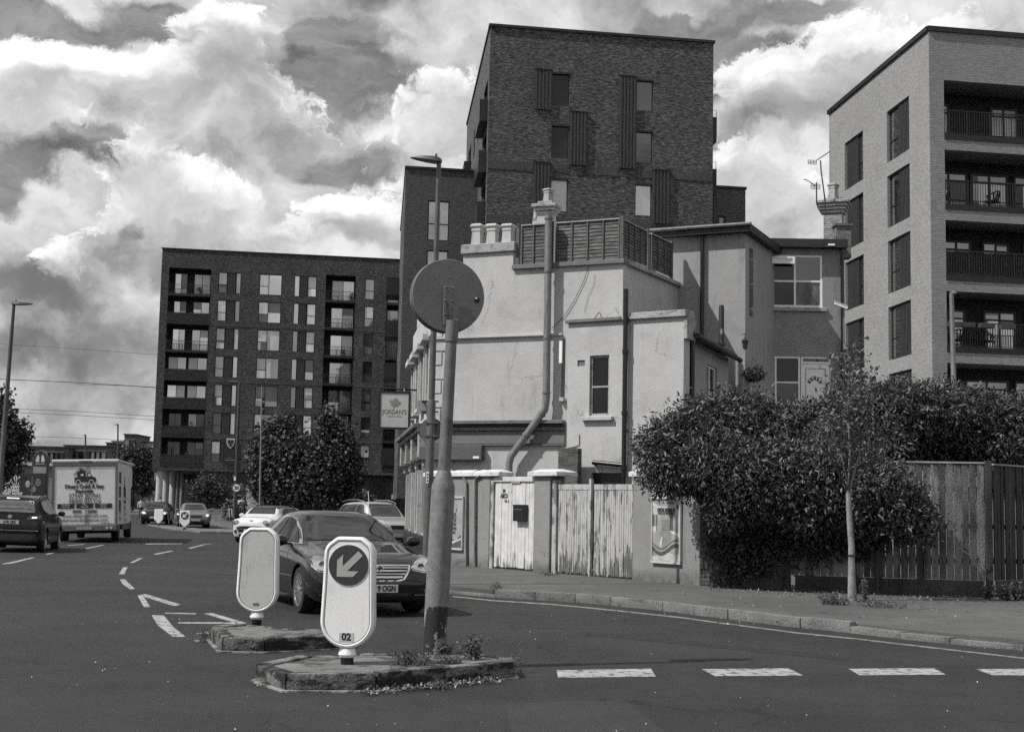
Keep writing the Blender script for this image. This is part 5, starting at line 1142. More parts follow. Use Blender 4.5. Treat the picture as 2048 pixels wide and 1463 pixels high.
# ---------------- board fence
fm = [Vector((3.98, 26.95)), Vector((7.0, 25.9)), Vector((8.93, 25.6)), Vector((9.12, 25.7)), Vector((12.6, 28.6))]
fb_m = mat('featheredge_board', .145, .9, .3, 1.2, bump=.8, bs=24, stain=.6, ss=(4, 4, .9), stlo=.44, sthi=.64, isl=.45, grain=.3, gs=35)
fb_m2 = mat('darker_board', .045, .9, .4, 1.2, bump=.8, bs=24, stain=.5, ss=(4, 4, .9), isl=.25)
def board_fence(label, A, B, ztop, m, posts, zb=.42):
    ang = math.atan2(B.y-A.y, B.x-A.x); t = thing('board_fence', label, 'fence', (A.x, A.y, .12), ang, 'close boarded fence by the young tree'); L = (B-A).length; n = round(L/.135)
    for i in range(n):
        x = L*i/n; q = random.uniform(-.009, .009); zt_ = ztop-.12+random.uniform(-.012, .012); w_ = L/n*.90
        mb = MB(); mb.add([(x, -.018+q, zb-.12), (x+w_, -.004+q, zb-.12), (x+w_, .006+q, zb-.12), (x, .006+q, zb-.12), (x, -.018+q, zt_), (x+w_, -.004+q, zt_), (x+w_, .006+q, zt_), (x, .006+q, zt_)],
                          [(0,3,2,1),(4,5,6,7),(0,1,5,4),(1,2,6,5),(2,3,7,6),(3,0,4,7)]); build('board', mb, m, t)
    mb = MB(); mb.box(0, L, -.03, .02, ztop-.12+.013, ztop-.12+.045); build('capping_rail', mb, mat('worn_capping', .3), t)
    k = max(1, round(L/1.9))
    for i in range(k):
        mb = MB(); mb.box(L*i/k+.05, L*(i+1)/k-.05, -.028, .012, .0, zb-.12-.005); build('gravel_board', mb, fb_m2, t, bevel=.005)
    for x in posts:
        mb = MB(); mb.box(x-.06, x+.06, -.075, .05, -.02, ztop-.12+.07); build('post', mb, fb_m2, t, bevel=.006)
    for z in (.6, 1.25, 1.95):
        mb = MB(); mb.box(0, L, .012, .06, z, z+.09); build('rail', mb, fb_m2, t)
board_fence('shaded stretch of boarded fence under the overhanging shrub', fm[0], fm[1], 2.5, fb_m, [1.5])
board_fence('sunlit weathered boarded fence panel right of the young tree', fm[1], fm[2], 2.58, fb_m, [.0, (fm[2]-fm[1]).length+.06])
board_fence('dark boarded fence panel at the right edge turning away', fm[3], fm[4], 2.56, fb_m2, [2.6])  # shade on this turned-away side is put into the darker board colour
# ---------------- foliage
leaf_m = mat('glossy_leaf', .082, .42, .25, 3, isl=.65, trans=.18, spec=.45); leaf_d = mat('matt_leaf', .055, .6, .25, 3, isl=.5, trans=.15); leaf_s = mat('small_leaf', .10, .5, .2, 3, isl=.5, trans=.25)
core_m = mat('foliage_shade', .008, 1, .4, 3); bark = mat('pale_bark', .24, .85, .25, 6, bump=.6, bs=40, stain=.5, ss=(8, 8, 3)); bark_d = mat('dark_bark', .05, .9, .3, 6)  # core_m paints the dark interior of crowns as a near-black colour
def leaf_mesh(name, P, N, L, asp, m, parent, rng, kind=None, spread=.9, droop=-.15, jit=.4):
    n = len(P); d = N + rng.normal(0, spread, (n, 3)); d[:, 2] += droop; d /= np.linalg.norm(d, axis=1)[:, None]
    up = N+rng.normal(0, .5, (n, 3)); s = np.cross(d, up); s /= np.linalg.norm(s, axis=1)[:, None]+1e-6; nn = np.cross(s, d)
    l = L*(1+rng.uniform(-jit, jit, n))[:, None]; w_ = l*asp
    v = np.empty((n, 4, 3)); v[:, 0] = P; v[:, 1] = P+d*l*.5+s*w_-nn*w_*.0; v[:, 2] = P+d*l-nn*l*.12; v[:, 3] = P+d*l*.5-s*w_
    v[:, 1] += nn*w_*.45; v[:, 3] += nn*w_*.45
    me = bpy.data.meshes.new(name); me.vertices.add(n*4); me.vertices.foreach_set('co', v.astype(np.float32).ravel())
    i = np.arange(n)[:, None]*4; tri = np.concatenate([i+[0, 1, 2], i+[0, 2, 3]], 1).ravel().astype(np.int32)
    me.loops.add(n*6); me.loops.foreach_set('vertex_index', tri); me.polygons.add(n*2); me.polygons.foreach_set('loop_start', np.arange(0, n*6, 3, dtype=np.int32)); me.polygons.foreach_set('loop_total', np.full(n*2, 3, dtype=np.int32))
    me.update(calc_edges=True); me.materials.append(m); o = bpy.data.objects.new(name, me); COL.objects.link(o); o.parent = parent
    if kind: o['kind'] = kind
    return o
def crown(parent, ells, n, L, asp, m, seed, core=True, cluster=6, cr=.1, name='crown', lo=.72, droop=-.2, org=Vector((0, 0, 0)), rj=0.0):
    rng = np.random.default_rng(seed); vol = np.array([e[3]*e[4]*e[5] for e in ells])**(2/3); cnt = (n*vol/vol.sum()/cluster).astype(int)
    P = []; N = []
    for e, c in zip(ells, cnt):
        u = rng.normal(0, 1, (c, 3)); u /= np.linalg.norm(u, axis=1)[:, None]; r = (rng.uniform(lo, 1.08, c)+np.abs(rng.normal(0, rj, c)))[:, None]; bump_ = 1+.10*np.sin(u[:, :1]*7+e[0])*np.cos(u[:, 2:]*6+e[1])
        p = np.array(e[:3])+u*r*bump_*np.array(e[3:6]); P.append(np.repeat(p, cluster, 0)+rng.normal(0, cr, (c*cluster, 3))); nrm = u/np.array(e[3:6]); nrm /= np.linalg.norm(nrm, axis=1)[:, None]; N.append(np.repeat(nrm, cluster, 0))
    P = np.concatenate(P)-np.array(org); N = np.concatenate(N); o = leaf_mesh(name, P, N, L, asp, m, parent, rng, droop=droop)
    if core:  # near-black blobs put shade between the leaves into the colour
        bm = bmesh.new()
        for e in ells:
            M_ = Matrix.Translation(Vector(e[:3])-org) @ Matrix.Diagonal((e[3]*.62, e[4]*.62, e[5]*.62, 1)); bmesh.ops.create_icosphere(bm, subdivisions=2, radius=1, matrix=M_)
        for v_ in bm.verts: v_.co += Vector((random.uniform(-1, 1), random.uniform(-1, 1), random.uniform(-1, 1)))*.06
        me = bpy.data.meshes.new('shade_core'); bm.to_mesh(me); bm.free(); me.materials.append(core_m); c_ = bpy.data.objects.new('shade_core', me); COL.objects.link(c_); c_.parent = o
    return o
def E(u, v, Y, ru, rv, dy=None):
    c = AT(u, v, Y); s = Y/FPX; return (c.x, c.y, c.z, ru*s, dy if dy else (ru+rv)*.5*s, rv*s)
hb = [E(1335, 906, 26.6, 60, 62), E(1400, 864, 26.8, 70, 60), E(1470, 848, 26.9, 85, 58), E(1560, 876, 26.9, 90, 60), E(1650, 872, 26.8, 90, 66), E(1730, 842, 26.8, 75, 68), E(1800, 830, 27, 80, 62), E(1880, 830, 27.2, 85, 62), E(1960, 850, 27.4, 90, 60), E(2050, 860, 27.5, 90, 62),
      E(1425, 930, 26.2, 75, 66), E(1500, 960, 26.0, 80, 78), E(1580, 960, 25.9, 80, 72), E(1660, 955, 25.7, 80, 78), E(1730, 990, 25.5, 80, 78), E(1795, 1020, 25.3, 55, 55), E(1830, 1045, 25.2, 40, 38), E(1345, 950, 26.3, 55, 36), E(1450, 1000, 26.0, 40, 50), E(1620, 1020, 25.7, 70, 42), E(1990, 890, 27.0, 70, 32), E(1760, 900, 26.6, 60, 60), E(1850, 880, 27.4, 80, 50), E(1930, 885, 27.4, 70, 40)]
hc = AT(1600, 900, 27); hd = thing('shrub_hedge', 'huge overgrown glossy leaved shrub spilling over the yard fence', 'shrub', (hc.x, hc.y, .12), 0)
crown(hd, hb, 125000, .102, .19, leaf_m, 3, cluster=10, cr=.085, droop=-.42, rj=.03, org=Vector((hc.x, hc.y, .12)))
iv = [E(1480, 1100, 26.7, 70, 60, .25), E(1550, 1090, 26.5, 70, 60, .25), E(1640, 1070, 26.2, 70, 50, .25), E(1720, 1080, 26.0, 50, 40, .25)]
crown(hd, iv, 9000, .10, .28, leaf_d, 5, core=False, cluster=5, cr=.08, name='hanging_ivy', lo=.2, org=Vector((hc.x, hc.y, .12)))
for (u, v1_, dx) in ((1500, 900, -.4), (1620, 900, .2), (1710, 880, .5), (1840, 860, .9)):
    b = G(u, 1168, .12); b = AT(u, 1168, 27.3); mb = MB(); p1 = AT(u+dx*40, v1_, 27.2); o3 = Vector((hc.x, hc.y, .12)); mb.tube([Vector((b.x, 27.4, .1))-o3, Vector((b.x+dx*.3, 27.35, 1.4))-o3, p1-o3], [.09, .07, .04], 7); build('stem', mb, bark_d, hd)
# wispy shoots above the hedge
rng = np.random.default_rng(11)
wl = thing('climbing_shrub', 'sparse wispy climber poking above the hedge by the camera pole', 'shrub', (AT(1720, 780, 28).x, 28, .12), 0); o3 = Vector(wl.location)
mb = MB(); ends = []
for k in range(9):
    u0 = rng.uniform(1680, 1755); b = AT(u0, 800, 28); p = b; pts = [b-Vector((0, 0, 1.0))-o3, b-o3]
    for j in range(5): p = p+Vector((rng.normal(0, .07), rng.normal(0, .05), rng.uniform(.08, .2)*(1.6 if k < 4 else .8))); pts.append(p-o3); ends.append(p)
    mb.tube(pts, [.012]*2+[.008]*5, 5)
build('stems', mb, bark_d, wl)
P = np.repeat(np.array([tuple(e-o3) for e in ends]), 9, 0)+rng.normal(0, .07, (len(ends)*9, 3)); leaf_mesh('leaves', P, rng.normal(0, 1, P.shape), .11, .32, leaf_s, wl, rng)
def trunk(parent, pts, rs, m, name='trunk', n=10): mb = MB(); mb.tube(pts, rs, n); return build(name, mb, m, parent, smooth=True)
def tree(label, u, vb, Y, ells, n, L, m, seed, gname=None, tr=.14, nm='street_tree', asp=.35, cr=.25, core=True, cluster=6):
    b = G(u, vb, .05) if Y is None else AT(u, vb, Y); o = Vector((b.x, b.y, .05)); t = thing(nm, label, 'tree', o, 0, gname)
    top = Vector(ells[0][:3]); trunk(t, [Vector((0, 0, -.05)), Vector((.02, 0, (top.z-o.z)*.5)), top-o], [tr*1.3, tr, tr*.4], bark_d)
    for e in ells[1:6]: trunk(t, [Vector((.02, 0, (top.z-o.z)*.45)), (Vector(e[:3])-o)*.75+Vector((0, 0, (top.z-o.z)*.15)), Vector(e[:3])-o], [tr*.45, tr*.3, tr*.15], bark_d, 'limb', 6)
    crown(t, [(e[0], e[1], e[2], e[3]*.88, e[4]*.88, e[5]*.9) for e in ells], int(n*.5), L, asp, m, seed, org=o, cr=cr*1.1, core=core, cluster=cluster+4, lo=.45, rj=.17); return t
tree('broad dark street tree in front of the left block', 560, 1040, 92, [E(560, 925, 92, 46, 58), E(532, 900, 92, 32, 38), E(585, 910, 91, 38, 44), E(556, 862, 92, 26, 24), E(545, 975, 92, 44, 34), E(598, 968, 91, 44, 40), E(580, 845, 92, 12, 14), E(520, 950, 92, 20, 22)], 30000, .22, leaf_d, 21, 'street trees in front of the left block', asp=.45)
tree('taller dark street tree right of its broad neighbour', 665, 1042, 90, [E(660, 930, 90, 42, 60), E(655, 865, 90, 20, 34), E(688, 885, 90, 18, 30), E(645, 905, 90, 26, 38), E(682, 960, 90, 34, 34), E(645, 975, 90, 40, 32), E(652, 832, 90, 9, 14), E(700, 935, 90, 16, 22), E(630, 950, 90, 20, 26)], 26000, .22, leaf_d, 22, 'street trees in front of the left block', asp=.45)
tree('dark leafy tree at the left edge behind the leaning lamp post', -10, 1010, 72, [E(-4, 880, 72, 38, 62), E(22, 892, 72, 26, 36), E(-5, 830, 72, 22, 36), E(48, 868, 72, 11, 15), E(8, 935, 72, 22, 26), E(5, 800, 72, 10, 16)], 16000, .17, leaf_d, 23, asp=.45, cr=.2)
tree('dark bushy tree between the truck and the brick columns', 265, 1003, 175, [E(265, 935, 175, 30, 34), E(245, 925, 175, 18, 26), E(288, 930, 175, 22, 30), E(270, 908, 175, 20, 14), E(290, 965, 175, 20, 28), E(305, 912, 175, 10, 12)], 14000, .28, leaf_d, 24, asp=.45)
tree('small dark tree half hidden under the columns of the left block', 420, 1035, 108, [E(420, 975, 108, 26, 28), E(400, 985, 108, 20, 20), E(445, 985, 108, 18, 20)], 5000, .2, leaf_d, 25, tr=.08, core=False)
bs = AT(640, 1000, 100); sb_ = thing('low_hedge', 'low clipped hedge at the foot of the left apartment block', 'hedge', (bs.x, bs.y, .12), 0)
crown(sb_, [E(u, 1003, 100, 26, 16) for u in range(570, 750, 30)], 3500, .3, .4, leaf_s, 26, org=Vector(sb_.location), cr=.2)
for o in sb_.children: pass
# young street tree with stake mark
b = G(1705, 1200, .12); yt = thing('young_street_tree', 'young street tree with slim pale trunk and wispy crown on the pavement', 'tree', b, 0); Y = b.y
tp = AT(1697, 985, Y); L = lambda u, v, dy=0: AT(u, v, Y+dy)-b
trunk(yt, [Vector((0, 0, -.05)), L(1703, 1150), L(1703, 1090), L(1699, 1040), L(1697, 985)], [.088, .062, .055, .050, .046], bark, n=12)
mb = MB(); mb.tube([L(1704, 1108), L(1704, 1112)], .075, 12); build('tree_tie', mb, trim_d, yt)
rng = np.random.default_rng(5); tips = []
main = [[(1697, 985), (1690, 930), (1672, 890)], [(1697, 985), (1700, 900), (1695, 800), (1698, 740)], [(1697, 985), (1712, 930), (1728, 880), (1735, 820)], [(1697, 985), (1705, 920), (1716, 840), (1722, 780)], [(1697, 975), (1686, 900), (1680, 820), (1672, 770)], [(1697, 980), (1676, 945), (1650, 890), (1640, 850)], [(1697, 980), (1725, 950), (1750, 900), (1758, 870)]]
for k, q in enumerate(main):
    dy = rng.uniform(-.5, .5); pts = [L(u, v, dy*i/len(q)) for i, (u, v) in enumerate(q)]; trunk(yt, pts, [.026, .018, .011, .006][:len(pts)], bark if k < 3 else bark_d, 'limb', 6)
    for i in range(len(pts)-1):
        for f_ in (.3, .6, .95):
            p = pts[i].lerp(pts[i+1], f_)
            if p.z < 2.4: continue
            for _ in range(2):
                e = p+Vector((rng.normal(0, .22), rng.normal(0, .22), rng.uniform(.0, .3))); tips.append((p, e))
mb = MB()
for p, e in tips: mb.tube([p, e], .004, 4)
build('twigs', mb, bark_d, yt)
P = np.array([tuple(p.lerp(e, rng.uniform(.2, 1.1))) for p, e in tips for _ in range(22)])+rng.normal(0, .11, (len(tips)*22, 3)); leaf_mesh('crown', P, rng.normal(0, 1, P.shape), .075, .26, leaf_s, yt, rng)
# hanging basket
hz = AT(1506, 748, 38.9); hbk = thing('hanging_basket', 'round hanging basket of trailing plants by the house corner', 'hanging basket', hz, 0)
mb = MB(); mb.lathe([(.05, -.22), (.2, -.12), (.24, 0)], 12); build('basket', mb, wood_t, hbk); mb = MB()
for k in range(3): mb.tube([(.22*math.cos(k*2.1), .22*math.sin(k*2.1), 0), (0, 0, .5)], .005, 4)
build('chains', mb, trim_d, hbk); crown(hbk, [(hz.x, hz.y, hz.z+.02, .32, .3, .2)], 900, .08, .35, leaf_s, 31, org=Vector(hz), core=False, cr=.03, name='plants', lo=.3)
# ================================================================== NEAR POST AND LIT SIGN SEEN FROM BEHIND
postm = mat('galvanised_post', .15, .6, .22, 5, metal=.15, stain=.45, ss=(7, 7, 2.5), stlo=.5, sthi=.66, grain=.15, gs=60)
def postbase(name, g, g2):
    m = bpy.data.materials.new(name); m.use_nodes = True; t = NT(m.node_tree); b = t.n['Principled BSDF']; co = t.new('ShaderNodeTexCoord').outputs['Object']
    s = t.new('ShaderNodeSeparateXYZ'); t.l.new(co, s.inputs[0]); n = t.noise(t.vm('MULTIPLY', co, (7, 7, 4)), 1, 9, .7)
    band_ = t.m('GREATER_THAN', t.m('ADD', s.outputs[2], t.m('MULTIPLY', t.m('SUBTRACT', n, .5), .12)), .46)
    rust = t.mr(n, .52, .57, 0, 1); low = t.mix(rust, .016, g2)
    g_ = t.m('MULTIPLY', g, t.mr(t.noise(co, 14, 5, .65), .3, .7, .72, 1.2)); streak = t.mr(t.noise(t.vm('MULTIPLY', co, (5, 5, 1.2)), 1, 6, .6), .5, .66, 1, .6)
    c = t.mix(band_, low, t.m('MULTIPLY', g_, streak)); cc = t.new('ShaderNodeCombineColor')
    for i in range(3): t.put(cc.inputs[i], c)
    t.l.new(cc.outputs[0], b.inputs['Base Color']); b.inputs['Roughness'].default_value = .65
    bn = t.new('ShaderNodeBump'); bn.inputs['Strength'].default_value = .5; bn.inputs['Distance'].default_value = .004; t.l.new(n, bn.inputs['Height']); t.l.new(bn.outputs[0], b.inputs['Normal'])
    return m
pb = G(868, 1306, .14); t = thing('sign_post', 'stout leaning grey signpost with swollen flaking base on the near island', 'post', pb, 0); Y = pb.y
tp = AT(905, 640, Y); dv = tp-pb; LP = lambda f: dv*f
h = lambda v: (AT(0, v, Y).z-pb.z)/dv.z if 0 else ((1306-v)/(1306-640))
rb = 23.5*Y/FPX; rt = 11.8*Y/FPX
mb = MB(); mb.tube([LP(0), LP(h(1200)), LP(h(985)), LP(h(975)), LP(h(945))], [rb*.93, rb, rb, rb*.97, rt*1.1], 28); build('post_base', mb, postbase('flaking_post_paint', .18, .28), t, smooth=True)
mb = MB(); mb.tube([LP(h(945)), LP(h(642))], [rt*1.08, rt*.92], 24); build('post_shaft', mb, postm, t, smooth=True)
mb = MB(); mb.tube([LP(h(684)), LP(h(641))], rt*1.12, 24); build('sleeve', mb, postm, t, smooth=True)
sg = thing('round_traffic_sign', 'large round boxed traffic sign seen from its plain grey back on the leaning post', 'traffic sign', AT(897, 590, Y), 0)
ax = Vector((-.27, .955, -.02)).normalized(); q = ax.to_track_quat('Z', 'Y'); Ms = q.to_matrix().to_4x4(); rs = 75*Y/FPX
sgm = mat('sign_back_grey', .14, .55, .06, 1.5, grain=.05, gs=50); sg_rim = mat('sign_rim', .09, .4, .25, 5)
Ms = Matrix.Translation((.0, .02, 0)) @ Ms
mb = MB(); mb.lathe([(rs*.985, 0), (rs, .008), (rs, .03)], 64, Ms); build('back_plate', mb, sgm, sg, smooth=True)
mb = MB(); mb.lathe([(rs*.985, .032), (rs*.97, .05), (rs*1.0, .055), (rs*1.015, .09), (rs*1.0, .11), (rs*.99, .15)], 64, Ms); build('sign_rim', mb, sg_rim, sg, smooth=True)
mb = MB(); mb.lathe([(rs*.96, .152), (rs*.5, .165), (0.01, .168)], 48, Ms); build('sign_face', mb, white_paint, sg, smooth=True)
br_ = Vector((0, 0, 0)); e_x = Vector((1, .28, 0)).normalized(); Mx = Matrix((e_x, Vector((-ax.x, -ax.y, -ax.z)), Vector((0, 0, 1)))).transposed().to_4x4(); s = Y/FPX
mb = MB(); mb.box(-10*s, 9*s, .0, .018, -62*s, 18*s, Mx); build('bracket_plate', mb, sgm, sg, bevel=.003)
mb = MB(); mb.tube([(2*s, -.03, -52*s), (-3*s, -.03, -14*s)], [.012, .004], 6); build('bracket_fin', mb, trim_d, sg)
for (x, z) in ((-7, 15), (7, 15), (-7, -12), (7, -12), (-7, -40), (7, -40), (0, 36)): mb = MB(); mb.lathe([(.009, 0), (.009, .01), (.004, .014)], 8, Mx @ Matrix.Translation((x*s, .018, z*s)) @ Matrix.Rotation(R(-90), 4, 'X')); build('rivet', mb, galv, sg)
mb = MB(); mb.lathe([(.026, -.005), (.026, .02), (.016, .03)], 14, Mx @ Matrix.Translation((60*s, .0, -6*s)) @ Matrix.Rotation(R(-90), 4, 'X')); build('lock_button', mb, black_paint, sg)
mb = MB(); mb.box(12*s, 22*s, .002, .006, -56*s, -47*s, Mx); build('inspection_sticker', mb, cop_m, sg)
# ---------------- lamp posts
lampm = mat('lamp_column', .055, .55, .15, 3, metal=.2)
def lamp(label, ub, ut, vt, Y, tipdu, tipdv, wb, wt, m=lampm, zbase=.1, headw=.16, base=0, headlen=None):
    top = AT(ut, vt, Y); bpt = AT(ub, 1100, Y); bpt.z = zbase
    # follow the leaning line from picture positions at the real distance
    k = (zbase-top.z)/(AT(ub, 1000, Y).z-top.z); line = AT(ub, 1000, Y); bp = top+(line-top)*k; bp.z = zbase
    t = thing('street_lamp', label, 'street lamp', bp, 0); v = top-bp; s = Y/FPX
    mb = MB()
    if base: mb.tube([Vector((0, 0, 0)), v*base, v*(base+.01)], [wb*1.35*s/2, wb*1.35*s/2, wb*s/2], 14); mb.tube([v*(base+.011), v], [wb*s/2, wt*s/2], 12)
    else: mb.tube([Vector((0, 0, 0)), v*.18, v*.185, v], [wb*1.3*s/2, wb*1.3*s/2, wb*s/2, wt*s/2], 12)
    build('column', mb, m, t, smooth=True)
    tip = AT(ut+tipdu, vt+tipdv, Y)-bp; a = v; d = (tip-a); n = Vector((0, 1, 0)); up = Vector((0, 0, 1)); hw = headw
    pr = [(-.10, .35, .5), (.0, .8, .9), (.15, 1.0, 1.0), (.45, .95, .8), (.8, .7, .45), (1.0, .3, .15)]; vs = []; fs = []
    for f_, wq, hq in pr:
        c = a+d*f_; 
        for (sy, sz) in ((-1, -.25), (-.8, .45), (0, .62), (.8, .45), (1, -.25), (0, -.38)): vs.append(c+n*sy*hw*wq+up*sz*hw*.75*hq)
    for i in range(len(pr)-1):
        for j in range(6): fs.append((i*6+j, i*6+(j+1) % 6, i*6+6+(j+1) % 6, i*6+6+j))
    fs += [tuple(range(5, -1, -1)), tuple(range(30, 36))]
    mb = MB(); mb.add(vs, fs); hd_ = build('lantern_head', mb, m, t, smooth=True)
    mb = MB(); mb.box(-.02, .02, -.02, .02, 0, .06, Matrix.Translation(a+up*hw*.45+d*.1)); build('photocell', mb, m, hd_)
    return t, bp, v
lt1, lbp, lv = lamp('slim grey street lamp behind the near signpost, head pointing left', 857, 878, 322, 26, -57, -7, 13, 9, mat('lamp_column_grey', .10, .5, .2, 4, metal=.2), .1, .17, base=.42)
lamp('tall leaning street lamp at the left edge of the photograph', -3, 28, 607, 52, 38, 1, 12, 6, lampm, 0, .2)
lamp('street lamp with a short arm standing above the removals truck', 234, 236, 849, 120, -9, 0, 4, 3, lampm, 0, .16)
lamp('street lamp furthest away over the truck roof', 171, 171, 870, 150, -8, 0, 4, 3, lampm, 0, .16)
lamp('grey street lamp in front of the pale apartment block', 1913, 1903, 586, 39, 10, 0, 13, 9, mat('lamp_column_pale', .17, .5, .2, 4, metal=.2), .1, .18)
def onlamp(v): 
    f_ = (1000-v)/(1000-322); return AT(857+(878-857)*f_, v, 26)
c = onlamp(858); sgs = thing('round_traffic_sign', 'small round sign back clamped to the slim street lamp', 'traffic sign', c, 0)
Mr = Matrix.Rotation(R(-90), 4, 'X'); mb = MB(); mb.lathe([(.225, 0), (.225, .012)], 32, Matrix.Translation((.01, .11, 0)) @ Mr); build('plate', mb, sgm, sgs)
for dz_ in (.12, -.13): mb = MB(); mb.box(-.1, .13, -.09, .105, dz_-.012, dz_+.012); build('clamp', mb, galv, sgs)
c = AT(845, 813, 26); pl_ = thing('sign_plate', 'small blank rectangular sign plate above the small round sign', 'sign', c, 0)
mb = MB(); mb.box(-.11, .07, .1, .115, -.13, .13); build('plate', mb, mat('plate_grey', .3, .6), pl_); mb = MB(); mb.box(-.02, .30, .06, .10, .10, .125); mb.box(-.02, .30, .06, .10, -.10, -.075); build('bracket', mb, trim_d, pl_)
c = AT(855.5, 954, 26); nm_ = thing('number_plate_tag', 'narrow white number tag strapped to the slim street lamp', 'tag', c-Vector((0, .1, 0)), 0)
mb = MB(); mb.box(-.025, .025, -.012, 0, -.11, .11); build('plate', mb, white_paint, nm_)
for k in range(3): mb = MB(); mb.box(-.012, .012, -.016, -.0125, -.08+k*.06, -.05+k*.06); build('digit', mb, black_paint, nm_)
# pole with 20 sign, pole with camera, beaded pole
def simplepole(name, label, cat, u0, v0, u1, v1, Y, w, m=lampm, zb=.1, n=10):
    top = AT(u1, v1, Y); lo_ = AT(u0, v0, Y); k = (zb-top.z)/(lo_.z-top.z); bp = top+(lo_-top)*k; t = thing(name, label, cat, bp, 0); mb = MB(); mb.tube([Vector((0, 0, 0)), top-bp], [w*Y/FPX/2, w*.7*Y/FPX/2], n); build('column', mb, m, t, smooth=True); return t, bp, top
t20, bp, top = simplepole('street_lamp', 'dark street lamp column carrying the 20 speed sign by the left block', 'street lamp', 472, 960, 479, 765, 78, 7.5)
mb = MB(); mb.tube([top-bp, top-bp+Vector((-.15, 0, .05)), top-bp+Vector((-.6, 0, .05))], .05, 6); build('lantern_head', mb, lampm, t20)
c = AT(473, 975, 77.8); s20 = thing('speed_limit_sign', 'round 20 speed limit sign on the dark lamp column', 'traffic sign', c, 0)
mb = MB(); mb.lathe([(.235, 0), (.235, .02)], 28, Mr); build('plate', mb, mat('sign_ring', .18, .5), s20); mb = MB(); mb.lathe([(.19, 0), (.19, .01)], 28, Matrix.Translation((0, -.012, 0)) @ Mr); build('face', mb, white_paint, s20)
text('20', .27, black_paint, s20, Matrix.Translation((0, -.018, -.0)) @ Matrix.Rotation(R(90), 4, 'X'), .95, bold=.012)
mb = MB(); mb.box(-.16, -.06, -.05, .1, .42, .62); build('control_box', mb, white_paint, s20)
tb, bp, top = simplepole('signal_pole', 'thin pole with stacked round fittings in front of the left block', 'pole', 521, 930, 524, 772, 86, 4, mat('pole_grey', .2, .5))
for v in (796, 808, 821, 842): mb = MB(); p = AT(526.5, v, 86)-bp; mb.lathe([(.02, -.16), (.1, -.1), (.12, 0), (.1, .1), (.02, .16)], 10, Matrix.Translation(p)); build('fitting', mb, trim_d, tb, smooth=True)
tc_, bp, top = simplepole('camera_pole', 'thin pale pole carrying a security camera beside the grey house', 'pole', 1690, 800, 1687, 614, 39.8, 4.5, galv)
c = AT(1681, 611, 39.7); cc_ = thing('security_camera', 'white bullet security camera on a thin pole by the grey house', 'camera', c, 0); cc_.rotation_euler = (0, R(20), R(0))
mb = MB(); mb.box(-.2, .22, -.05, .05, -.045, .045); build('housing', mb, white_paint, cc_, bevel=.015); mb = MB(); mb.box(-.23, .2, -.06, .06, .047, .06); build('sun_shield', mb, white_paint, cc_); mb = MB(); mb.box(-.21, -.2, -.035, .035, -.035, .035); build('lens_window', mb, black_paint, cc_); mb = MB(); mb.tube([(.1, 0, -.045), (.16, 0, -.12)], .02, 6); build('bracket', mb, galv, cc_)
# overhead wires
def wire(label, pts, Y, r):
    P3 = [AT(u, v, Y) for u, v in pts]; o3 = P3[0]; mb = MB(); mb.tube([p-o3 for p in P3], r, 5); o = build('overhead_wire', mb, trim_d, None, loc=o3); tag(o, label, 'wire', 'overhead wires crossing the sky on the left')
wire('topmost faint overhead wire across the left sky', [(-60, 684), (120, 695), (340, 711)], 170, .022); wire('thickest overhead wire at mid height in the left sky', [(-60, 755), (160, 765), (340, 776)], 165, .045)
wire('overhead wire just under the thickest one at its right end', [(150, 768), (250, 771), (340, 777)], 166, .02)
wire('upper wire of the close pair over the truck', [(-60, 814), (150, 822), (340, 834)], 172, .03); wire('lower wire of the close pair over the truck', [(-60, 820), (150, 830), (340, 841)], 173, .03)
wire('low overhead wire skimming the distant rooftops', [(-60, 868), (150, 875), (340, 884)], 175, .028)
# ---------------- hanging pub sign
c = AT(789, 820, 44.5); ps = thing('hanging_sign', "square hanging sign reading JORDAN'S with a leaf, outside the white pub", 'sign', c, 0); s = 44.5/FPX
mb = MB(); w_, h_ = 28*s, 34*s; mb.box(-w_, w_, -.04, .04, -h_, h_); build('panel', mb, mat('pub_sign_panel', .46, .5, .08, 2, stain=.15), ps)
mb = MB(); 
for q in ((-w_-.07, w_+.07, -.06, .06, h_, h_+.07), (-w_-.07, w_+.07, -.06, .06, -h_-.07, -h_), (-w_-.07, -w_, -.06, .06, -h_, h_), (w_, w_+.07, -.06, .06, -h_, h_)): mb.box(*q)
build('sign_border', mb, black_paint, ps)
mb = MB(); mb.tube([(-w_-.1, 0, h_+.16), (w_+.35, .3, h_+.14)], .03, 8); mb.tube([(-.3, 0, h_+.07), (-.3, 0, h_+.16)], .012, 5); mb.tube([(.3, 0, h_+.07), (.3, .05, h_+.15)], .012, 5); build('bracket', mb, black_paint, ps)
ink = mat('sign_ink', .12, .6, .1); M9 = lambda x, y, z: Matrix.Translation((x, y, z)) @ Matrix.Rotation(R(90), 4, 'X')
text("JORDAN'S", .205, ink, ps, M9(0, -.045, -.06), .86); text('WINE BAR & KITCHEN', .06, mat('sign_ink2', .3), ps, M9(0, -.045, -.2), .8)
LF = [(0, -.5), (.03, -.18), (.28, -.25), (.22, -.1), (.5, .1), (.38, .14), (.42, .3), (.22, .22), (.14, .18), (.2, .42), (.1, .38), (0, .55), (-.1, .38), (-.2, .42), (-.14, .18), (-.22, .22), (-.42, .3), (-.38, .14), (-.5, .1), (-.22, -.1), (-.28, -.25), (-.03, -.18)]
mb = MB(); n = len(LF); ro = R(-12); pts = [((x*math.cos(ro)-z*math.sin(ro))*.40, (x*math.sin(ro)+z*math.cos(ro))*.36+.22) for x, z in LF]
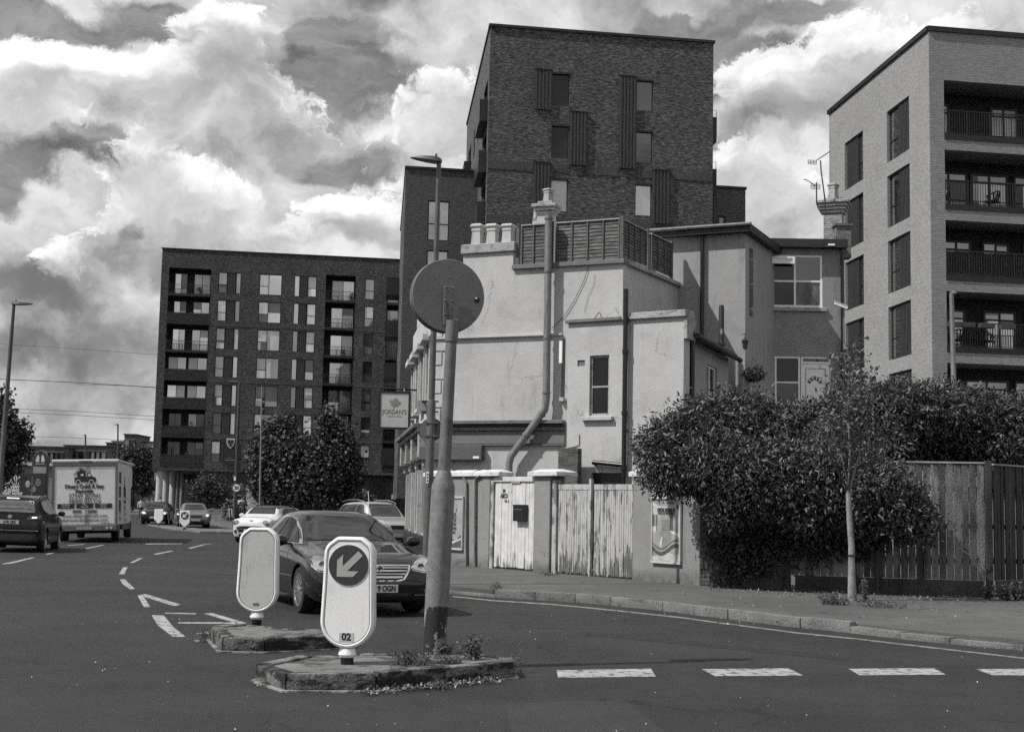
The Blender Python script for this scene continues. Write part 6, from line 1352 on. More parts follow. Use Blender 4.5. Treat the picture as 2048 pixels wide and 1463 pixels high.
mb.add([(x, -.052, z) for x, z in pts]+[(x, -.041, z) for x, z in pts], [tuple(range(n)), tuple(range(2*n-1, n-1, -1))]+[(i, (i+1) % n, (i+1) % n+n, i+n) for i in range(n)]); build('leaf_emblem', mb, mat('sign_ink3', .22), ps)
# ---------------- bollards
bol_w = mat('bollard_plastic', .82, .3, .08, 3, stain=.35, ss=(5, 5, 3), stlo=.55, sthi=.7, coat=.2); bol_f = mat('bollard_panel', .85, .4, .04, 2, stain=.10, ss=(6, 6, 2)); bol_g = mat('bollard_panel_grey', .52, .5, .05, 2, grain=.04, gs=90, stain=.15, ss=(6, 6, 3))
def outline(k=1.0, n=7):
    W_, H = .238, 1.06; pts = []
    def arc(cx, cz, rx, rz, a0, a1, m): return [(cx+rx*math.cos(R(a0+(a1-a0)*i/m)), cz+rz*math.sin(R(a0+(a1-a0)*i/m))) for i in range(m+1)]
    pts = arc(0, .27, W_+.012, .25, 180, 360, 18); pts += [(W_, .6)]; pts += arc(.125, .87, W_-.13, .13, 0, 62, n) ; pts += [(.13, 1.02), (.105, 1.032), (-.105, 1.032), (-.13, 1.02)]; pts += arc(-.125, .87, W_-.13, .13, 118, 180, n); pts += [(-W_, .6)]
    return pts
def inner(pts, d):
    n = len(pts); out = []
    for i in range(n):
        a, b = Vector(pts[i-1]), Vector(pts[(i+1) % n]); t = (b-a).normalized(); nrm = Vector((-t.y, t.x)); out.append((pts[i][0]+nrm.x*d, pts[i][1]+nrm.y*d))
    return out
def bollard(label, u, v, zb, rz, arrow, numb, panel, scale=1.0, panel_top_round=True):
    p = G(u, v, zb); t = thing('traffic_bollard', label, 'bollard', p, rz); t.scale = (scale,)*3
    o0 = outline(); z0 = .12; prof = [(.055, .02), (.075, .006), (.06, -.0), (-.05, .0), (-.066, .004), (-.076, .014), (-.078, .026), (-.070, .034)]; loops = []
    vs = []; fs = []; n = len(o0)
    for (y, ins) in prof:
        q = inner(o0, ins); vs += [(x, y, z+z0) for x, z in q]
    for i in range(len(prof)-1):
        for j in range(n): fs.append((i*n+j, i*n+(j+1) % n, (i+1)*n+(j+1) % n, (i+1)*n+j))
    fs.append(tuple(range(n))); mb = MB(); mb.add(vs, fs); build('shell', mb, bol_w, t, smooth=True)
    q = inner(o0, .032); mb = MB(); mb.add([(x, -.0705, z+z0) for x, z in q], [tuple(range(n-1, -1, -1))]); pn = build('face_panel', mb, panel, t)
    q2 = inner(o0, .037); q3 = inner(o0, .042); mb = MB(); mb.add([(x, -.0715, z+z0) for x, z in q2]+[(x, -.0725, z+z0) for x, z in q3], [(j, (j+1) % n, n+(j+1) % n, n+j) for j in range(n)]); build('panel_gasket', mb, trim_g, pn)
    mb = MB(); mb.lathe([(.07, .06), (.085, .085), (.07, .14)], 16); build('neck', mb, bol_w, t, smooth=True); mb = MB(); mb.lathe([(.055, -.02), (.06, .0), (.06, .062)], 16); build('rubber_base', mb, black_paint, t, smooth=True)
    if arrow:
        c = (.0, .905); mb = MB(); mb.lathe([(.185, 0), (.185, .006)], 40, Matrix.Translation((c[0], -.0715, c[1]-.01)) @ Matrix.Rotation(R(90), 4, 'X')); disc = build('sign_disc', mb, mat('sign_blue_grey', .045, .4, .1), t)
        mb = MB(); mb.lathe([(.195, 0), (.195, .003)], 40, Matrix.Translation((c[0], -.0708, c[1]-.01)) @ Matrix.Rotation(R(90), 4, 'X')); build('disc_edge', mb, bol_f, disc)
        A = [(0, -.155), (.115, -.035), (.07, .0), (.028, -.05), (.028, .155), (-.028, .155), (-.028, -.05), (-.07, 0), (-.115, -.035)]; A = [(0, -.15), (.105, -.045), (.105, .03), (.03, -.045), (.03, .155), (-.03, .155), (-.03, -.045), (-.105, .03), (-.105, -.045)]
        a_ = R(-45); pts = [(x*math.cos(a_)-z*math.sin(a_)+c[0], x*math.sin(a_)+z*math.cos(a_)+c[1]-.01) for x, z in A]; k = len(A)
        mb = MB(); mb.add([(x, -.081, z) for x, z in pts], [tuple(range(k-1, -1, -1))]); mb.add([(x, -.0778, z) for x, z in pts], [tuple(range(k))]); build('arrow', mb, mat('arrow_grey', .40, .4, .05), disc)
    if numb:
        mb = MB(); mb.box(-.068, .068, -.0735, -.0708, .205, .285); st_ = build('number_sticker', mb, bol_g, t); text('02', .088, black_paint, st_, Matrix.Translation((0, -.0745, .245)) @ Matrix.Rotation(R(90), 4, 'X'), 1.0, bold=.003, extrude=.0006)
    elif not arrow:
        mb = MB(); mb.box(-.035, .035, -.0735, -.0708, .225, .255); build('maker_label', mb, trim_g, t)
    return t
bollard('white traffic bollard with a dark keep left arrow and 02 on the near island', 694, 1326, .145, R(-5), True, True, bol_f, 1.0)
bollard('blank grey faced traffic bollard on the second island', 513, 1247, .155, R(-2), False, False, bol_g, .99)
def farbol(label, u, v, rz, arrow):
    p = G(u, v, .1); t = thing('traffic_bollard', label, 'bollard', p, rz); O = [(-.26, .95), (.26, .95), (.26, .35), (0, .08), (-.26, .35)]; n = 5
    mb = MB(); mb.add([(x, -.08, z) for x, z in O]+[(x, .08, z) for x, z in O], [tuple(range(n)), tuple(range(2*n-1, n-1, -1))]+[(i, (i+1) % n, (i+1) % n+n, i+n) for i in range(n)]); build('shell', mb, bol_w if arrow else bol_f, t, bevel=.02)
    mb = MB(); mb.lathe([(.1, -.02), (.03, .14)], 10); build('rubber_base', mb, black_paint, t)
    if arrow:
        mb = MB(); mb.lathe([(.2, 0), (.2, .01)], 24, Matrix.Translation((0, -.082, .72)) @ Matrix.Rotation(R(90), 4, 'X')); d_ = build('sign_disc', mb, mat('sign_blue_grey', .045), t)
        A = [(0, -.15), (.1, -.045), (.1, .03), (.03, -.045), (.03, .155), (-.03, .155), (-.03, -.045), (-.1, .03), (-.1, -.045)]; a_ = R(-45); mb = MB(); mb.add([(x*math.cos(a_)-z*math.sin(a_), -.097, x*math.sin(a_)+z*math.cos(a_)+.72) for x, z in A], [tuple(range(8, -1, -1))]); build('arrow', mb, bol_f, d_)
farbol('far pointed white bollard with a keep left arrow in front of the dark hatchback', 369, 1058, 0, True); farbol('far plain white pointed bollard in front of the leftmost oncoming car', 317, 1050, 0, False)
# ---------------- weeds and litter
weed_m = mat('weed_leaf', .11, .6, .3, 5, isl=.5, trans=.2); stem_m = mat('weed_stem', .13, .8, .3)
def weed(label, u, v, z, h, spread, nst, nl, L, seed, asp=.2, name='weed', g=None):
    rng = np.random.default_rng(seed); b = G(u, v, z); t = thing(name, label, 'weed', b, 0, g); mb = MB(); P = []
    for k in range(nst):
        a = rng.uniform(0, 6.28); r = rng.uniform(0, spread*.5); bx, by = math.cos(a)*r, math.sin(a)*r; hh = h*rng.uniform(.45, 1); lx, ly = rng.normal(0, spread*.35), rng.normal(0, spread*.35)
        pts = [Vector((bx, by, -.02)), Vector((bx+lx*.3, by+ly*.3, hh*.5)), Vector((bx+lx, by+ly, hh))]; mb.tube(pts, [.0022, .0018, .001], 3)
        for q in range(nl): f_ = rng.uniform(.1, 1); p = pts[0].lerp(pts[2], f_) if f_ > .5 else pts[0].lerp(pts[1], f_*2); P.append(tuple(p))
    build('stems', mb, stem_m, t); P = np.array(P); leaf_mesh('leaves', P, rng.normal(0, 1, P.shape)*np.array([1, 1, .6]), L, asp, weed_m, t, rng, jit=.5); return t
weed('bushy weed growing at the right back of the near island', 948, 1318, .14, .26, .16, 26, 26, .028, 1, .3); weed('low mat of weeds around the foot of the signpost', 825, 1328, .14, .14, .30, 70, 10, .022, 2, .35)
weed('small leafy weed against the base of the signpost', 886, 1308, .14, .12, .12, 26, 14, .028, 3, .4); weed('low grassy weeds between post and bushy weed', 900, 1326, .14, .10, .22, 50, 7, .022, 4, .2)
weed('tall single stalk weed at the right tip of the near island', 1040, 1345, 0, .42, .05, 3, 22, .022, 5, .2); weed('thin stalk weed in front of the low mat of weeds', 782, 1366, 0, .30, .04, 3, 14, .02, 6, .2)
weed('dry grass tufts hanging on the right end of the near island', 1008, 1350, .0, .20, .22, 50, 7, .03, 7, .1); weed('clump of weed in the gutter under the signpost side', 885, 1378, 0, .12, .10, 18, 14, .02, 8, .2)
weed('weed tuft in the gutter at the left end of the second island', 405, 1283, 0, .2, .12, 18, 8, .03, 9, .15); weed('spiky weed growing at the start of the raised kerb', 992, 1193, .0, .30, .16, 22, 9, .06, 10, .1)
weed('weeds at the foot of the young tree on its left', 1672, 1208, .12, .22, .5, 60, 14, .045, 11, .25); weed('taller weed just right of the young tree', 1731, 1205, .12, .42, .12, 10, 30, .04, 12, .25); weed('low straggling weeds right of the young tree', 1768, 1214, .12, .16, .8, 60, 8, .04, 13, .2)
weed('leafy weed at the foot of the dark fence panel', 2012, 1200, .12, .34, .2, 18, 30, .05, 14, .4); weed('bright leafy weed at the right edge below the dark fence', 2040, 1200, .12, .36, .25, 18, 30, .05, 15, .4); weed('weed beside the fence corner post', 1976, 1198, .12, .3, .15, 14, 20, .05, 16, .35)
weed('weeds along the bottom of the pale gate pier', 1100, 1150, .12, .1, .5, 30, 6, .03, 17, .25)
weed('sparse weeds on the front face of the near island', 935, 1362, 0, .16, .3, 30, 8, .02, 18, .2)
# leaf litter: nobody could count it
rng = np.random.default_rng(8); P = []
for _ in range(900):
    u = rng.uniform(725, 1005); P.append(tuple(G(u, 1388-(u-725)*.10-abs(rng.normal(0, 9)), .004+rng.uniform(0, .03))))
for _ in range(500): u = rng.uniform(1400, 2000); P.append(tuple(G(u, 1176+(u-1400)*.035+rng.uniform(-3, 8), .125)))
for _ in range(220): P.append(tuple(G(rng.uniform(1200, 2048), rng.uniform(1180, 1250), .125)))
P = np.array(P); ll = leaf_mesh('leaf_litter', P, np.tile([0, 0, 1.0], (len(P), 1)), .035, .32, mat('dry_leaf', .20, .8, .3, 6, isl=.8), None, rng, kind='stuff', spread=1.3, droop=0); tag(ll, 'dry fallen leaves lying in the gutter by the near island and along the fence', 'leaf litter')
P = []
for _ in range(170): u, v = rng.uniform(0, 2048), rng.uniform(1150, 1463); P.append(tuple(G(u, v, .006)))
P = np.array(P); gr = leaf_mesh('road_grit', P, np.tile([0, 0, 1.0], (len(P), 1)), .014, .5, mat('pale_grit', .45, .8, .3), None, rng, kind='stuff', spread=.6, droop=0); tag(gr, 'pale grit specks scattered over the road surface', 'grit')
# pale pebbles on the island fill etc. come from materials
# ---------------- store signs on the left
c = AT(77, 1010, 95); tt = thing('totem_sign', 'tall arched dark store sign with a pale double leaf logo on the left', 'sign', (c.x, c.y, 0), 0); s = 95/FPX
tz = AT(77, 902, 95).z; w_ = 15.5*s; pts = [(-w_, 0), (w_, 0), (w_, tz-.9)]+[(w_*math.cos(a)*1.0, tz-.9+.9*math.sin(a)**.8) for a in [R(x) for x in (20, 40, 60, 80)]]+[(0, tz+.02)]+[(w_*math.cos(a), tz-.9+.9*math.sin(a)**.8) for a in [R(x) for x in (100, 120, 140, 160)]]+[(-w_, tz-.9)]
def slab(pts, y0, y1, m, parent, name, bev=0):
    n = len(pts); mb = MB(); mb.add([(x, y0, z) for x, z in pts]+[(x, y1, z) for x, z in pts], [tuple(range(n)), tuple(range(2*n-1, n-1, -1))]+[(i, (i+1) % n, (i+1) % n+n, i+n) for i in range(n)]); return build(name, mb, m, parent, bevel=bev)
bd = slab(pts, -.15, .15, mat('totem_dark', .03, .5, .1), tt, 'sign_body'); slab([(x*1.06, z*1.012) for x, z in pts], -.10, .10, mat('totem_edge', .16, .5), tt, 'sign_edge'); tz0 = AT(77, 922, 95).z
for sx_ in (-1, 1): slab([(sx_*.06, tz0-.05), (sx_*.30, tz0-.05), (sx_*.32, tz0+.1), (sx_*.2, tz0+.42), (sx_*.12, tz0+.46), (sx_*.07, tz0+.3)], -.17, -.151, mat('logo_pale', .5, .5), bd, 'logo_petal')
slab([(-.32, tz0-.22), (.32, tz0-.22), (.32, tz0-.14), (-.32, tz0-.14)], -.165, -.151, mat('dim_print', .26), bd, 'store_lettering')
z1__ = AT(77, 933, 95).z; slab([(-w_*.85, z1__-.45), (w_*.85, z1__-.45), (w_*.85, z1__), (-w_*.85, z1__)], -.165, -.151, mat('dim_print', .26), bd, 'info_panel'); z1__ -= .55; slab([(-w_*.85, z1__-.25), (w_*.85, z1__-.25), (w_*.85, z1__), (-w_*.85, z1__)], -.165, -.151, mat('dim_print', .26), bd, 'info_panel')
c = AT(46, 975, 92); s = 92/FPX; bb = thing('billboard', 'dark billboard with white slanted wording and faces beside the tall store sign', 'billboard', (c.x, c.y, 0), 0)
zt_, zb_ = AT(46, 947, 92).z, AT(46, 990, 92).z; W2 = 45*s
slab([(-W2, zb_), (W2, zb_), (W2, zt_), (-W2, zt_)], -.1, .1, mat('billboard_dark', .02, .5, .3, 1), bb, 'poster_board')
slab([(-W2-.1, zb_-.12), (W2+.1, zb_-.12), (W2+.1, zb_), (-W2-.1, zb_)], -.14, .14, galv, bb, 'bottom_rail')
for x in (-W2*.7, W2*.7): mb = MB(); mb.box(x-.1, x+.1, -.08, .08, 0, zb_-.12); build('leg', mb, trim_d, bb)
for i, q in enumerate(('WONDER', 'WHAT', 'BARRETT', 'GRAHAM', 'IS DOING', 'RIGHT NOW?')): text(q, .26, white_paint, bb, Matrix.Translation((-.72, -.11, zt_-.22-i*.225)) @ Matrix.Rotation(R(90), 4, 'X'), .9, bold=.008, align='LEFT' if 0 else 'CENTER', shear=.15)
for (x, z, r_, g) in ((.35, .75, .17, .35), (1.05, .85, .2, .12), (.8, .4, .15, .2)): mb = MB(); mb.lathe([(r_, 0), (r_*.9, .02)], 18, Matrix.Translation((x, -.1, zb_+z)) @ Matrix.Scale(1.35, 4, (0, 0, 1)) @ Matrix.Rotation(R(90), 4, 'X')); build('printed_face', mb, mat('print_face_%d' % int(g*100), g, .5, .4, 5), bb)
c = AT(64, 975, 86); rs_ = thing('ring_sign', 'thin post with an open ring sign in front of the billboard', 'sign', (c.x, c.y, 0), 0); mb = MB(); mb.tube([(0, 0, 0), (0, 0, AT(64, 952, 86).z)], .035, 6); build('post', mb, galv, rs_)
mb = MB(); pts = [(.2*math.cos(R(a)), -.05, c.z+.2*math.sin(R(a))) for a in range(0, 361, 20)]; mb.tube(pts, .02, 5, caps=False); build('ring', mb, galv, rs_)
# picket fence
c = G(415, 1042, .12); pf = thing('picket_fence', 'short pale picket fence in front of the shop under the left block', 'fence', (c.x, c.y, .12), 0); s = c.y/FPX
for k in range(18):
    x = (-26+k*3.1)*s; hh = .95+random.uniform(-.06, .05); mb = MB(); mb.prism([(x-.035, 0), (x+.035, 0), (x+.035, .02), (x-.035, .02)], 0, hh); build('picket', mb, mat('picket_wood', .26, .8, .3, 4), pf)
for z in (.25, .7): mb = MB(); mb.box(-27*s, 28*s, .021, .05, z, z+.06); build('rail', mb, wood_t, pf)
# bright flower display by the shop
c = G(470, 1040, .12); fd = thing('flower_display', 'heap of pale potted flowers outside the shop under the 20 sign', 'flowers', (c.x+.0, c.y+3, .12), 0); rng = np.random.default_rng(4); Y = c.y+3
P = np.array([tuple(AT(rng.normal(468, 11), rng.uniform(1000, 1035), Y+rng.uniform(-.3, .3))-Vector(fd.location)) for _ in range(800)]); leaf_mesh('blossoms', P, rng.normal(0, 1, P.shape), .16, .6, mat('pale_flower', .5, .7, .3, 6, isl=.7), fd, rng); leaf_mesh('leaves', P+rng.normal(0, .15, P.shape), rng.normal(0, 1, P.shape), .16, .4, leaf_d, fd, rng)
mb = MB(); mb.box(-1.0, .8, -.3, .3, 0, .35); build('planter', mb, trim_d, fd)
# ================================================================== VEHICLES
def paint(name, g, coat=1.0, rough=.35, metal=.3): return mat(name, g, rough, .03, 2, coat=coat, metal=metal, spec=.12)
tyre_m = mat('tyre_rubber', .012, .8, .2, 8); alloy = mat('alloy_wheel', .55, .3, .1, metal=.85); chrome = mat('chrome', .7, .12, .03, metal=1.0); cg = glass('car_glass', .006, .15, .012, .1); lamp_g = glass('headlamp_glass', .26, .22, .05, .4, 9); lamp_r = mat('lamp_red', .05, .2, .1, coat=1); plate_m = mat('number_plate', .55, .4, .05); bl_plastic = mat('black_plastic', .02, .55, .1); lit = mat('lit_lamp', .8, .3, .02, emit=1.6)
def cr(p0, p1, p2, p3, t): return 0.5*((2*p1)+(-p0+p2)*t+(2*p0-5*p1+4*p2-p3)*t*t+(-p0+3*p1-3*p2+p3)*t*t*t)
def loft(stations, nl=7, nv=3):
    """stations rows: y, zb, zs, zt, ws, wt -> dense half sections, mirrored to a closed body"""
    secs = []
    for (y, zb, zs, zt, ws, wt) in stations:
        g_ = zt-zs
        secs.append([Vector((x, y, z)) for x, z in ((0, zb), (ws*.80, zb), (ws*.955, zb+.10), (ws*.995, zb+.38*(zs-zb)), (ws, zb+.72*(zs-zb)), (ws*.965, zs), (wt+(ws*.955-wt)*.45, zs+g_*.52), (wt*1.0, zs+g_*.86), (wt*.72, zs+g_*.985), (0, zt))])
    def sub(rows, n):
        out = []
        for i in range(len(rows)-1):
            a, b, c, d = rows[max(i-1, 0)], rows[i], rows[i+1], rows[min(i+2, len(rows)-1)]
            for k in range(n): t = k/n; out.append([cr(a[j], b[j], c[j], d[j], t) for j in range(len(b))])
        out.append(rows[-1]); return out
    rows = sub(secs, nl)
    rows = [[q[0] for q in sub([[p] for p in r], nv)] for r in rows]
    m = len(rows[0]); vs = []; fs = []
    for r in rows:
        full = r+[Vector((-p.x, p.y, p.z)) for p in r[-2:0:-1]]; vs += full
    n = 2*m-2
    for i in range(len(rows)-1):
        for j in range(n): fs.append((i*n+j, i*n+(j+1) % n, (i+1)*n+(j+1) % n, (i+1)*n+j))
    fs.append(tuple(range(n-1, -1, -1))); fs.append(tuple(range((len(rows)-1)*n, len(rows)*n)))
    return vs, fs
def wheel(parent, x, y, r, side, spokes=10, m=alloy, w_=.215, name='wheel'):
    Mw = Matrix.Translation((x, y, r)) @ Matrix.Rotation(R(90)*side, 4, 'Y'); ti = w_/2
    mb = MB(); mb.lathe([(r*.68, -ti), (r*.93, -ti), (r, -ti*.7), (r, ti*.7), (r*.95, ti*.97), (r*.70, ti), (r*.68, ti*.8)], 36, Mw); tr = build(name, mb, tyre_m, parent, smooth=True)
    mb = MB(); k = ti*.99
    mb.lathe([(r*.71, k-.03), (r*.71, k), (r*.66, k), (r*.64, k-.03), (r*.63, -.03), (.02, -.03)], 36, Mw); rim = build('rim', mb, m if spokes < 12 else m, tr, smooth=True)
    mb = MB(); mb.lathe([(r*.62, -.028), (.02, -.026)], 24, Mw); build('brake_disc', mb, bl_plastic, tr)
    for i in range(spokes):
        a = 2*math.pi*i/spokes; Mr_ = Mw @ Matrix.Rotation(a, 4, 'Z'); q = r*.07*(10/spokes)**.5
        mb = MB(); mb.add([(r*.12, -q*.6, k-.035), (r*.12, q*.6, k-.035), (r*.66, q*1.0, k-.02), (r*.66, -q*1.0, k-.02), (r*.12, -q*.6, k-.005), (r*.12, q*.6, k-.005), (r*.66, q, k-.004), (r*.66, -q, k-.004)], [(0,3,2,1),(4,5,6,7),(0,1,5,4),(1,2,6,5),(2,3,7,6),(3,0,4,7)], Mr_); build('spoke', mb, m, tr)
    mb = MB(); mb.lathe([(r*.16, k-.03), (r*.15, k), (.01, k+.004)], 16, Mw); build('hub_cap', mb, m, tr, smooth=True)
    return tr
class Car:
    def __init__(s, label, loc, rz, stations, color, r, axles, track, spokes=10, cat='car', name='parked_car', glassm=cg, wheelm=alloy, roll=0):
        s.t = thing(name, label, cat, loc, rz); s.t.rotation_euler = (0, roll, rz)
        vs, fs = loft(stations); me = bpy.data.meshes.new('tmp'); me.from_pydata([tuple(v) for v in vs], [], fs); me.update()
        bm = bmesh.new(); bm.from_mesh(me); bmesh.ops.recalc_face_normals(bm, faces=bm.faces); bm.to_mesh(me)
        s.bvh = BVHTree.FromBMesh(bm); bm.free()
        tmp = bpy.data.objects.new('tmp', me); COL.objects.link(tmp); mb = MB()
        for y in axles:
            for sd in (-1, 1): mb.lathe([(r*1.13, -.30), (r*1.13, .30)], 28, Matrix.Translation((sd*(track/2+.10), y, r*1.02)) @ Matrix.Rotation(R(90), 4, 'Y'))
        cme = bpy.data.meshes.new('cut'); cme.from_pydata(mb.v, [], mb.f); cme.update(); b2 = bmesh.new(); b2.from_mesh(cme); bmesh.ops.recalc_face_normals(b2, faces=b2.faces); b2.to_mesh(cme); b2.free()
        cut = bpy.data.objects.new('cut', cme); COL.objects.link(cut); md = tmp.modifiers.new('b', 'BOOLEAN'); md.operation = 'DIFFERENCE'; md.object = cut; md.solver = 'EXACT'
        dg = bpy.context.evaluated_depsgraph_get(); out = bpy.data.meshes.new_from_object(tmp.evaluated_get(dg)); bpy.data.objects.remove(tmp); bpy.data.objects.remove(cut)
        out.name = 'body'; out.materials.clear(); out.materials.append(color); out.polygons.foreach_set('material_index', [0]*len(out.polygons)); out.polygons.foreach_set('use_smooth', [True]*len(out.polygons)); out.set_sharp_from_angle(angle=R(42))
        s.body = bpy.data.objects.new('body', out); COL.objects.link(s.body); s.body.parent = s.t; s.color = color; s.g = glassm
        for y in axles:
            for sd in (-1, 1): wheel(s.t, sd*track/2, y, r, sd, spokes, wheelm)
            mb = MB(); mb.box(-track/2+.12, track/2-.12, y-.32, y+.32, r*.6, r*2.0); build('wheel_well', mb, bl_plastic, s.t)
    def proj(s, pts, axis, m, off=.006, name='panel', parent=None, cuts=4, mirror=False, thick=0, tag_label=None):
        def one(pts):
            bm = bmesh.new(); vs = [bm.verts.new((p[0], p[1], 0)) for p in pts]; bm.faces.new(vs)
            bmesh.ops.triangulate(bm, faces=bm.faces)
            for _ in range(cuts):
                es = [e for e in bm.edges if e.calc_length() > .09]
                if not es: break
                bmesh.ops.subdivide_edges(bm, edges=es, cuts=1); bmesh.ops.triangulate(bm, faces=[f for f in bm.faces if len(f.verts) > 3])
            d = {'F': Vector((0, 1, 0)), 'B': Vector((0, -1, 0)), 'L': Vector((1, 0, 0)), 'R': Vector((-1, 0, 0)), 'T': Vector((0, 0, -1))}[axis]
            for v in bm.verts:
                a, b = v.co.x, v.co.y
                o = Vector((a, 0, b)) if axis in 'FB' else (Vector((a, b, 0)) if axis == 'T' else Vector((0, a, b)))
                hit = s.bvh.ray_cast(o-d*6, d)
                if hit[0] is None: hit = s.bvh.find_nearest(o - d*1.5); p = hit[0]; n_ = hit[1]
                else: p, n_ = hit[0], hit[1]
                if n_.dot(d) > 0: n_ = -n_
                v.co = p+n_*off
            return bm
        bm = one(pts)
        if mirror:
            b2 = one([(-p[0], p[1]) for p in pts][::-1] if axis in 'FBT' else pts)
            res = []
        me = bpy.data.meshes.new(name); bm.to_mesh(me); bm.free(); me.materials.append(m); me.polygons.foreach_set('use_smooth', [True]*len(me.polygons)); o = bpy.data.objects.new(name, me); COL.objects.link(o); o.parent = parent or s.t
        if mirror:
            me2 = bpy.data.meshes.new(name); b2.to_mesh(me2); b2.free(); me2.materials.append(m); me2.polygons.foreach_set('use_smooth', [True]*len(me2.polygons)); o2 = bpy.data.objects.new(name, me2); COL.objects.link(o2); o2.parent = parent or s.t
            if axis in 'LR': me2.transform(Matrix.Scale(-1, 4, (1, 0, 0)))
        return o
    def hit(s, x, z, axis='F'):
        d = Vector((0, 1, 0)) if axis == 'F' else Vector((0, -1, 0)); h = s.bvh.ray_cast(Vector((x, 0, z))-d*6, d); return h[0] if h[0] else Vector((x, -2.3, z))
    def mirror_pair(s, y, z, w_, m=None):
        for sd in (-1, 1):
            mb = MB(); mb.lathe([(.02, -.06), (.07, -.055), (.085, 0), (.075, .05), (.02, .08)], 12, Matrix.Translation((sd*(w_+.09), y, z)) @ Matrix.Scale(1.35, 4, (1, 0, 0)) @ Matrix.Rotation(R(90), 4, 'X')); o = build('wing_mirror', mb, m or s.color, s.t, smooth=True)
            mb = MB(); mb.box(min(sd*(w_-.08), sd*(w_+.05)), max(sd*(w_-.08), sd*(w_+.05)), y-.03, y+.03, z-.06, z-.03); build('mirror_arm', mb, bl_plastic, o)
def plate(car, txt, z, axis='F', w_=.26, h_=.056, align='CENTER', x=0, dx=0):
    p = car.hit(x, z, axis); sg_ = -1 if axis == 'F' else 1; y = p.y+sg_*.025
    mb = MB(); mb.box(x-w_, x+w_, y-.008, y+.02 if axis == 'F' else y+.008, z-h_, z+h_); o = build('number_plate', mb, plate_m, car.t, bevel=.003)
    Mt = Matrix.Translation((x+dx, y+sg_*.010, z)) @ (Matrix.Rotation(R(180), 4, 'Z') if axis == 'B' else Matrix()) @ Matrix.Rotation(R(90), 4, 'X'); 
    if txt: text(txt, .115, black_paint, o, Mt, .72, bold=.004, extrude=.001)
# --- dark saloon in the foreground
maroon = paint('dark_metallic_paint', .008, 1.0, .5, .0)
def saloon_st(Lf=-2.42, Lb=2.42, H=1.49, W_=.925):
    return [(Lf, .30, .50, .56, .64, .34), (Lf+.05, .22, .58, .67, .80, .46), (Lf+.16, .20, .68, .775, .88, .55), (Lf+.42, .20, .79, .875, .93, .62), (Lf+.95, .20, .87, .955, .92, .64), (Lf+1.28, .20, .905, 1.01, .925, .67), (Lf+1.48, .20, .92, 1.075, .925, .69),
            (Lf+1.95, .20, .935, 1.33, W_, .635), (Lf+2.25, .20, .94, H-.04, W_, .60), (Lf+2.7, .20, .95, H, W_, .60), (Lf+3.3, .20, .96, H-.03, W_, .585), (Lf+3.85, .22, .975, 1.32, .92, .57), (Lf+4.3, .24, .98, 1.13, .90, .60), (Lf+4.62, .28, .96, 1.06, .86, .58), (Lb-.06, .34, .86, .98, .80, .52), (Lb, .40, .7, .8, .70, .4)]
p0 = G(705, 1222, 0)
ins = Car('dark metallic saloon car with chrome grille driving past the islands towards the camera', (-2.80, 21.90, 0), R(23), saloon_st(), maroon, .335, (-1.50, 1.24), 1.60, 14, name='saloon_car', wheelm=alloy)
c = ins; c.t.scale = (1.04, 1.03, 1.0)
c.proj([(-.66, 1.045), (.66, 1.045), (.70, 1.08), (.60, 1.30), (.50, 1.40), (-.50, 1.40), (-.60, 1.30), (-.70, 1.08)], 'F', cg, .006, 'windscreen')
c.proj([(-1.05, .985), (-.62, 1.20), (-.20, 1.36), (.25, 1.41), (.8, 1.37), (1.3, 1.24), (1.55, 1.08), (1.35, 1.0)], 'L', chrome, .004, 'window_trim', mirror=True)
c.proj([(-.93, 1.005), (-.58, 1.18), (-.18, 1.335), (.14, 1.375), (.14, 1.015)], 'L', cg, .010, 'side_window', mirror=True)
c.proj([(.19, 1.015), (.19, 1.38), (.75, 1.345), (1.25, 1.22), (1.45, 1.08), (1.32, 1.02)], 'L', cg, .010, 'side_window', mirror=True)
hl = c.proj([(.47, .70), (.50, .655), (.66, .625), (.83, .635), (.90, .70), (.885, .80), (.80, .845), (.70, .84), (.56, .775)], 'F', chrome, .004, 'headlight', mirror=True)
c.proj([(.49, .70), (.52, .665), (.66, .64), (.82, .65), (.88, .70), (.868, .79), (.79, .828), (.70, .822), (.57, .76)], 'F', lamp_g, .012, 'headlight_lens', mirror=True)
for sd in (-1, 1):
    for x, z in ((.62, .71), (.77, .735)):
        p = c.hit(sd*x, z); mb = MB(); mb.lathe([(.058, 0), (.05, .02), (.035, .012), (.01, .01)], 16, Matrix.Translation((sd*x, p.y-.012, z)) @ Matrix.Rotation(R(90), 4, 'X')); build('lamp_projector', mb, chrome if x < .7 else lamp_g, c.t, smooth=True)
c.proj([(-.47, .735), (.47, .735), (.45, .66), (.36, .53), (.25, .50), (-.25, .50), (-.36, .53), (-.45, .66)], 'F', chrome, .010, 'grille_surround')
gr_ = c.proj([(-.43, .715), (.43, .715), (.41, .65), (.33, .545), (.24, .525), (-.24, .525), (-.33, .545), (-.41, .65)], 'F', black_paint, .016, 'grille')
for z, w_ in ((.685, .41), (.645, .395), (.605, .365), (.565, .325)): c.proj([(-w_, z-.009), (w_, z-.009), (w_, z+.009), (-w_, z+.009)], 'F', chrome, .028, 'grille_bar', gr_)
p = c.hit(0, .68); mb = MB(); mb.lathe([(.062, 0), (.062, .012), (.05, .02), (.046, .012), (.01, .012)], 24, Matrix.Translation((0, p.y-.03, .68)) @ Matrix.Rotation(R(90), 4, 'X')); bg_ = build('badge', mb, chrome, c.t, smooth=True)
slab([(-.03, .65), (.0, .66), (.02, .69), (.035, .71), (.0, .705), (-.02, .69), (-.005, .675)], p.y-.052, p.y-.045, bl_plastic, bg_, 'griffin_emblem')
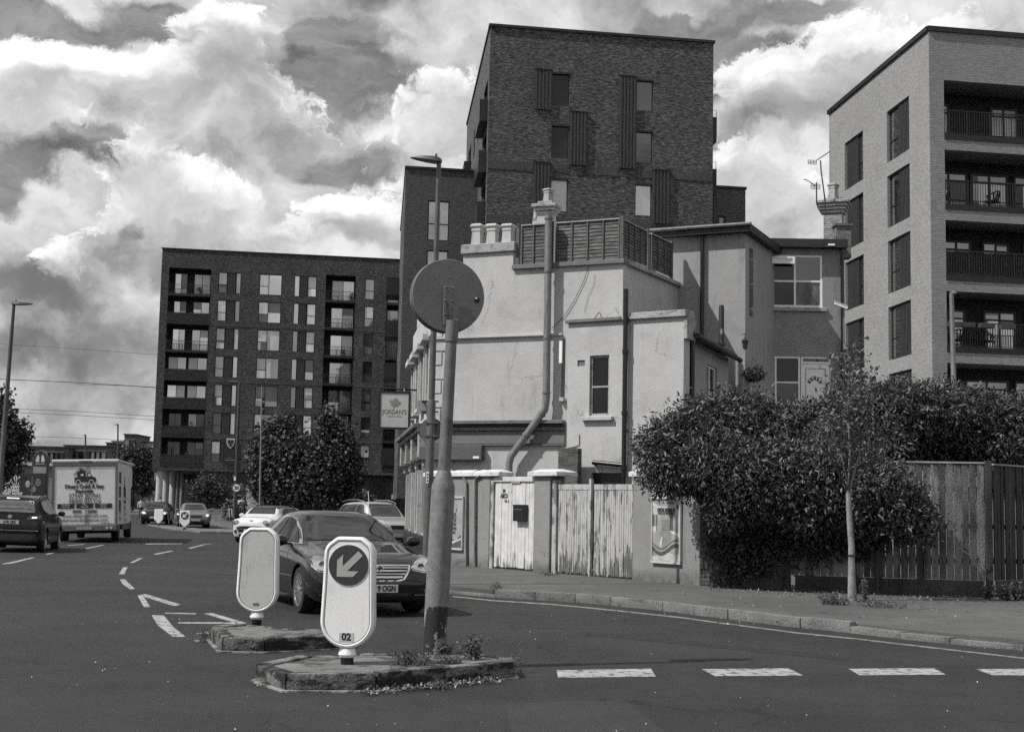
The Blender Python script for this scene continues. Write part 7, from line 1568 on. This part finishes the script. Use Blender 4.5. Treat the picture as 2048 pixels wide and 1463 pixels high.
plate(c, '9 OGN', .405, dx=.095)
c.proj([(-.48, .345), (.48, .345), (.42, .25), (-.42, .25)], 'F', black_paint, .006, 'lower_intake')
c.proj([(.55, .40), (.84, .42), (.84, .33), (.60, .31)], 'F', black_paint, .006, 'fog_lamp_recess', mirror=True); c.proj([(.50, .305), (.82, .315), (.82, .332), (.50, .322)], 'F', chrome, .014, 'bumper_strip', mirror=True); c.proj([(.64, .395), (.76, .40), (.75, .345), (.66, .34)], 'F', lamp_g, .012, 'fog_lamp', mirror=True)
c.mirror_pair(-.80, 1.03, .93)
for x in (-.55, -.2): pass
for (y0, z0_, y1, z1_) in ((-.88, .40, -.86, .96), (.165, .36, .175, 1.0), (1.18, .62, 1.20, .98)): c.proj([(y0, z0_), (y0+.012, z0_), (y1+.012, z1_), (y1, z1_)], 'L', bl_plastic, .003, 'door_seam', mirror=True)
c.proj([(.02, .86), (.16, .865), (.16, .885), (.02, .88)], 'L', chrome, .02, 'door_handle', mirror=True); c.proj([(-.72, .885), (.72, .885), (.72, .9), (-.72, .9)], 'F', bl_plastic, .002, 'bonnet_seam') if 0 else None
c.proj([(-.5, -.96), (.5, -.96), (.66, -.93), (.66, -.915), (-.66, -.915), (-.66, -.93)], 'T', bl_plastic, .006, 'wiper_cowl')
p = Vector((.35, -.6, .0)); mb = MB(); mb.box(-.07, .07, -.02, .02, -.03, .03, Matrix.Translation((0, -.16, 1.33))); build('rear_view_mirror', mb, bl_plastic, c.t)
# --- hatchback-like generic
def hatch_st(L=4.25, W_=.9, H=1.46, hood=.98, belt=.95, nose=.75, mini=0, suv=0):
    a = -L/2; b = L/2; fl_ = 1.05 if not mini else .80
    return [(a, .30, nose-.24, nose-.16, W_*.62, W_*.35), (a+.06, .22, nose-.12, nose-.02, W_*.82, W_*.5), (a+.2, .19, nose+.02, nose+.10, W_*.94, W_*.6), (a+.55, .19, belt-.10, hood-.04, W_*.99, W_*.68), (a+fl_, .19, belt-.03, hood+.03, W_, W_*.72), (a+fl_+.2, .19, belt, hood+.11, W_, W_*.75),
            (a+fl_+(.6 if not mini else .48), .19, belt+.01, H-(.14 if not mini else .10), W_, W_*.70), (a+fl_+.9, .19, belt+.02, H-.02, W_, W_*.68), (a+fl_+1.5, .19, belt+.03, H, W_, W_*.67), (b-.75, .2, belt+.04, H-.05, W_, W_*.65), (b-.32, .22, belt+.03, H-.20 if not mini else H-.12, W_*.97, W_*.62), (b-.10, .26, belt-.04, belt+.14, W_*.93, W_*.66), (b, .34, belt-.2, belt-.08, W_*.84, W_*.55)][:(None if not suv else 9)] + ([] if not suv else [(b-.55, .2, belt+.05, H-.03, W_, W_*.67), (b-.26, .22, belt+.04, H-.12, W_*.98, W_*.64), (b-.10, .25, belt, belt+.26, W_*.95, W_*.68), (b-.03, .28, belt-.08, belt+.02, W_*.92, W_*.66), (b, .36, belt-.28, belt-.2, W_*.86, W_*.6)])
def dress(c, L, W_, H, hood, belt, nose, fl_=1.05, head='wide', txt=None, grille=True, lights_on=False, rearwin=True):
    a = -L/2; b = L/2; ws0 = hood+.075
    c.proj([(-W_*.68, ws0), (W_*.68, ws0), (W_*.62, H-.20), (W_*.55, H-.085), (-W_*.55, H-.085), (-W_*.62, H-.20)], 'F', c.g, .007, 'windscreen')
    ym = a+fl_+1.35
    c.proj([(a+fl_+.42, belt+.06), (a+fl_+.78, H-.16), (a+fl_+1.0, H-.11), (ym, H-.10), (ym, belt+.07)], 'L', c.g, .009, 'side_window', mirror=True)
    c.proj([(ym+.06, belt+.07), (ym+.06, H-.10), (b-.85, H-.13), (b-.45, H-.24), (b-.40, belt+.12), (b-.7, belt+.08)], 'L', c.g, .009, 'side_window', mirror=True)
    if rearwin: c.proj([(-W_*.6, belt+.17), (W_*.6, belt+.17), (W_*.5, H-.14), (-W_*.5, H-.14)], 'B', c.g, .007, 'rear_window')
    if grille:
        g_ = c.proj([(-W_*.42, nose-.02), (W_*.42, nose-.02), (W_*.36, nose-.16), (-W_*.36, nose-.16)], 'F', black_paint, .008, 'grille'); c.proj([(-W_*.55, .42), (W_*.55, .42), (W_*.5, .27), (-W_*.5, .27)], 'F', black_paint, .006, 'lower_intake')
    lm = lit if lights_on else lamp_g
    if head == 'wide': c.proj([(W_*.52, nose-.10), (W_*.9, nose-.06), (W_*.92, nose+.03), (W_*.8, nose+.07), (W_*.56, nose+.01)], 'F', lm if not lights_on else lamp_g, .01, 'headlight', mirror=True)
    if lights_on:
        for sd in (-1, 1): p = c.hit(sd*W_*.72, nose-.03); mb = MB(); mb.lathe([(.075, 0), (.06, .02), (.01, .03)], 14, Matrix.Translation((sd*W_*.72, p.y-.01, nose-.03)) @ Matrix.Rotation(R(90), 4, 'X')); build('lit_lamp', mb, lit, c.t)
    c.mirror_pair(a+fl_+.45, belt+.08, W_)
    c.proj([(ym-.35, belt-.07), (ym-.2, belt-.065), (ym-.2, belt-.085), (ym-.35, belt-.09)], 'L', bl_plastic, .02, 'door_handle', mirror=True)
    for y0 in (a+fl_+.35, ym+.02): c.proj([(y0, .4), (y0+.014, .4), (y0+.014, belt), (y0, belt)], 'L', bl_plastic, .003, 'door_seam', mirror=True)
    c.proj([(-W_*.97, .23), (W_*.97, .23), (W_*.97, .24), (-W_*.97, .24)], 'F', bl_plastic, .004, 'bumper_edge')
    if txt is not None: plate(c, txt, .46)
silver = paint('silver_paint', .50, .8, .35, .5); cream = paint('pale_car_paint', .62, 1.0, .35, .0); darkp = paint('dark_car_paint', .008, .55, .4, .0); greyp = paint('grey_car_paint', .16, 1.0, .35, .4)
def place(u, v, dist=0): return G(u, v, 0)
# white mini hatch
m0 = G(525, 1086, 0)
m_ = Car('pale small round eyed hatchback waiting behind the dark saloon', (m0.x-.05, m0.y+1.9, 0), R(-14), hatch_st(3.82, .865, 1.47, 1.06, .98, .86, 1), cream, .305, (-1.2, 1.28), 1.48, 8, name='small_hatchback')
dress(m_, 3.82, .865, 1.47, 1.06, .98, .86, .80, head='round', grille=False)
m_.proj([(-.50, .66), (.50, .66), (.60, .58), (.50, .40), (-.50, .40), (-.60, .58)], 'F', chrome, .008, 'grille_surround'); gq = m_.proj([(-.46, .64), (.46, .64), (.55, .57), (.47, .42), (-.47, .42), (-.55, .57)], 'F', black_paint, .014, 'grille')
m_.proj([(-.5, .35), (.5, .35), (.45, .27), (-.45, .27)], 'F', black_paint, .008, 'lower_intake'); m_.proj([(-.5, .535), (.5, .535), (.5, .55), (-.5, .55)], 'F', chrome, .02, 'grille_bar', gq); plate(m_, '', .47)
for sd in (-1, 1):
    p = m_.hit(sd*.60, .76); mb = MB(); Mh = Matrix.Translation((sd*.61, p.y+.02, .76)) @ Matrix.Rotation(R(90), 4, 'X'); mb.lathe([(.13, -.02), (.13, .02), (.105, .04), (.10, .02)], 24, Mh); ho = build('headlight', mb, chrome, m_.t, smooth=True); mb = MB(); mb.lathe([(.10, .018), (.07, .04), (.01, .05)], 20, Mh); build('headlight_lens', mb, lamp_g, ho, smooth=True)
    p = m_.hit(sd*.62, .46); mb = MB(); mb.lathe([(.07, 0), (.06, .03), (.01, .02)], 16, Matrix.Translation((sd*.62, p.y, .44)) @ Matrix.Rotation(R(90), 4, 'X')); build('fog_lamp', mb, bl_plastic, m_.t, smooth=True)
p = m_.hit(0, .86); mb = MB(); mb.box(-.07, .07, p.y-.02, p.y, .85, .88); build('badge', mb, bl_plastic, m_.t)
m_.proj([(-.84, 1.0), (.84, 1.0), (.84, 1.62), (-.84, 1.62)], 'T', darkp, .004, 'black_roof') if 0 else None
m_.proj([(-.60, -.62), (.60, -.62), (.56, 1.25), (-.56, 1.25)], 'T', darkp, .006, 'black_roof')
# estate behind
e_ = Car('silver estate car with roof rails emerging beside the pub behind the saloon', (-5.15, 52.5, 0), R(30), hatch_st(4.6, .92, 1.70, 1.08, 1.04, .86), silver, .345, (-1.4, 1.3), 1.58, 5, name='estate_car')
dress(e_, 4.6, .92, 1.70, 1.08, 1.04, .86, txt='')
for sd in (-1, 1): mb = MB(); mb.tube([(sd*.62, y, z) for y, z in ((-.55, 1.62), (-.35, 1.70), (.2, 1.76), (1.2, 1.75), (1.7, 1.68))], .018, 6); build('roof_rail', mb, chrome, e_.t, smooth=True)
mb = MB(); mb.tube([(0, .6, 1.68), (.02, .75, 2.1)], .008, 4); build('aerial', mb, white_paint, e_.t)
# two oncoming cars far away
b0 = G(382, 1055, 0); cb_ = Car('dark hatchback with headlights approaching behind the far arrow bollard', (b0.x-.35, b0.y+2.0, 0), R(17), hatch_st(4.3, .9, 1.46, .98, .95, .76), greyp, .32, (-1.3, 1.3), 1.52, 5, name='hatchback_car'); dress(cb_, 4.3, .9, 1.46, .98, .95, .76, txt='', lights_on=True)
b1 = G(302, 1048, 0); ca_ = Car('dark car with bright headlights at the head of the far queue beside the truck', (b1.x-.1, b1.y+2.0, 0), R(8), hatch_st(4.4, .9, 1.48, .98, .95, .76), darkp, .32, (-1.3, 1.3), 1.52, 5, name='hatchback_car'); dress(ca_, 4.4, .9, 1.48, .98, .95, .76, txt='', lights_on=True)
# dark crossover at the left edge (rear view)
SV = G(80, 1103, 0); rz = R(180+10)
yaw = R(190); 
sv = Car('black crossover car seen from behind at the left edge, following the truck', (SV.x-.98, SV.y+1.15, 0), R(190), hatch_st(4.4, .92, 1.66, 1.10, 1.05, .9, suv=1), darkp, .345, (-1.35, 1.3), 1.58, 5, name='crossover_car', roll=R(-1.2))
dress(sv, 4.4, .92, 1.66, 1.10, 1.05, .9, rearwin=False)
sv.proj([(-.68, 1.17), (.68, 1.17), (.58, 1.50), (-.58, 1.50)], 'B', glass('tinted_glass', .01, .25), .008, 'rear_window'); sv.proj([(.45, .96), (.90, 1.0), (.91, 1.10), (.55, 1.07)], 'B', lamp_r, .012, 'tail_light', mirror=True)
sv.proj([(.60, 1.0), (.74, 1.01), (.74, 1.045), (.62, 1.04)], 'B', lit, .02, 'lit_tail_light', mirror=True); sv.proj([(-.17, 1.54), (.17, 1.54), (.17, 1.56), (-.17, 1.56)], 'B', lit, .02, 'high_brake_light')
plate(sv, 'LF70 OKK', .88, 'B'); sv.proj([(-.80, .64), (.80, .64), (.80, .655), (-.80, .655)], 'B', chrome, .012, 'bumper_strip'); sv.proj([(-.85, .55), (.85, .55), (.8, .32), (-.8, .32)], 'B', bl_plastic, .01, 'rear_bumper_lower')
p = sv.hit(0, 1.0, 'B'); mb = MB(); mb.lathe([(.055, 0), (.055, .015), (.04, .015), (.038, 0)], 18, Matrix.Translation((0, p.y+.02, 1.04)) @ Matrix.Rotation(R(-90), 4, 'X')); mb.box(-.075, .075, p.y+.02, p.y+.04, 1.03, 1.05); build('badge', mb, chrome, sv.t)
for sd in (-1, 1): mb = MB(); mb.tube([(sd*.62, y, z) for y, z in ((-.5, 1.55), (.0, 1.66), (1.2, 1.63), (1.6, 1.57))], .02, 6); build('roof_rail', mb, chrome, sv.t, smooth=True)
# pale cars glimpsed beyond the crossover
k1 = AT(58, 1010, 62); v1 = Car('white car glimpsed over the roof of the black crossover', (k1.x-.9, 62, 0), R(60), hatch_st(4.4, .9, 1.62, 1.05, 1.0, .85), cream, .33, (-1.3, 1.3), 1.52, 5, name='hatchback_car'); dress(v1, 4.4, .9, 1.62, 1.05, 1.0, .85)
k2 = AT(104, 1010, 66); v2 = Car('pale van like car between the black crossover and the truck', (k2.x+.2, 68, 0), R(20), hatch_st(4.4, .95, 1.85, 1.2, 1.1, .9), silver, .34, (-1.3, 1.3), 1.56, 5, name='people_carrier'); dress(v2, 4.4, .95, 1.85, 1.2, 1.1, .9)
# --- removals truck
tw = mat('truck_panel_white', .74, .45, .05, 1, stain=.15, ss=(2, 2, 1)); tgr = mat('truck_grey_trim', .12, .5, .1); tch = mat('truck_chassis', .02, .7, .2)
ang = R(13); base = G(176, 1086, 0); tp_ = Vector((AT(238, 1000, 50).x, 50, 0))
rzt = math.atan2(9.0, -2.1)-R(90); rzt = R(10.5); ex = Vector((math.cos(rzt), math.sin(rzt), 0)); wd = 2.3
org = tp_-ex*(wd/2)
tk = thing('removals_truck', "white box removals truck lettered Diney's Quick & Easy Removals, seen from behind", 'truck', (org.x, org.y, 0), rzt); tk.rotation_euler = (0, R(-2.0), rzt)
hw = wd/2; ZBx, ZTx, LBx = .62, 3.02, 5.3
mb = MB(); mb.box(-hw, hw, .05, LBx, ZBx, ZTx-.12); box_ = build('box_body', mb, tw, tk, bevel=.01)
mb = MB(); mb.box(-hw*.97, hw*.97, LBx+.002, LBx+1.1, 2.0, ZTx-.12); build('luton_head', mb, tw, tk, bevel=.12, seg=3)
mb = MB(); mb.box(-hw-.03, hw+.03, .0, LBx+1.0, ZTx-.118, ZTx-.0); build('roof_cap', mb, mat('truck_roof', .6, .35, .05), tk, bevel=.05, seg=3)
mb = MB(); mb.box(-.22, .22, -.012, .0, ZTx-.09, ZTx-.05); build('marker_light_bar', mb, tgr, tk)
for q in ((-hw, -hw+.06, -.0, .048, ZBx, ZTx-.12), (hw-.06, hw, -.0, .048, ZBx, ZTx-.12)): mb = MB(); mb.box(*q); build('corner_post', mb, tgr, tk)
mb = MB(); mb.box(-hw+.06, hw-.06, .0, .048, ZTx-.25, ZTx-.12); build('header_rail', mb, tgr, tk)
mb = MB(); mb.box(-hw+.1, hw-.1, .02, .049, ZBx+.05, ZTx-.27); dr_ = build('roller_door', mb, tw, tk)
for sd in (-1, 1): pass
mb = MB(); mb.box(.0, .17, .012, .0195, ZBx+.05, ZTx-.27); build('door_strap', mb, mat('strap_grey', .33, .5), dr_)
TM = lambda x, z, y=.012: Matrix.Translation((x, y, z)) @ Matrix.Rotation(R(90), 4, 'X'); ik = mat('truck_ink', .02, .5)
text("Diney's Quick & Easy", .19, ik, dr_, TM(-.02, 2.03), .84, bold=.008); text('Removals', .19, ik, dr_, TM(-.02, 1.86), .84, bold=.008); text('07549 203941', .27, mat('truck_ink_grey', .06), dr_, TM(0, 1.68), .72); text('08000 025324', .27, mat('truck_ink_grey', .06), dr_, TM(0, 1.48), .72)
text('www.dineyremovals.com', .17, mat('truck_ink_grey', .06), dr_, TM(.0, .97), .92); text('dqeremovals@yahoo.com', .17, mat('truck_ink_grey', .06), dr_, TM(.0, .82), .9); text('MaxiLoad', .08, ik, dr_, TM(.72, .70), 1.0)
for x, tq in ((-.66, 'Household\nRemovals'), (.0, 'Office\nRemovals'), (.66, 'Packing &\nStorage')): 
    mb = MB(); mb.box(x-.3, x+.3, .010, .0195, 1.24, 1.41); o = build('service_box', mb, ik, dr_); text(tq, .075, tw, o, TM(x, 1.335, .006), .9)
for x in (-.27, .27): mb = MB(); mb.box(x-.16, x+.16, .010, .0195, .90, .97) if 0 else mb.box(x-.15, x+.15, .008, .0195, 1.07, 1.18); build('service_box', mb, tgr, dr_)
def pic(pts, m=ik, y0=.008, name='house_truck_picture', dx=0, sc__=.72, z0=2.16):
    n = len(pts); P = [(dx+x*sc__, y0, z0+z*sc__) for x, z in pts]; mb = MB(); mb.add(P+[(p[0], p[1]+.006, p[2]) for p in P], [tuple(range(n)), tuple(range(2*n-1, n-1, -1))]+[(i, (i+1) % n, (i+1) % n+n, i+n) for i in range(n)]); return build(name, mb, m, dr_)
pic([(-.52, .05), (.52, .05), (.54, .2), (.46, .30), (.34, .32), (.24, .52), (.10, .52), (.10, .30), (.04, .30), (.0, .58), (-.22, .70), (-.44, .50), (-.36, .32), (-.52, .28)]); pic([(.15, .34), (.29, .34), (.21, .48), (.15, .48)], tw, .004, 'picture_window'); pic([(-.22, .36), (-.08, .36), (-.08, .45), (-.22, .45)], tw, .004, 'picture_window')
pic([(-.56, .40), (-.25, .74), (.05, .58), (.05, .62), (-.25, .80), (-.60, .42)], tgr, .007, 'picture_roof')
for x in (-.34, .30): pic([(x+.12*math.cos(R(a)), .05+.12*math.sin(R(a))) for a in range(0, 360, 30)], tw, .005, 'picture_wheel'); pic([(x+.09*math.cos(R(a)), .05+.09*math.sin(R(a))) for a in range(0, 360, 30)], ik, .002, 'picture_wheel')
# side graphics (right flank)
sdm = Matrix.Rotation(R(90), 4, 'Z')
for z in (2.35, 1.83, 1.32): mb = MB(); mb.box(hw+.001, hw+.008, .5, 1.25, z-.21, z+.21); build('side_service_box', mb, mat('side_box_dark', .06, .5, .4, 6), box_)
def spic(pts, nm='side_picture'):
    n = len(pts); mb = MB(); mb.add([(hw+.001, y, z) for y, z in pts]+[(hw+.009, y, z) for y, z in pts], [tuple(range(n)), tuple(range(2*n-1, n-1, -1))]+[(i, (i+1) % n, (i+1) % n+n, i+n) for i in range(n)]); build(nm, mb, ik, box_)
spic([(2.2, 1.55), (2.3, 1.7), (2.2, 2.0), (2.5, 2.05), (2.6, 2.45), (2.75, 2.1), (3.1, 1.95), (3.1, 1.7), (3.2, 1.55), (3.0, 1.65), (2.4, 1.65)])
Mside = lambda y, z: Matrix.Translation((hw+.004, y, z)) @ Matrix.Rotation(R(90), 4, 'Z') @ Matrix.Rotation(R(90), 4, 'X')
text("Removals\n24/7", .26, tgr, box_, Mside(2.8, 1.35), 1.1); text('www\n07549', .22, mat('side_ink_pale', .3), box_, Mside(1.0, .95), 1.1); text('House\nMoves', .22, mat('side_ink_pale', .3), box_, Mside(3.0, .9), 1.1)
mb = MB(); mb.box(-hw+.02, hw-.02, -.06, .3, .42, .615); bp_ = build('rear_bumper', mb, tgr, tk, bevel=.01)
mb = MB(); mb.box(-.27, .27, -.075, -.062, .47, .58); pl__ = build('number_plate', mb, mat('dirty_plate', .3, .6, .2), tk); text('KP12 DLS', .11, black_paint, pl__, Matrix.Translation((0, -.077, .525)) @ Matrix.Rotation(R(90), 4, 'X'), .72) if 0 else None
for sd in (-1, 1):
    for x in (.80, .95): mb = MB(); mb.lathe([(.055, 0), (.05, .03)], 14, Matrix.Translation((sd*x, -.062, .52)) @ Matrix.Rotation(R(90), 4, 'X')); build('tail_light', mb, lamp_r if x > .9 and sd < 0 else mat('pale_lamp', .5, .2, coat=1), tk)
mb = MB(); mb.box(-hw+.25, hw-.25, .3, LBx+1.4, .40, .615); build('chassis', mb, tch, tk); mb = MB(); mb.box(hw-.06, hw-.02, .1, 1.3, .40, .615); mb.box(hw-.06, hw-.02, 2.3, LBx, .40, .615); build('side_skirt', mb, tgr, tk)
mb = MB(); y = LBx+.06; mb.add([(-.98, y, .45), (.98, y, .45), (.98, y+2.2, .45), (-.98, y+2.2, .45), (-.98, y, 1.98), (.98, y, 1.98), (.95, y+.5, 1.98), (-.95, y+.5, 1.98), (.95, y+1.3, 1.25), (-.95, y+1.3, 1.25), (.95, y+2.2, .95), (-.95, y+2.2, .95)], [(0, 3, 2, 1), (4, 5, 6, 7), (0, 1, 5, 4), (7, 6, 8, 9), (9, 8, 10, 11), (11, 10, 2, 3), (1, 2, 10, 8, 6, 5), (0, 4, 7, 9, 11, 3)]); cab = build('cab', mb, mat('truck_cab_white', .5, .4, coat=.6), tk, bevel=.03)
for sd in (-1, 1): mb = MB(); mb.add([(sd*.985, y+.1, 1.3), (sd*.985, y+1.1, 1.3), (sd*.965, y+.5, 1.88), (sd*.975, y+.1, 1.88)], [(0, 1, 2, 3)]); build('side_window', mb, cg, cab); mb = MB(); mb.box(min(sd*1.03, sd*1.24), max(sd*1.03, sd*1.24), y+1.0, y+1.12, 1.25, 1.6); build('wing_mirror', mb, bl_plastic, tk)
for yy in (1.75, LBx+1.35):
    for sd in (-1, 1): wheel(tk, sd*.92, yy, .36, sd, 6, tgr, .26)
mb = MB(); mb.box(-.8, .8, 1.6, 1.9, .3, .45); build('axle', mb, tch, tk)
# --- parked motorcycle by the shop
c0_ = G(458, 1042, .12); mc = thing('motorcycle', 'dark motorcycle parked by the picket fence under the 20 sign', 'motorcycle', c0_, R(20))
for y in (-.7, .7): mb = MB(); mb.lathe([(.24, -.05), (.31, -.04), (.31, .04), (.24, .05)], 20, Matrix.Translation((0, y, .31)) @ Matrix.Rotation(R(90), 4, 'Y')); build('wheel', mb, tyre_m, mc, smooth=True)
mb = MB(); mb.tube([(0, -.25, .75), (0, 0, .86), (0, .2, .80)], [.10, .16, .10], 10); build('fuel_tank', mb, darkp, mc, smooth=True); mb = MB(); mb.tube([(0, .2, .78), (0, .75, .84)], [.10, .12], 8); build('seat', mb, bl_plastic, mc, smooth=True); mb = MB(); mb.box(-.16, .16, -.2, .25, .3, .66); build('engine', mb, tgr, mc, bevel=.03)
mb = MB(); mb.tube([(-.1, -.7, .31), (-.1, -.42, .95)], .03, 6); mb.tube([(.1, -.7, .31), (.1, -.42, .95)], .03, 6); build('fork', mb, chrome, mc); mb = MB(); mb.tube([(-.36, -.3, 1.02), (-.1, -.42, .98), (.1, -.42, .98), (.36, -.3, 1.02)], .018, 6); build('handlebar', mb, bl_plastic, mc)
mb = MB(); mb.lathe([(.09, 0), (.08, .06), (.01, .08)], 14, Matrix.Translation((0, -.5, .86)) @ Matrix.Rotation(R(90), 4, 'X')); build('headlight', mb, lamp_g, mc, smooth=True); mb = MB(); mb.tube([(.1, .1, .4), (.2, .5, .32)], .012, 5); build('stand', mb, bl_plastic, mc)
# ================================================================== PEOPLE
def person(label, loc, rz, h=1.72, top=.3, leg=.03, pose='walk', skin=.35, sit=False):
    t = thing('person', label, 'person', loc, rz); s = h/1.72
    if sit: J = {'pel': (0, 0, .5), 'ch': (0, .02, .88), 'nk': (0, 0, 1.08), 'hd': (0, -.02, 1.17), 'ht': (0, -.01, 1.36), 'sl': (-.19, .02, 1.02), 'el': (-.24, -.05, .78), 'wl': (-.16, -.28, .72), 'sr': (.19, .02, 1.02), 'er': (.24, -.05, .78), 'wr': (.14, -.28, .74), 'hl': (-.1, 0, .48), 'kl': (-.13, -.42, .5), 'al': (-.13, -.42, .08), 'tl': (-.13, -.56, .04), 'hr': (.1, 0, .48), 'kr': (.13, -.42, .5), 'ar': (.13, -.42, .08), 'tr': (.13, -.56, .04)}
    else: J = {'pel': (0, 0, .93), 'ch': (0, 0, 1.28), 'nk': (0, 0, 1.47), 'hd': (0, -.015, 1.55), 'ht': (0, -.01, 1.72), 'sl': (-.19, 0, 1.40), 'el': (-.25, .04, 1.13), 'wl': (-.24, -.06, .88), 'sr': (.19, 0, 1.40), 'er': (.25, -.03, 1.13), 'wr': (.24, -.14, .90), 'hl': (-.1, 0, .90), 'kl': (-.11, -.10, .50), 'al': (-.11, .02, .08), 'tl': (-.12, -.12, .04), 'hr': (.1, 0, .90), 'kr': (.11, .04, .50), 'ar': (.11, .22, .10), 'tr': (.12, .10, .04)}
    rad = dict(pel=.135, ch=.145, nk=.055, hd=.085, ht=.07, sl=.06, el=.045, wl=.032, sr=.06, er=.045, wr=.032, hl=.09, kl=.062, al=.042, tl=.04, hr=.09, kr=.062, ar=.042, tr=.04)
    ed = [('pel', 'ch'), ('ch', 'nk'), ('nk', 'hd'), ('hd', 'ht'), ('ch', 'sl'), ('sl', 'el'), ('el', 'wl'), ('ch', 'sr'), ('sr', 'er'), ('er', 'wr'), ('pel', 'hl'), ('hl', 'kl'), ('kl', 'al'), ('al', 'tl'), ('pel', 'hr'), ('hr', 'kr'), ('kr', 'ar'), ('ar', 'tr')]
    ks = list(J); me = bpy.data.meshes.new('tmp'); me.from_pydata([tuple(c*s for c in J[k]) for k in ks], [(ks.index(a), ks.index(b)) for a, b in ed], []); o = bpy.data.objects.new('tmp', me); COL.objects.link(o)
    md = o.modifiers.new('s', 'SKIN'); md.use_smooth_shade = True; sv_ = me.skin_vertices[0].data
    for i, k in enumerate(ks): sv_[i].radius = (rad[k]*s*(1.15 if k in ('pel', 'ch') else 1), rad[k]*s*(.8 if k in ('pel', 'ch') else 1))
    sv_[0].use_root = True; o.modifiers.new('u', 'SUBSURF').levels = 1
    dg = bpy.context.evaluated_depsgraph_get(); out = bpy.data.meshes.new_from_object(o.evaluated_get(dg)); bpy.data.objects.remove(o); out.name = 'body'; out.materials.clear()
    for q in (mat('skin_%d' % int(skin*100), skin, .6, .05), mat('top_%d' % int(top*100), top, .8, .1), mat('trousers_%d' % int(leg*100), leg, .85, .1)): out.materials.append(q)
    zn, zw_ = J['nk'][2]*s*.99, J['pel'][2]*s
    for p in out.polygons:
        c = p.center; x = abs(c.x)
        p.material_index = 0 if c.z > zn or (x > .2*s and c.z < J['el'][2]*s+.02 and c.z > J['wl'][2]*s-.12 and not sit) else (1 if c.z > zw_ and not (sit and c.y < -.2) else 2); p.use_smooth = True
    b = bpy.data.objects.new('body', out); COL.objects.link(b); b.parent = t
    mb = MB(); hz_ = J['ht'][2]*s; mb.lathe([(.095*s, -.09*s), (.105*s, -.03*s), (.09*s, .03*s), (.03*s, .065*s)], 12, Matrix.Translation((0, .012, hz_-.01))); build('hair', mb, mat('hair_dark', .02, .8, .2), b, smooth=True)
    return t
def pat(u, v): return G(u, v, .12)
person('person in a dark jacket standing by the flowers under the 20 sign', pat(486, 1043)-Vector((0, 0, 0)), R(150), 1.75, .02, .03)
person('person in a pale top walking just left of the brick columns', AT(282, 1000, 118)*1, R(30), 1.7, .6, .05).location.z = .0
person('person in a white shirt near the leftmost column', AT(305, 1000, 116), R(-20), 1.68, .7, .2).location.z = .0
person('person in a light top between the first two columns', AT(321, 1000, 124), R(60), 1.7, .55, .03).location.z = .12
person('person with pale trousers walking further left by the trees', AT(296, 1000, 126), R(200), 1.7, .15, .5).location.z = .0
bL_c = Face(None, cL.xy, EST); s_, _ = bL_c.px(372, 905, .9); zf = zrow[6]-WH-.25; pp_ = bL_c.P(s_, zf+.04, .9)
gc = thing('balcony_chair', 'dark chair on the lowest left balcony of the left block', 'chair', pp_, EST)
mb = MB(); mb.box(-.25, .25, -.22, .25, .42, .47); build('seat', mb, bl_plastic, gc); mb = MB(); mb.box(-.25, .25, .23, .27, .47, .95); build('backrest', mb, bl_plastic, gc)
for sx_ in (-1, 1):
    for sy_ in (-.18, .2): mb = MB(); mb.box(sx_*.22-.02, sx_*.22+.02, sy_-.02, sy_+.02, 0, .419); build('leg', mb, bl_plastic, gc)
person('person sitting on the lowest left balcony of the left block', pp_, EST, 1.72, .03, .03, sit=True, skin=.3)
